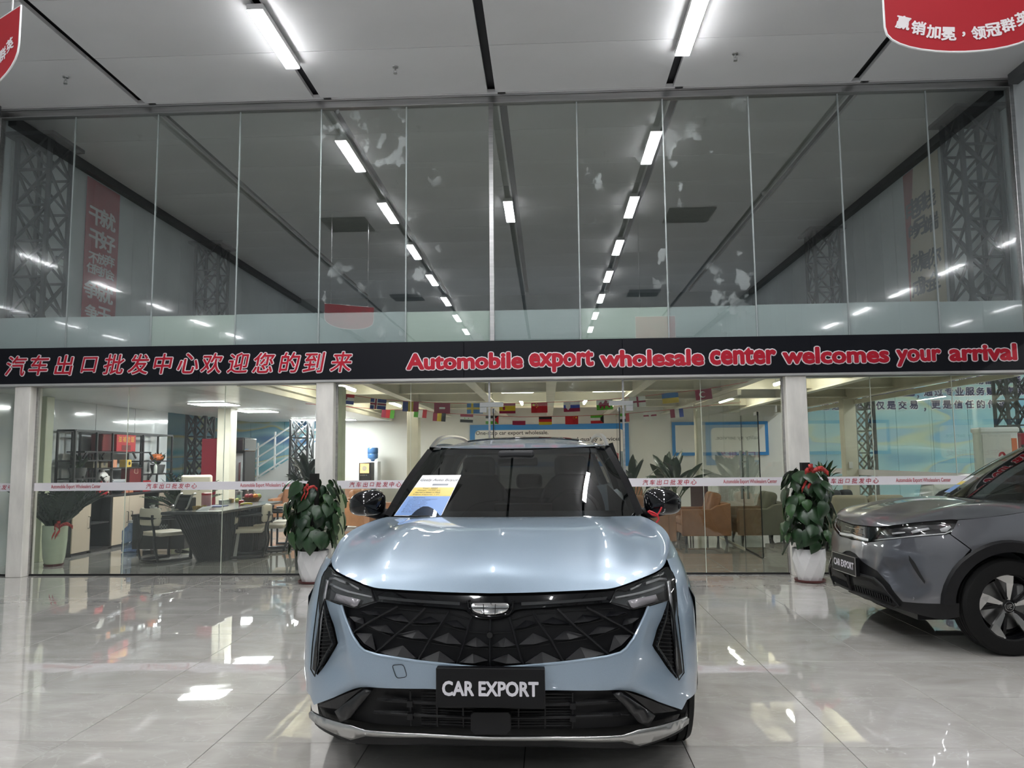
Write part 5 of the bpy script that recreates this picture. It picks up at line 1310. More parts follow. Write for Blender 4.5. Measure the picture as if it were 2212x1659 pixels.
for k in range(6): y = yz(231+k*5.4, 990)[0]; MB().box(XF-.30, XF-.285, y-.012, y+.012, .17, .68).build('back_slat', BKM, sh_)
# things on shelf and worktop: (pixel, height z, size y z x, colour)
def sitem(name, px, z, sy, sz, sx, m, label, cat, rough=.02, x=XF-.17):
    y = yz(px, 990)[0]; return tag(MB().box(x-sx/2, x+sx/2, y-sy/2, y+sy/2, z, z+sz).build(name, m, bev=.004), label, cat)
RBX = mat('box_red', (.45, .02, .03), .4); DRBX = mat('box_dark_red', (.16, .015, .018), .45); GOLD = mat('gold_print', (.75, .45, .10), .35, .5)
bx = empty('gift_box', (XF-.17, yz(279, 960)[0], 1.612), label='big red gift box with gold characters on the top shelf', cat='box')
MB().box(-.12, .12, -.30, .30, 0, .29).build('carton', RBX, bx, bev=.004)
for k, ch in enumerate('滋補堂頭'): text('lettering', ch, GOLD, plane_mx((.122, -.20+k*.13, .21), (0, 1, 0), (0, 0, 1)), bx, height=.10, bold=.01)
MB().box(.121, .123, -.14, .14, .02, .11).build('print_panel', DRBX, bx)
b2_ = empty('gift_box', (XF-.17, yz(243, 960)[0], 1.612), label='dark red gift bag with cord handle left of the big red box', cat='bag')
MB().box(-.1, .1, -.17, .17, 0, .29).build('bag_body', DRBX, b2_, bev=.01); MB().tube(cr([(.1, -.08, .27), (.11, -.17, .25), (.1, -.16, .18)], 3), .006, 5).build('handle', mat('cord', (.25, .10, .06), .6), b2_)
for px, lb in ((351, 'left'), (358, 'right')):
    o = empty('pumpkin', (XF-.14, yz(px, 980)[0], 1.452), label='%s one of two small orange pumpkins on the shelf' % lb, cat='pumpkin', group='orange pumpkins')
    rows = [[Vector((math.cos(a)*r*(1+.06*math.cos(8*a)), math.sin(a)*r*(1+.06*math.cos(8*a)), z)) for a in [2*math.pi*k/32 for k in range(32)]] for r, z in ((.01, .005), (.06, 0), (.085, .035), (.09, .07), (.07, .11), (.03, .125), (.005, .118))]
    MB().grid(rows, True).build('fruit', mat('pumpkin_orange', (.55, .13, .02), .4), o, smooth='all'); MB().cyl((0, 0, .115), (.008, 0, .145), .009, 6).build('stalk', STEM, o)
KH = mat('box_khaki', (.20, .17, .11), .5); OR = mat('box_orange', (.62, .25, .14), .5); YE = mat('box_yellow', (.62, .42, .08), .5)
for px, sy, m, lb, mk in ((217, .15, KH, 'plain khaki box on the middle shelf', 0), (235, .19, KH, 'khaki box with dark emblem on the middle shelf', 1), (256, .16, OR, 'orange striped tea box on the middle shelf', 2), (288, .14, YE, 'yellow tea tin box with dark emblem on the shelf', 1)):
    r = empty('tea_box', (XF-.14, yz(px, 1000)[0], 1.342), label=lb, cat='box'); MB().box(-.07, .07, -sy/2, sy/2, 0, .13).build('carton', m, r, bev=.003)
    if mk == 1: MB().lathe([(.001, 0), (.032, 0), (.032, .002)], 12, Matrix.Translation((.07, 0, .065)) @ Matrix.Rotation(math.pi/2, 4, 'Y')).build('emblem', DKW, r)
    if mk == 2:
        for k in range(2): MB().box(.069, .0715, -.03+k*.05, -.022+k*.05, 0, .13).build('stripe', mat('stripe_pale', (.8, .55, .4), .5), r)
gb = empty('gift_bag', (XF-.12, yz(298, 1020)[0], 1.072), label='dark red gift bag with pale cord on the low shelf level', cat='bag')
MB().box(-.08, .08, -.19, .19, 0, .27).build('bag_body', DRBX, gb, bev=.004); MB().tube(cr([(.083, -.03, .24), (.09, -.06, .17), (.09, .05, .16), (.083, .05, .24)], 4), .004, 5).build('handle', mat('cord_pale', (.6, .45, .35), .6), gb)
wbg = empty('plastic_bag', (XF-.12, yz(240, 1040)[0], 1.072), label='crumpled white plastic bag on the low shelf level', cat='bag')
MB().ball((0, -.06, .10), .13, 14, (.7, 1.0, .85)).ball((0, .13, .06), .09, 12, (.7, 1.0, .8)).tube([(0, -.06, .19), (.01, -.09, .27)], [.05, .015], 8).build('bag_body', mat('bag_white', (.62, .60, .58), .4, bump=(14, .8)), wbg, smooth='all')
for k in range(3): tag(MB().box(XF-.24, XF-.04, yz(262, 1030)[0]-.20+.02*k, yz(262, 1030)[0]+.20, 1.073+.022*k, 1.093+.022*k).build('paper_stack', mat('paper_grey_%d' % k, (.22+.15*k, .23+.15*k, .27+.15*k), .6)), ('dark folder at the bottom of the pile on the low shelf', 'grey folder in the middle of the pile on the low shelf', 'pale folder on top of the pile on the low shelf')[k], 'folder', 'folders on the low shelf')
def bowl_plant(px, z, label, seed, bowl=True):
    return broad_plant('shelf_plant', (XF-.14, yz(px, 1010)[0], z), label, 16, .38, .07, .17, .15, (.10, .13, .16, mat('glass_grey_pot', (.12, .12, .12), .2)), seed, LEAFD)
bowl_plant(187, 1.19, 'small leafy plant in a dark bowl on the near shelf', 21); bowl_plant(356, 1.215, 'small leafy plant on the far shelf', 22)
bt_ = empty('drink_bottle', (XF-.10, yz(347, 1010)[0], 1.213), label='white bottle with green cap on the far shelf', cat='bottle')
MB().lathe([(.03, 0), (.032, .02), (.032, .13), (.014, .17), (.012, .19)], 14).build('bottle_body', mat('bottle_white', (.75, .78, .72), .3), bt_, smooth=True); MB().lathe([(.016, .185), (.016, .215)], 12).build('cap', mat('cap_green', (.1, .45, .05), .4), bt_)
for px, z, sy, sz, m, lb, ct in ((325, 1.213, .05, .16, mat('teal_tin', (.05, .12, .11), .4), 'tall dark teal tin on the far shelf', 'tin'), (339, 1.213, .05, .03, mat('label_white', (.75, .75, .73), .5), 'small white card box on the far shelf', 'box'), (293, .892, .09, .12, mat('box_rose', (.55, .2, .13), .5), 'rosy carton on the worktop', 'box'), (302, .892, .13, .19, OR, 'tall orange carton on the worktop', 'box'), (252, .892, .08, .12, BEIGE, 'beige carton on the worktop', 'box')):
    sitem('shelf_box', px, z, sy, sz, .08, m, lb, ct)
rbg = empty('gift_bag', (XF-.12, yz(233, 1070)[0], .892), label='bright red carrier bag standing on the worktop', cat='bag')
MB().prism([(-.03, -.14, 0), (-.03, .12, 0), (-.03, .10, .30), (-.03, -.05, .34)], (.08, 0, 0)).build('bag_body', RBX, rbg); MB().bar((.053, -.07, .10), (.053, .03, .16), .012, .004).build('print_stroke', WHT, rbg)
bpk = tag(MB().ball((XF-.17, yz(271, 1070)[0], .99), .15, 14, (.8, 1.5, .65)).build('dark_bag', mat('bag_black', (.02, .02, .024), .6), smooth='all'), 'black soft bag lying on the worktop', 'bag')
rbx2 = sitem('carton', 325, .892, .36, .20, .2, RBX, 'flat red carton on the worktop behind the office chair', 'box')

# ---- tea desk
DX0, DX1, DY0, DY1 = -5.28, -4.48, 10.22, 12.75
dk_ = empty('tea_desk', ((DX0+DX1)/2, (DY0+DY1)/2, 0), label='long black desk with fluted slanting supports in the office', cat='desk')
ox_, oy_ = (DX0+DX1)/2, (DY0+DY1)/2
MB().box(DX0-ox_, DX1-ox_, DY0-oy_, DY1-oy_, .715, .752).build('desk_top', mat('desk_stone', (.045, .043, .042), .22, noise=(6, .3, 4)), dk_, bev=.006)
def support(y0t, y1t, y0b, y1b):
    xa, xb = -.20, .20
    s_ = MB(); s_.add([(xa, y0b, 0), (xb, y0b, 0), (xb, y1b, 0), (xa, y1b, 0), (xa-.10, y0t, .715), (xb+.10, y0t, .715), (xb+.10, y1t, .715), (xa-.10, y1t, .715)], [(3, 2, 1, 0), (4, 5, 6, 7), (0, 1, 5, 4), (1, 2, 6, 5), (2, 3, 7, 6), (3, 0, 4, 7)])
    so = s_.build('support', BKM, dk_)
    for k in range(16):
        t = (k+.5)/16; a = Vector((xa+(xb-xa)*t, y0b-.006, .01)); b = Vector((xa-.10+(xb-xa+.20)*t, y0t-.006, .71)); MB().bar(a, b, .022, .02).build('flute', DKW, so)
    for k in range(9):
        t = (k+.5)/9
        for sg_ in (-1, 1):
            a = Vector((sg_*(.206), y0b+(y1b-y0b)*t, .01)); b = Vector((sg_*.306, y0t+(y1t-y0t)*t, .71)); MB().bar(a, b, .02, .022).build('flute', DKW, so)
support(-1.10, -.25, -.55, -.30); support(.55, 1.12, .65, 1.0)
ped = empty('tea_trolley', (-6.12, 12.05, 0), label='dark low trolley cabinet on casters left of the desk', cat='cabinet')
MB().box(-.42, .42, -.25, .25, .07, .58).build('body', DKW, ped, bev=.005); MB().box(-.44, .44, -.27, .27, .58, .61).build('top', DKW, ped, bev=.004)
for k in range(24): MB().box(.02+(k % 8)*.022, .032+(k % 8)*.022, -.256, -.25, .30+(k//8)*.05+(k % 2)*.02, .335+(k//8)*.05+(k % 2)*.02).build('vent_hole', mat('slot_pale', (.35, .35, .35), .5), ped)
for x in (-.34, .34):
    for y in (-.2, .2): MB().lathe([(.03, -.012), (.035, -.008), (.035, .008), (.03, .012)], 14, Matrix.Translation((x, y, .036)) @ Matrix.Rotation(math.pi/2, 4, 'Y')).build('caster', BKM, ped)
# ---- armchairs with bent black frames
CSEAT = mat('cream_leather', (.62, .56, .45), .45)
def frame_chair(loc, rz, label):
    r = empty('frame_chair', loc, rz, label, 'chair', 'cream armchairs at the tea desk')
    S_ = .022
    for s_ in (-1, 1):
        MB().tube([(s_*.27, -.26, .63), (s_*.27, -.26, .02)], S_, 4).build('front_leg', BKM, r)
        MB().tube(cr([(s_*.22, .22, .02), (s_*.20, .27, .25), (s_*.15, .25, .42), (s_*.16, .29, .60), (s_*.17, .30, .68)], 4), .018, 6).build('rear_leg', BKM, r, smooth=True)
    arm = [(-.27, -.28, .63), (-.27, .10, .63)]+[(-.27+.27*(1-math.cos(a)) if 0 else -.27*math.cos(a), .10+.22*math.sin(a), .63) for a in [math.pi*k/10 for k in range(1, 10)]]+[(.27, .10, .63), (.27, -.28, .63)]
    MB().tube(arm, S_, 6).build('arm_rail', BKM, r, smooth=True)
    bs = [(-.27, -.28, .024), (-.27, .06, .024)]+[(-.27*math.cos(a), .06+.22*math.sin(a), .024) for a in [math.pi*k/10 for k in range(1, 10)]]+[(.27, .06, .024), (.27, -.28, .024)]
    MB().tube(bs, S_, 6).build('base_rail', BKM, r, smooth=True)
    MB().box(-.25, .25, -.28, .22, .37, .43).build('seat', CSEAT, r, bev=.028, seg=4, smooth=True)
    rows = []
    for j in range(7):
        z = .53+.24*j/6; w_ = .24*(1-.18*abs(j-3)**3/27); rows.append([Vector((.24*math.sin(u)*w_/.24/.93, .30-.17*(1-math.cos(u)*1.0)*.9, z)) for u in [(-1.2+2.4*k/10) for k in range(11)]])
    MB().grid(rows).build('backrest', CSEAT, r, smooth='all', solid=.045, bev=.01)
    return r
frame_chair((-5.62, 11.0, 0), math.radians(150), 'cream armchair alone at the near end of the desk')
frame_chair((-4.52, 11.42, 0), math.radians(-75), 'cream armchair nearest the glass on the right side of the desk')
frame_chair((-4.42, 12.12, 0), math.radians(-80), 'middle cream armchair on the right side of the desk')
frame_chair((-4.34, 12.75, 0), math.radians(-80), 'farthest cream armchair on the right side of the desk')
oc_ = empty('office_chair', (-5.95, 12.65, 0), math.radians(20), 'high-backed cream office chair behind the desk', 'chair')
MB().box(-.25, .25, .18, .26, .55, 1.20).build('backrest', CSEAT, oc_, bev=.05, seg=3, smooth=True); MB().box(-.26, .26, -.26, .22, .44, .53).build('seat', CSEAT, oc_, bev=.04, seg=3, smooth=True)
MB().cyl((0, 0, .08), (0, 0, .45), .03).build('column', BKM, oc_)
for k in range(5): a = 2*math.pi*k/5; MB().bar((0, 0, .09), (.3*math.cos(a), .3*math.sin(a), .05), .04, .03).ball((.3*math.cos(a), .3*math.sin(a), .03), .03, 8).build('base_arm', BKM, oc_)
# ---- things on the desk
ZD = .752
def dpos(px, py): q = G(px, py, ZD); return Vector((min(max(q.x, DX0+.08), DX1-.06), min(max(q.y, DY0+.07), DY1-.08), ZD))
GLS = glass('clear_glassware', (.90, .92, .91), .10); 
pos = empty('payment_terminal', dpos(396, 1101), -.25, 'black tablet terminal with silver side frames on the desk', 'terminal')
MB().prism([(-.10, -.06, .02), (.10, -.06, .02), (.10, .04, .20), (-.10, .04, .20)], (0, .03, .01)).build('screen', mat('screen_black', (.004, .004, .004), .1), pos)
for s_ in (-1, 1): MB().tube(cr([(s_*.115, -.10, .01), (s_*.115, -.05, .05), (s_*.115, .03, .20), (s_*.115, .10, .22)], 4), .014, 8).build('side_frame', SILV, pos, smooth=True)
MB().box(-.10, .10, .0, .14, .0, .17).build('body', BKM, pos, bev=.01)
jar = empty('jar', dpos(433, 1094), 0, 'pink jar with red lid and red band on the desk', 'jar')
MB().lathe([(.065, 0), (.07, .02), (.07, .16), (.06, .175)], 20).build('glass_body', mat('jar_pink', (.55, .25, .27), .2), jar, smooth=True); MB().lathe([(.072, .17), (.072, .20), (.06, .205)], 20).build('lid', RBX, jar)
tb_ = empty('glass_bowl', Vector((-6.30, 11.98, .61)), 0, 'glass bowl holding small cups on the trolley', 'bowl')
MB().lathe([(.06, 0), (.10, .02), (.12, .08), (.115, .08), (.095, .025), (.01, .01)], 22, cap=False).build('bowl_wall', GLS, tb_, smooth=True)
for k in range(4): MB().lathe([(.02, 0), (.035, .05), (.03, .05), (.016, .006)], 12, Matrix.Translation((.04*math.cos(k*1.6), .04*math.sin(k*1.6), .03+.02*k)), cap=False).build('cup', mat('cup_grey', (.55, .55, .53), .2), tb_, smooth=True)
tp_ = empty('teapot', Vector((-5.98, 11.95, .61)), 0, 'clear glass teapot with steel lid on the trolley', 'teapot')
MB().lathe([(.05, 0), (.075, .03), (.075, .08), (.045, .115)], 20).build('pot_body', GLS, tp_, smooth=True); MB().lathe([(.05, .112), (.03, .135), (.008, .14), (.010, .16)], 16).build('lid', CHROME, tp_, smooth=True)
MB().tube(cr([(.07, 0, .09), (.12, 0, .085), (.12, 0, .03), (.07, 0, .03)], 4), .007, 6).build('handle', BKM, tp_); MB().tube([(-.07, 0, .05), (-.12, 0, .11)], [.015, .008], 8).build('spout', GLS, tp_); MB().lathe([(.08, -.0), (.08, .006)], 20).build('coaster', BKM, tp_)
for k, (px, py) in enumerate(((413, 1100), (420, 1101), (427, 1100), (434, 1101), (441, 1099))):
    c = empty('tea_cup', dpos(px, py), 0, '%s small gold tea cup in the row right of the terminal' % ('leftmost', 'second', 'middle', 'fourth', 'rightmost')[k], 'cup', 'gold tea cups by the terminal')
    MB().lathe([(.018, 0), (.032, .02), (.034, .05), (.03, .05), (.024, .012)], 14).build('cup_body', mat('cup_gold', (.45, .30, .09), .35, .3), c, smooth=True)
for k in range(6):
    c = tag(MB().lathe([(.024, 0), (.028, .055), (.025, .055), (.02, .006)], 12, cap=False).build('glass_tumbler', GLS, smooth=True), '%s clear tumbler in the row behind the blue folder' % ('leftmost', 'second', 'third', 'fourth', 'fifth', 'rightmost')[k], 'glass', 'tumblers on the desk'); c.location = dpos(446+k*6, 1088.5-.4*k)
p = dpos(432, 1104); pp = MB().prism([(0, 0, 0), (.16, .02, .0), (.19, .10, .06), (.05, .10, .05)], (0, 0, .004)).prism([(.08, -.03, 0), (.36, .0, 0), (.34, .10, 0), (.06, .08, 0)], (0, 0, .003)).build('paper', mat('paper_white', (.8, .8, .8), .3)); pp.location = p+Vector((-.05, -.02, 0)); tag(pp, 'loose white sheets of paper on the desk corner', 'paper')
fo = MB().box(-.12, .12, -.15, .15, 0, .012).build('folder', mat('folder_blue', (.03, .05, .22), .4)); fo.location = dpos(468, 1094); tag(fo, 'flat blue folder on the desk', 'folder')
bk = empty('fruit_basket', dpos(547, 1083), 0, 'round wicker basket of fruit on the desk', 'basket')
MB().lathe([(.10, 0), (.15, .07), (.155, .075), (.14, .07), (.095, .012), (.01, .012)], 24, cap=False).build('basket', mat('wicker', (.30, .14, .04), .6, noise=(60, .5, 2)), bk, smooth=True)
FRU = [((-.07, -.04), (.28, .02, .03), 'red apple'), ((.0, -.06), (.22, .015, .03), 'dark red apple'), ((.07, -.03), (.62, .22, .02), 'orange'), ((.03, .05), (.5, .06, .03), 'red peach'), ((-.04, .05), (.25, .02, .05), 'plum'), ((.10, .03), (.35, .42, .08), 'green apple')]
for k, ((x, y), c_, nm) in enumerate(FRU):
    o = empty('fruit', bk.location+Vector((x, y, .05)), 0, '%s in the wicker basket' % nm, 'fruit', 'fruit in the basket')
    MB().ball((0, 0, .04), .045, 14, (1, 1, .92)).build('flesh', mat('fruit_'+nm.replace(' ', '_'), c_, .35), o, smooth='all'); MB().cyl((0, 0, .078), (.004, 0, .095), .003, 5).build('stalk', STEM, o)
for k, (px, py) in enumerate(((517, 1083), (524, 1082), (512, 1085))):
    o = tag(MB().ball((0, 0, .035), .036, 12).build('fruit', mat('pear_green', (.45, .48, .12), .4), smooth='all'), ('pale green pear left of the wicker basket', 'pale green pear touching the basket', 'leftmost pale green pear on the desk')[k], 'fruit', 'pears on the desk'); o.location = dpos(px, py)
bn = empty('bananas', dpos(532, 1092), .4, 'bunch of small yellow bananas before the basket', 'bananas')
for k in range(4): MB().tube(cr([(-.09, .02*k-.03, .02), (-.03, .02*k-.045, .03), (.04, .02*k-.04, .03), (.09, .02*k-.02, .02)], 3), [.006]+[.016]*8+[.006], 7).build('banana', mat('banana_yellow', (.62, .48, .04), .45), bn, smooth='all')
for k, (px, py) in enumerate(((545, 1076), (558, 1080), (564.5, 1081))):
    w_ = empty('water_bottle', dpos(px, py), 0, ('small water bottle behind the fruit basket', 'water bottle right of the fruit basket', 'water bottle at the far right of the desk things')[k], 'bottle', 'water bottles on the desk')
    MB().lathe([(.03, 0), (.033, .02), (.033, .12), (.012, .165), (.012, .18)], 14).build('bottle_body', glass('bottle_clear', (.86, .90, .89), .12), w_, smooth=True); MB().lathe([(.014, .178), (.014, .20)], 10).build('cap', mat('cap_white', (.8, .8, .8), .4), w_)
    MB().lathe([(.0338, .06), (.0338, .11)], 14, cap=False).build('label_band', mat('label_teal', (.35, .6, .5), .5), w_)
lt = empty('lantern_jar', dpos(489, 1083), 0, 'clear square canister with steel lid on the desk', 'canister')
MB().box(-.04, .04, -.04, .04, 0, .16).build('canister_body', GLS, lt); MB().box(-.045, .045, -.045, .045, .16, .175).build('lid', SILV, lt)
for px, py, c_, lb in ((500, 1086, (.45, .3, .12), 'small amber jar on the desk'), (521, 1091, (.5, .03, .03), 'small red cup near the bananas'), (478, 1090, (.5, .5, .5), 'grey saucepan shaped cup on the desk')):
    o = tag(MB().lathe([(.03, 0), (.04, .02), (.04, .07), (.03, .075)], 14).build('small_jar', mat('jar_%d' % px, c_, .3), smooth=True), lb, 'jar'); o.location = dpos(px, py)
# ---- around the desk
wb_ = empty('white_bin', (-5.30, 12.55, 0), 0, 'pale grey square bin under the desk', 'bin')
wb_.location = (-4.86, 11.30, 0)
MB().add([(-.15, -.13, 0), (.15, -.13, 0), (.15, .13, 0), (-.15, .13, 0), (-.18, -.16, .38), (.18, -.16, .38), (.18, .16, .38), (-.18, .16, .38)], [(3, 2, 1, 0), (0, 1, 5, 4), (1, 2, 6, 5), (2, 3, 7, 6), (3, 0, 4, 7)]).build('bin_body', mat('bin_grey', (.55, .56, .57), .4), wb_, solid=.008, bev=.01)
MB().box(-.18, .18, -.16, .16, .37, .38).build('rim', DKW, wb_)
bg_ = tag(MB().prism([(-.10, -.02, .385), (.14, -.02, .385), (.17, .0, .70), (-.06, .02, .62)], (.02, .10, 0)).build('patterned_bag', mat('bag_red_white', (.55, .30, .24), .5, noise=(26, .9, 0))), 'red and white patterned bag on the bin', 'bag'); bg_.location = wb_.location
wbt = empty('water_jug', (-6.70, 12.05, 0), 0, 'big clear blue water jug on the floor left of the trolley', 'jug')
MB().lathe([(.10, 0), (.13, .02), (.13, .16), (.12, .18), (.13, .20), (.13, .34), (.05, .42), (.04, .47)], 24).build('jug_body', glass('jug_blue', (.45, .60, .85), .12), wbt, smooth=True); MB().lathe([(.045, .46), (.045, .50)], 14).build('cap', mat('cap_clear', (.6, .6, .6), .4), wbt)
bal = tag(MB().ball((0, 0, 0), .10, 20, (.85, .85, 1.05)).build('round_cushion', CSEAT, smooth='all'), 'round cream cushion leaning on the nearest right armchair', 'cushion'); bal.location = (-4.66, 11.12, .58)
rc = tag(MB().box(-.195, .195, -.2, .2, 0, 1.86).build('red_cabinet', mat('maroon_metal', (.22, .006, .02), .35), bev=.01), 'tall plain dark red cabinet beside the inner pillar', 'cabinet'); q = W(456, 1000, 14.3); rc.location = (q.x, 14.5, 0)
MB().box(-.185, .185, -.206, -.2, .03, 1.83).build('door', mat('maroon_metal', (.22, .006, .02), .35), rc); MB().box(.14, .155, -.22, -.206, .9, 1.1).build('handle', BKM, rc)
q = W(500, 1000, 15.2); fg = empty('drinks_fridge', (q.x, 15.4, 0), 0, 'black drinks fridge with lit header and glass door', 'fridge')
MB().box(-.30, .30, -.25, .3, 0, 1.62).build('body', SATIN_BLK, fg, bev=.01); MB().box(-.32, .32, -.36, .3, 1.62, 1.90).build('header', PAINT_BLK, fg, bev=.03, seg=3)
MB().box(-.26, .26, -.29, -.26, .15, 1.58).build('glass_door', mat('fridge_glass', (.20, .21, .22), .1), fg); MB().box(.20, .24, -.32, -.29, .3, 1.4).build('handle', SILV, fg)
MB().box(-.06, .14, -.364, -.36, 1.72, 1.82).build('lit_mark', mat('header_mark', (.7, .7, .7), .5), fg)
# ================================================================== flag room and right bay
TAN = mat('tan_leather', (.40, .19, .095), .42, noise=(7, .12, 4)); TAND = mat('tan_leather_seam', (.24, .11, .05), .5)
OLV = mat('olive_fabric', (.17, .165, .13), .7); KHK = mat('khaki_fabric', (.34, .30, .22), .7)
def armchair(loc, rz, label, m=TAN, w_=.80, d=.82, hb=.82, ha=.57, cush=None, group='leather armchairs'):
    """faces local -y"""
    r = empty('armchair', loc, rz, label, 'armchair', group); h = w_/2
    MB().box(-h+.11, h-.11, -d/2+.02, d/2-.16, .16, .30).build('base', m, r, bev=.015, seg=2)
    MB().box(-h+.12, h-.12, -d/2, d/2-.18, .30, .43).build('seat_cushion', m, r, bev=.04, seg=3, smooth=True)
    for s_ in (-1, 1):
        MB().prism([(s_*h, -d/2, .14), (s_*h, d/2, .14), (s_*h, d/2, ha+.10), (s_*h, d/2-.22, ha+.06), (s_*h, d/2-.32, ha), (s_*h, -d/2, ha)], (-s_*.11, 0, 0)).build('arm', m, r, bev=.014, seg=2)
    MB().box(-h+.11, h-.11, d/2-.15, d/2, .14, ha+.10).build('back_panel', m, r, bev=.015, seg=2)
    for k in (-1, 1):
        o = MB().box(k*(h-.11)/2-(h-.12)/2, k*(h-.11)/2+(h-.12)/2, -.09, .09, -.24, .24).build('back_cushion', cush or m, r, bev=.07, seg=4, smooth=True); o.location = (0, d/2-.24, .60); o.rotation_euler = (-.25, 0, 0)
    for sx_ in (-1, 1):
        for sy_ in (-1, 1): MB().add([(sx_*(h-.05), sy_*(d/2-.05), .0), (sx_*(h-.075), sy_*(d/2-.05), .0), (sx_*(h-.075), sy_*(d/2-.075), .0), (sx_*(h-.05), sy_*(d/2-.075), .0), (sx_*(h-.06), sy_*(d/2-.06), .15), (sx_*(h-.16), sy_*(d/2-.06), .15), (sx_*(h-.16), sy_*(d/2-.10), .15), (sx_*(h-.06), sy_*(d/2-.10), .15)], [(3, 2, 1, 0), (4, 5, 6, 7), (0, 1, 5, 4), (1, 2, 6, 5), (2, 3, 7, 6), (3, 0, 4, 7)]).build('leg', BKM, r)
    return r
armchair((2.58, 13.12, 0), math.radians(-90), 'tan leather armchair seen side-on behind the safety band', d=.80)
armchair((1.52, 12.36, 0), math.radians(180), 'tan leather armchair with its back to the glass beside the blue car', w_=.88)
armchair((1.62, 15.4, 0), 0, 'tan leather armchair deep in the flag room facing the glass')
armchair((-3.6, 15.2, 0), math.radians(60), 'tan leather armchair right of the second pillar')
armchair((-5.2, 17.4, 0), 0, 'long tan leather sofa far behind the office desk', w_=2.2, d=.9)
armchair((3.52, 13.2, 0), math.radians(-90), 'olive grey armchair seen side-on right of the tan one', OLV, d=.80, hb=.7, group='olive armchairs')
armchair((4.45, 14.0, 0), math.radians(-60), 'olive grey armchair behind the third pillar', OLV, cush=KHK, group='olive armchairs')
armchair((4.80, 11.6, 0), math.radians(0), 'khaki topped sofa behind the pothos by the grey car', OLV, w_=1.3, cush=KHK, group='olive armchairs')
armchair((5.15, 13.4, 0), math.radians(30), 'dark low armchair seen above the grey car\'s hood', mat('charcoal_fabric', (.03, .032, .036), .7), group='olive armchairs')
ch = empty('tall_chair', (2.62, 14.3, 0), math.radians(-60), 'dark brown tall chair behind the tan armchair', 'chair')
MB().box(-.22, .22, .18, .24, .45, 1.02).build('backrest', mat('brown_leather', (.09, .03, .022), .45), ch, bev=.02, seg=2); MB().box(-.22, .22, -.22, .2, .42, .49).build('seat', mat('brown_leather', (.09, .03, .022), .45), ch, bev=.02, seg=2)
for sx_ in (-.2, .2):
    for sy_ in (-.2, .2): MB().cyl((sx_, sy_, 0), (sx_, sy_, .43), .015).build('leg', BKM, ch)
# board on the far wall
q0_ = W(1015, 918, 19.44); q1_ = W(1358, 915, 19.44); zb_ = W(1190, 1008, 19.44).z
bd = empty('wall_board', ((q0_.x+q1_.x)/2, 19.44, (q0_.z+zb_)/2), label='big white wall board with blue frame and company slogan on the far wall', cat='board')
bw, bh = (q1_.x-q0_.x)/2, (q0_.z-zb_)/2
MB().box(-bw, bw, 0, .04, -bh, bh).build('frame', mat('board_blue', (.02, .23, .60), .4), bd)
MB().prism([(p.x, -.004, p.z) for p in fillet([Vector((-bw+.13, 0, -bh+.12)), Vector((bw-.13, 0, -bh+.12)), Vector((bw-.13, 0, bh-.14)), Vector((-bw+.13, 0, bh-.14))], .12)], (0, .006, 0)).build('panel', mat('board_white', (.80, .79, .76), .35), bd)
BT = mat('board_text', (.05, .05, .05), .6)
def btxt(s_, px, py, w_, h_, m=BT):
    q = W(px, py, 19.43); text('lettering', s_, m, plane_mx((q.x-bd.location.x, -.007, q.z-bd.location.z), (1, 0, 0), (0, 0, 1)), bd, width=w_, height=h_, bold=.012)
btxt('One-stop car export wholesale.', 1106, 936, 1.86, .13); btxt('massive selection and quality service.', 1232, 950, 2.5, .13)
btxt('汽车出口批发', 1270, 985, 1.6, .16, BRED); btxt('一站式', 1120, 985, .8, .16, BRED)
# far wall on the right of the flag room: added board standing in for the first one's mirror image
bd2 = empty('wall_board', (4.35, 19.44, 2.0), label='added blue-framed white board standing in for a reflection in the inner glass wall', cat='board')
MB().box(-1.2, 1.2, 0, .04, -.55, .30).build('frame', mat('board_blue', (.02, .23, .60), .4), bd2); MB().box(-1.12, 1.12, -.005, 0, -.47, .22).build('panel', mat('board_white', (.8, .79, .76), .35), bd2)
# coffee machine and water dispenser
q = W(801, 1020, 18.9)
ws_ = empty('water_dispenser', (q.x, 19.1, 0), label='white water dispenser with a blue bottle on top', cat='dispenser')
MB().box(-.17, .17, -.16, .16, 0, 1.38).build('body', mat('appliance_white', (.7, .7, .7), .35), ws_, bev=.01)
MB().lathe([(.04, 1.38), (.05, 1.42), (.13, 1.46), (.135, 1.55), (.125, 1.57), (.135, 1.59), (.135, 1.70), (.12, 1.725), (.04, 1.73)], 24).build('bottle', mat('bottle_blue', (.06, .16, .36), .15), ws_, smooth=True)
cm = empty('coffee_machine', (q.x-.02, 18.55, 0), label='black coffee machine with a lit picture panel on its stand', cat='machine')
MB().box(-.20, .20, -.2, .2, 0, .82).build('stand', BKM, cm, bev=.01); MB().box(-.15, .15, -.18, .18, .82, 1.36).build('body', BKM, cm, bev=.015); MB().box(-.12, .10, -.186, -.18, 1.10, 1.33).build('picture_panel', mat('coffee_picture', (.55, .30, .10), .3, emit=(.9, .5, .2), es=.6, noise=(14, .6, 2)), cm)
MB().lathe([(.001, 0), (.06, 0), (.06, .004)], 20, Matrix.Translation((-.01, -.19, 1.215)) @ Matrix.Rotation(math.pi/2, 4, 'X')).build('cup_picture', mat('cup_print', (.8, .75, .65), .4), cm)
for k in range(4): MB().lathe([(.001, 0), (.013, 0), (.013, .006)], 10, Matrix.Translation((-.09+.045*k, -.186, 1.05)) @ Matrix.Rotation(math.pi/2, 4, 'X')).build('button', CHROME, cm)
cb_ = sitem
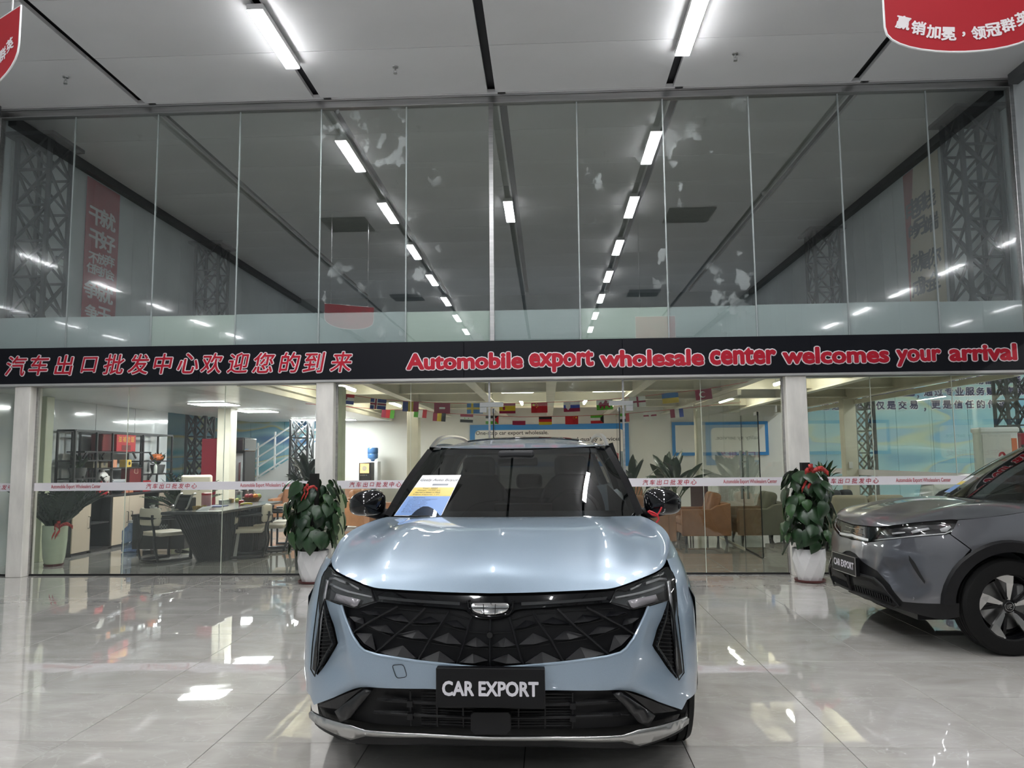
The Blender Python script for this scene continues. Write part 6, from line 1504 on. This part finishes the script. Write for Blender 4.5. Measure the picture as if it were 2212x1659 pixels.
# ---- bunting
FC = {'r': (.52, .015, .025), 'w': (.78, .77, .74), 'b': (.03, .05, .24), 'y': (.72, .52, .03), 'k': (.015, .015, .016), 'g': (.10, .42, .04), 'n': (.03, .06, .30), 'l': (.05, .20, .50), 'm': (.32, .015, .06), 'B': (.04, .08, .40)}
FMAT = {k: mat('cloth_%d' % i, v, .7) for i, (k, v) in enumerate(FC.items())}
def flag(px, py, Y, w_, h_, tilt, spec, label, group, extra=None):
    q = W(px, py, Y); r = empty('bunting_flag', q, 0, label, 'flag', group); r.rotation_euler = (0, tilt, 0)
    R = random.Random(int(px)); bend = R.uniform(-.03, .03)
    def P_(u, v, t): return Vector(((u-.5)*w_, bend*math.sin(u*3)+t, (v-.5)*h_))
    for k, (nm, c, u0, u1, v0, v1) in enumerate(spec):
        t = .0007*(1+k); n = 3; vs = []; fs = []
        for i in range(n+1):
            u = u0+(u1-u0)*i/n; vs += [P_(u, v0, -t), P_(u, v1, -t), P_(u, v1, t), P_(u, v0, t)]
        for i in range(n): a = i*4; fs += [(a+j, a+(j+1) % 4, a+4+(j+1) % 4, a+4+j) for j in range(4)]
        fs += [(3, 2, 1, 0), tuple(n*4+j for j in range(4))]; MB().add(vs, fs).build(nm, FMAT[c], r)
    if extra:
        for nm, c, pts in extra: MB().prism([P_(u, v, -.006) for u, v in pts], (0, .012, 0)).build(nm, FMAT[c], r)
    return r
def H3(a, b, c): return [('stripe', c, 0, 1, 0, .34), ('stripe', b, 0, 1, .34, .67), ('stripe', a, 0, 1, .67, 1)]
def V3(a, b, c): return [('stripe', a, 0, .34, 0, 1), ('stripe', b, .34, .67, 0, 1), ('stripe', c, .67, 1, 0, 1)]
def CROSS(f, c, x=.5, w1=.14, w2=.2): return [('field', f, 0, 1, 0, 1), ('cross_bar', c, x-w1/2, x+w1/2, 0, 1), ('cross_bar', c, 0, 1, .5-w2/2, .5+w2/2)]
def star(cx, cy, r): return [(cx+r*(1 if k % 2 == 0 else .4)*math.sin(math.pi*k/5)*.66, cy+r*(1 if k % 2 == 0 else .4)*math.cos(math.pi*k/5)) for k in range(10)]
shield = [(.17, .82), (.42, .82), (.42, .45), (.30, .22), (.17, .45)]
dragon = [(.12, .55), (.22, .75), (.30, .80), (.36, .62), (.45, .66), (.55, .92), (.68, .85), (.66, .62), (.80, .66), (.90, .82), (.92, .6), (.80, .48), (.84, .2), (.74, .2), (.70, .38), (.52, .36), (.52, .12), (.42, .12), (.42, .36), (.30, .36), (.28, .16), (.18, .16), (.22, .42), (.14, .44)]
chn = [('field', 'r', 0, 1, 0, 1)]
g1, g2 = 'front row of bunting flags', 'back row of bunting flags'
row1 = [(748, 862, .10, H3('r', 'w', 'B'), 'flag of red, white and blue with a checked shield, front row far left', [('shield', 'm', [(.34, .85), (.58, .85), (.58, .5), (.46, .36), (.34, .5)])]),
        (817, 873, .10, CROSS('n', 'w', .36, .22, .32)+[('inner_bar', 'm', .31, .41, 0, 1), ('inner_bar', 'm', 0, 1, .42, .58)], 'blue flag with red and white cross, second in front row', None),
        (887, 878, .05, V3('b', 'y', 'm'), 'blue, yellow and red upright striped flag in the front row', None),
        (955, 881.5, .02, [('field', 'm', 0, 1, 0, 1), ('cross_bar', 'w', .44, .56, .22, .78), ('cross_bar', 'w', .32, .68, .41, .59)], 'red flag with a white cross in the front row', None),
        (1026, 882.5, .01, CROSS('l', 'y', .34, .13, .2), 'blue flag with a yellow cross in the front row', None),
        (1096, 882, 0, [('stripe', 'm', 0, 1, 0, .25), ('stripe', 'y', 0, 1, .25, .75), ('stripe', 'm', 0, 1, .75, 1)], 'red and yellow flag with small crest in the front row', [('crest', 'm', [(.22, .65), (.36, .65), (.36, .38), (.29, .32), (.22, .38)])]),
        (1165, 880.5, -.01, chn, 'red flag with yellow stars left in the front row', [('star', 'y', star(.15, .76, .17)), ('star', 'y', star(.33, .9, .06)), ('star', 'y', star(.40, .78, .06)), ('star', 'y', star(.40, .63, .06)), ('star', 'y', star(.33, .53, .06))]),
        (1235, 878, -.03, H3('w', 'B', 'm'), 'white, blue and red flag with shield in the front row', [('shield_edge', 'w', [(.13, .86), (.42, .86), (.42, .42), (.275, .16), (.13, .42)]), ('shield', 'm', shield)]),
        (1306, 874, -.05, [('stripe', 'g', 0, 1, 0, .5), ('stripe', 'w', 0, 1, .5, 1)], 'white and green flag with red beast in the front row', [('beast', 'm', dragon)]),
        (1377, 868, -.08, CROSS('w', 'm', .5, .11, .16), 'white flag with plain red cross in the front row', None),
        (1448, 859.5, -.08, [('stripe', 'y', 0, 1, 0, .5), ('stripe', 'l', 0, 1, .5, 1)], 'blue over yellow flag in the front row', None),
        (1520, 852, -.09, [('field', 'm', 0, 1, 0, 1)], 'red flag with white crescent at the front row\'s right end', [('crescent', 'w', [(.42+.2*math.cos(a), .5+.3*math.sin(a)) for a in [math.radians(40+28*k) for k in range(11)]]+[(.47+.15*math.cos(a), .5+.23*math.sin(a)) for a in [math.radians(320-28*k) for k in range(11)]])])]
for px, py, tl, sp_, lb, ex in row1: flag(px, py, 11.0, .235, .15, tl, sp_, lb, g1, ex)
row2 = [(838, 894, .12, V3('m', 'r', 'g'), 'red and green flag half folded, back row far left', None), (908, 893, .1, V3('g', 'w', 'r'), 'narrow striped flag at the inner pillar in the back row', None),
        (949, 901, .08, V3('m', 'y', 'k'), 'red, yellow and black upright striped flag in the back row', None),
        (1008, 903.5, .05, H3('m', 'w', 'k'), 'red, white and black flag with two stars in the back row', [('star', 'g', star(.35, .5, .1)), ('star', 'g', star(.65, .5, .1))]),
        (1063, 907, .02, H3('k', 'w', 'g'), 'black, white and green flag with red wedge in the back row', [('wedge', 'r', [(1, 1), (1, 0), (.68, .5)])]),
        (1121, 909, .01, [('stripe', 'm', 0, 1, 0, .5), ('stripe', 'w', 0, 1, .5, 1)], 'white over red flag in the back row', None),
        (1178, 908.5, 0, H3('k', 'r', 'y'), 'black, red and gold flag in the back row', None),
        (1235, 907.5, 0, chn, 'red flag with yellow stars right in the back row', [('star', 'y', star(.85, .8, .14)), ('star', 'y', star(.68, .9, .05)), ('star', 'y', star(.62, .78, .05)), ('star', 'y', star(.68, .64, .05))]),
        (1290, 905.5, -.02, H3('g', 'w', 'r'), 'green, white and red flag with dark wedge in the back row', [('wedge', 'k', [(1, 1), (1, 0), (.75, .34), (.75, .67)])]),
        (1345, 902.5, -.04, H3('g', 'w', 'k')+[('stripe', 'r', .72, 1, 0, 1)], 'green, white and black flag with red side bar in the back row', None),
        (1404, 897.5, -.06, CROSS('w', 'm', .5, .13, .18), 'white flag with red cross and star in the back row', [('star', 'w', star(.5, .5, .22))]),
        (1462, 892.5, -.08, V3('m', 'w', 'B'), 'red, white and blue upright striped flag in the back row', None)]
for px, py, tl, sp_, lb, ex in row2: flag(px, py, 12.6, .215, .14, tl, sp_, lb, g2, ex)
STR = mat('red_string', (.45, .03, .03), .6)
for Yf, rw, dy, lb in ((11.0, row1, -10.6, 'front'), (12.6, row2, -8.6, 'back')):
    pts = [W(660, rw[0][1]-30 if Yf < 12 else rw[0][1]-22, Yf)]+[W(r_[0], r_[1]+dy, Yf) for r_ in rw]+[W(1600, rw[-1][1]-24, Yf)]
    if Yf < 12: pts[0] = Vector((-4.01, 11.0, 2.56)); pts[-1] = Vector((2.95, 11.0, 2.512))
    tag(MB().tube(pts, .004, 5).build('bunting_string', STR), 'thin red string carrying the %s row of flags' % lb, 'string')
# ---- steel lattice columns
LSTL = mat('lattice_steel', (.035, .037, .04), .5, spec=.3)
def lattice(x, y, w_, z0, z1, label, n=None, head=True, d=None):
    r = empty('lattice_column', (x, y, z0), label=label, cat='column', group='steel lattice columns'); h = w_/2; H_ = z1-z0; d = (d or w_)/2
    for sx_ in (-1, 1):
        for sy_ in (-1, 1): MB().box(sx_*h-.025, sx_*h+.025, sy_*d-.025, sy_*d+.025, 0, H_).build('post', LSTL, r)
    n = n or max(2, round(H_/(w_*1.15)))
    for k in range(n):
        a, b = H_*k/n, H_*(k+1)/n
        for s_ in (-1, 1):
            MB().bar((-h, s_*d, a), (h, s_*d, b), .03, .03).build('brace', LSTL, r); MB().bar((h, s_*d, a), (-h, s_*d, b), .03, .03).build('brace', LSTL, r)
            MB().bar((s_*h, -d, a), (s_*h, d, b), .03, .03).build('brace', LSTL, r); MB().bar((s_*h, d, a), (s_*h, -d, b), .03, .03).build('brace', LSTL, r)
        for s_ in (-1, 1): MB().bar((-h, s_*d, b), (h, s_*d, b), .03, .03).build('tie', LSTL, r)
    if head: MB().box(-h-.12, h+.12, -d-.12, d+.12, H_-.05, H_).build('head_plate', LSTL, r)
    return r
for x, s_ in ((-6.98, 'left'), (5.6, 'right')):
    lattice(x-.04 if x < 0 else x+.06, 10.02, .46, 2.95, 5.95, 'nearer steel lattice column above the sign at the %s wall' % s_)
    lattice(x, 15.3, .48, 2.95, 5.95, 'farther steel lattice column above the sign at the %s wall' % s_)
for px, Y, lb in ((432, 16.5, 'steel lattice column left of the red cabinet'), (652, 18.3, 'steel lattice column before the white stairs'), (1862, 17.6, 'steel lattice column right of the switch box pillar'), (2192, 15.0, 'steel lattice column behind the white meter cabinet')):
    q = W(px, 950, Y); lattice(q.x, Y, .42, 0, 2.95, lb, head=False)
# ---- wall banners above the sign
def banner(X, px0, px1, pyt, pyb, m, chars, tm_, label, side, edge=None):
    a = WX(px0, 500, X); b = WX(px1, 500, X); zt_ = ZC-.16; zb__ = WX((px0+px1)/2, pyb, X).z
    r = empty('wall_banner', (X, (a.y+b.y)/2, zt_), label=label, cat='banner'); y0_, y1_ = sorted((a.y, b.y)); c = (a.y+b.y)/2
    MB().box(-.004, .004, y0_-c, y1_-c, zb__-zt_-.6, 0).build('cloth', m, r)
    xd = (0, 1, 0) if side < 0 else (0, -1, 0)
    for ch_, px, py, hpx in chars:
        q = WX(px, py, X); hh = hpx/FPX*q.y
        text('lettering', ch_, tm_, plane_mx((-side*.007, q.y-c, q.z-zt_), xd, (0, 0, 1)), r, width=hh*1.5 if ch_ != '一' else hh*1.2, height=hh if ch_ != '一' else hh*.18, bold=.03)
    if edge: MB().prism([(-side*.006, (y1_-c), 0), (-side*.006, (y1_-c)-.35, 0), (-side*.006, (y1_-c)-.12, -1.2), (-side*.006, (y1_-c), -2.4)], (-side*.001, 0, 0)).build('edge_print', edge, r)
def z8(u, v): return u/2.4757, 180+v/2.4757
def z1_(u, v): return 1400+u/2.676, 180+v/2.676
cl = [(c,)+z8(u, v)+(h,) for c, u, v, h in (('干', 515, 715, 40), ('就', 575, 735, 42), ('干', 515, 835, 40), ('好', 572, 855, 42), ('不', 498, 935, 26), ('放', 542, 942, 26), ('弃', 585, 952, 26), ('任', 486, 988, 24), ('何', 520, 1000, 24), ('机', 553, 1012, 24), ('会', 585, 1024, 24), ('争', 488, 1105, 40), ('就', 560, 1128, 42), ('争', 488, 1225, 34), ('干', 555, 1240, 34))]
banner(-7.36, 184, 256, 390, 680, mat('banner_red', (.42, .015, .03), .5), cl, WHT, 'tall dark red wall banner with white brush characters at the left', -1)
cr2 = [(c,)+z1_(u, v)+(h,) for c, u, v, h in (('电', 1535, 725, 46), ('话', 1578, 690, 38), ('线', 1625, 672, 40), ('的', 1535, 845, 28), ('另', 1570, 830, 40), ('一', 1600, 815, 22), ('端', 1640, 805, 40), ('就', 1560, 1030, 42), ('是', 1605, 1030, 34), ('你', 1652, 1005, 44), ('成', 1565, 1175, 40), ('为', 1605, 1165, 34), ('全', 1655, 1140, 40))]
banner(5.96, 1958, 2036, 390, 650, mat('banner_cream', (.55, .49, .36), .5), cr2, BT, 'tall cream wall banner with dark brush characters at the right', 1, mat('banner_edge', (.30, .05, .035), .5))
ex = empty('exit_sign', (-7.37, WX(135, 568, -7.37).y, WX(135, 568, -7.37).z), label='small dark exit sign plate on the left wall above the sign', cat='sign'); MB().box(-.01, .01, -.16, .16, -.07, .07).build('plate', BKM, ex)
MB().box(.010, .012, -.13, .13, -.045, .045).build('pictogram', mat('exit_pale', (.25, .35, .30), .5), ex)
# ---- murals on the far wall
def mural_mat(name, cols, scale, rot):
    m = bpy.data.materials.new(name); m.use_nodes = True; nt = m.node_tree; N = nt.nodes; L = nt.links.new; b = N['Principled BSDF']; b.inputs['Roughness'].default_value = .3
    tc = N.new('ShaderNodeTexCoord'); mp = N.new('ShaderNodeMapping'); mp.inputs['Rotation'].default_value = (0, rot, 0); mp.inputs['Scale'].default_value = scale
    w_ = N.new('ShaderNodeTexNoise'); w_.inputs['Scale'].default_value = 1.; w_.inputs['Detail'].default_value = 1.2; w_.inputs['Distortion'].default_value = .6
    r = N.new('ShaderNodeValToRGB'); r.color_ramp.interpolation = 'LINEAR'; e = r.color_ramp.elements
    e[0].position = cols[0][0]; e[0].color = cols[0][1]+(1,); e[1].position = cols[-1][0]; e[1].color = cols[-1][1]+(1,)
    for p, c in cols[1:-1]: k = e.new(p); k.color = c+(1,)
    L(tc.outputs['Object'], mp.inputs[0]); L(mp.outputs[0], w_.inputs['Vector']); L(w_.outputs['Fac'], r.inputs[0]); L(r.outputs[0], b.inputs['Base Color'])
    return m
ML = mural_mat('mural_waves', [(.30, (.06, .16, .36)), (.40, (.14, .40, .50)), (.46, (.32, .55, .58)), (.50, (.48, .62, .62)), (.52, (.60, .56, .25)), (.54, (.22, .42, .56)), (.62, (.32, .54, .60)), (.75, (.08, .18, .42))], (.35, 1, 1.5), .25)
MR = mural_mat('mural_sky', [(.30, (.20, .42, .55)), (.42, (.32, .56, .62)), (.50, (.45, .66, .66)), (.53, (.55, .62, .42)), (.545, (.30, .50, .64)), (.62, (.38, .62, .64)), (.75, (.22, .46, .62))], (.30, 1, 1.1), .2)
def mural(x0, x1, m, label, n):
    r = empty('wall_mural', ((x0+x1)/2, 19.47, 0), label=label, cat='mural')
    for k in range(n): a, b = x0+(x1-x0)*k/n, x0+(x1-x0)*(k+1)/n; o = MB().box(a-(x0+x1)/2+.004, b-(x0+x1)/2-.004, 0, .025, .1, 4.0 if x0 > 0 else 2.9).build('mural_panel', m, r)
    return r
mural(-10.4, -5.95, ML, 'blue and yellow wave mural on the far wall behind the stairs', 5)
mr = mural(6.1, 14.0, MR, 'pale blue mural with Chinese sayings on the far wall at right', 9)
TXM = mat('mural_text', (.03, .025, .10), .5)
def mtext(s_, pxa, pxb, py, h):
    a, b = W(pxa, py, 19.46), W(pxb, py, 19.46); n = len(s_); st = (b.x-a.x)/(n-1)
    for k, ch_ in enumerate(s_):
        if ch_ == ' ': continue
        for nm, m, bo, dy in (('lettering_outline', WHT, .07, -.003), ('lettering', TXM, .035, -.006)):
            text(nm, ch_, m, plane_mx((a.x+st*k-mr.location.x, dy, a.z-(.12 if ch_ == '，' else 0)-mr.location.z), (1, 0, 0), (0, 0, 1)), mr, height=h*(1.12 if bo > .05 else 1) if ch_ != '，' else .09, bold=bo)
mtext('您选购车不仅是交易，更是信任的传递', 1782, 2168, 877, .215)
mtext('每一个体，通过专业服务赋予其新', 1893, 2209, 848, .215)
mtext('每次交易都是承诺', 2056, 2196, 822, .215)
# ---- white stairs behind the office
st_ = empty('staircase', (0, 18.6, 0), label='white steel staircase with railings rising right behind the office', cat='stairs')
WST = mat('white_steel', (.70, .72, .72), .35)
A_, B_ = W(520, 1035, 18.6), W(705, 915, 18.6)
MB().prism([(A_.x, 0, 0), (B_.x, 0, 0), (B_.x, 0, B_.z-.28), (A_.x, 0, max(.05, A_.z-.28))], (0, .04, 0)).build('stair_side', WST, st_)
for k in range(4):
    z = -.10+.24*k; MB().bar((A_.x, -.02, A_.z+z-.12), (B_.x, -.02, B_.z+z-.12), .035, .035).build('rail', WST, st_)
for k in range(6):
    t = k/5; p = A_.lerp(B_, t); MB().box(p.x-.018, p.x+.018, -.038, -.002, p.z-.3, p.z+.62).build('baluster', WST, st_)
for k in range(9):
    t = (k+.5)/9; p = A_.lerp(B_, t); MB().box(p.x-.14, p.x+.14, .04, .8, p.z-.34, p.z-.31).build('tread', WST, st_)
# ---- right aisle
q = W(2152, 960, 11.4); ec = empty('meter_cabinet', (q.x, 11.4, 0), math.radians(-6), 'white steel meter cabinet with red emblem and warning strip', 'cabinet')
MB().box(-.25, .25, -.1, .16, .6, 1.76).build('body', WST, ec, bev=.01); MB().box(-.27, .27, -.13, .18, 1.74, 1.82).build('hood', WST, ec, bev=.02); MB().box(-.23, .15, -.112, -.1, .64, 1.72).build('door', mat('cabinet_grey', (.58, .57, .54), .4), ec)
MB().box(.16, .23, -.108, -.1, .9, 1.66).build('warning_strip', mat('strip_orange', (.65, .12, .02), .5), ec)
for k, ch_ in enumerate('有电危险'): text('lettering', ch_, FMAT['y'], plane_mx((.195, -.11, 1.40-.09*k), (1, 0, 0), (0, 0, 1)), ec, height=.05, bold=.02)
MB().prism([(.02+.05*math.cos(a), -.115, 1.40+.07*math.sin(a)) for a in [math.pi*k/8 for k in range(9)]]+[(-.01, -.115, 1.40), (.02, -.115, 1.44), (.05, -.115, 1.40)], (0, .004, 0)).build('emblem', RED, ec)
MB().box(-.035, .075, -.114, -.112, 1.335, 1.36).build('emblem_bar', RED, ec)
MB().box(-.22, .22, -.08, .14, 0, .6).build('plinth', DKW, ec)
rp = empty('red_cabinet', (W(2222, 960, 12.2).x, 12.2, 0), label='dark red equipment cabinet right of the white meter cabinet', cat='cabinet'); MB().box(-.28, .28, -.15, .15, 0, 1.75).build('body', mat('maroon_metal', (.22, .006, .02), .35), rp, bev=.01)
MB().box(-.24, .24, -.158, -.15, .1, 1.7).build('door', mat('maroon_metal', (.22, .006, .02), .35), rp)
sb_ = tag(MB().box(-.035, .035, -.015, .015, -.06, .06).build('switch_box', mat('switch_white', (.7, .7, .66), .4), bev=.004), 'small white switch box on the cream inner pillar', 'switch'); qq = WX(1825, 1005, 5.60); sb_.location = (5.70, WX(1838, 1000, 5.75).y-.118, qq.z)
# a white car parked in the aisle: same body as the grey one
kids = {}
for o in list(COL.objects):
    if o.parent: kids.setdefault(o.parent, []).append(o)
c3 = copy_tree(car2, None, kids); c3.location = (7.4, 15.6, 0); c3.rotation_euler = (0, 0, math.radians(-128))
c3['label'] = 'white car parked in the side aisle beyond the right bay'
WPA = mat('white_paint', (.72, .73, .72), .3, coat=1.); mc = {}
def repaint(o):
    for ch_ in list(COL.objects):
        if ch_.parent == o: repaint(ch_)
    if o.type == 'MESH' and GREY.name in [m.name for m in o.data.materials if m]:
        if o.data.name not in mc:
            me = o.data.copy(); me.materials.clear(); me.materials.append(WPA); mc[o.data.name] = me
        o.data = mc[o.data.name]
repaint(c3)
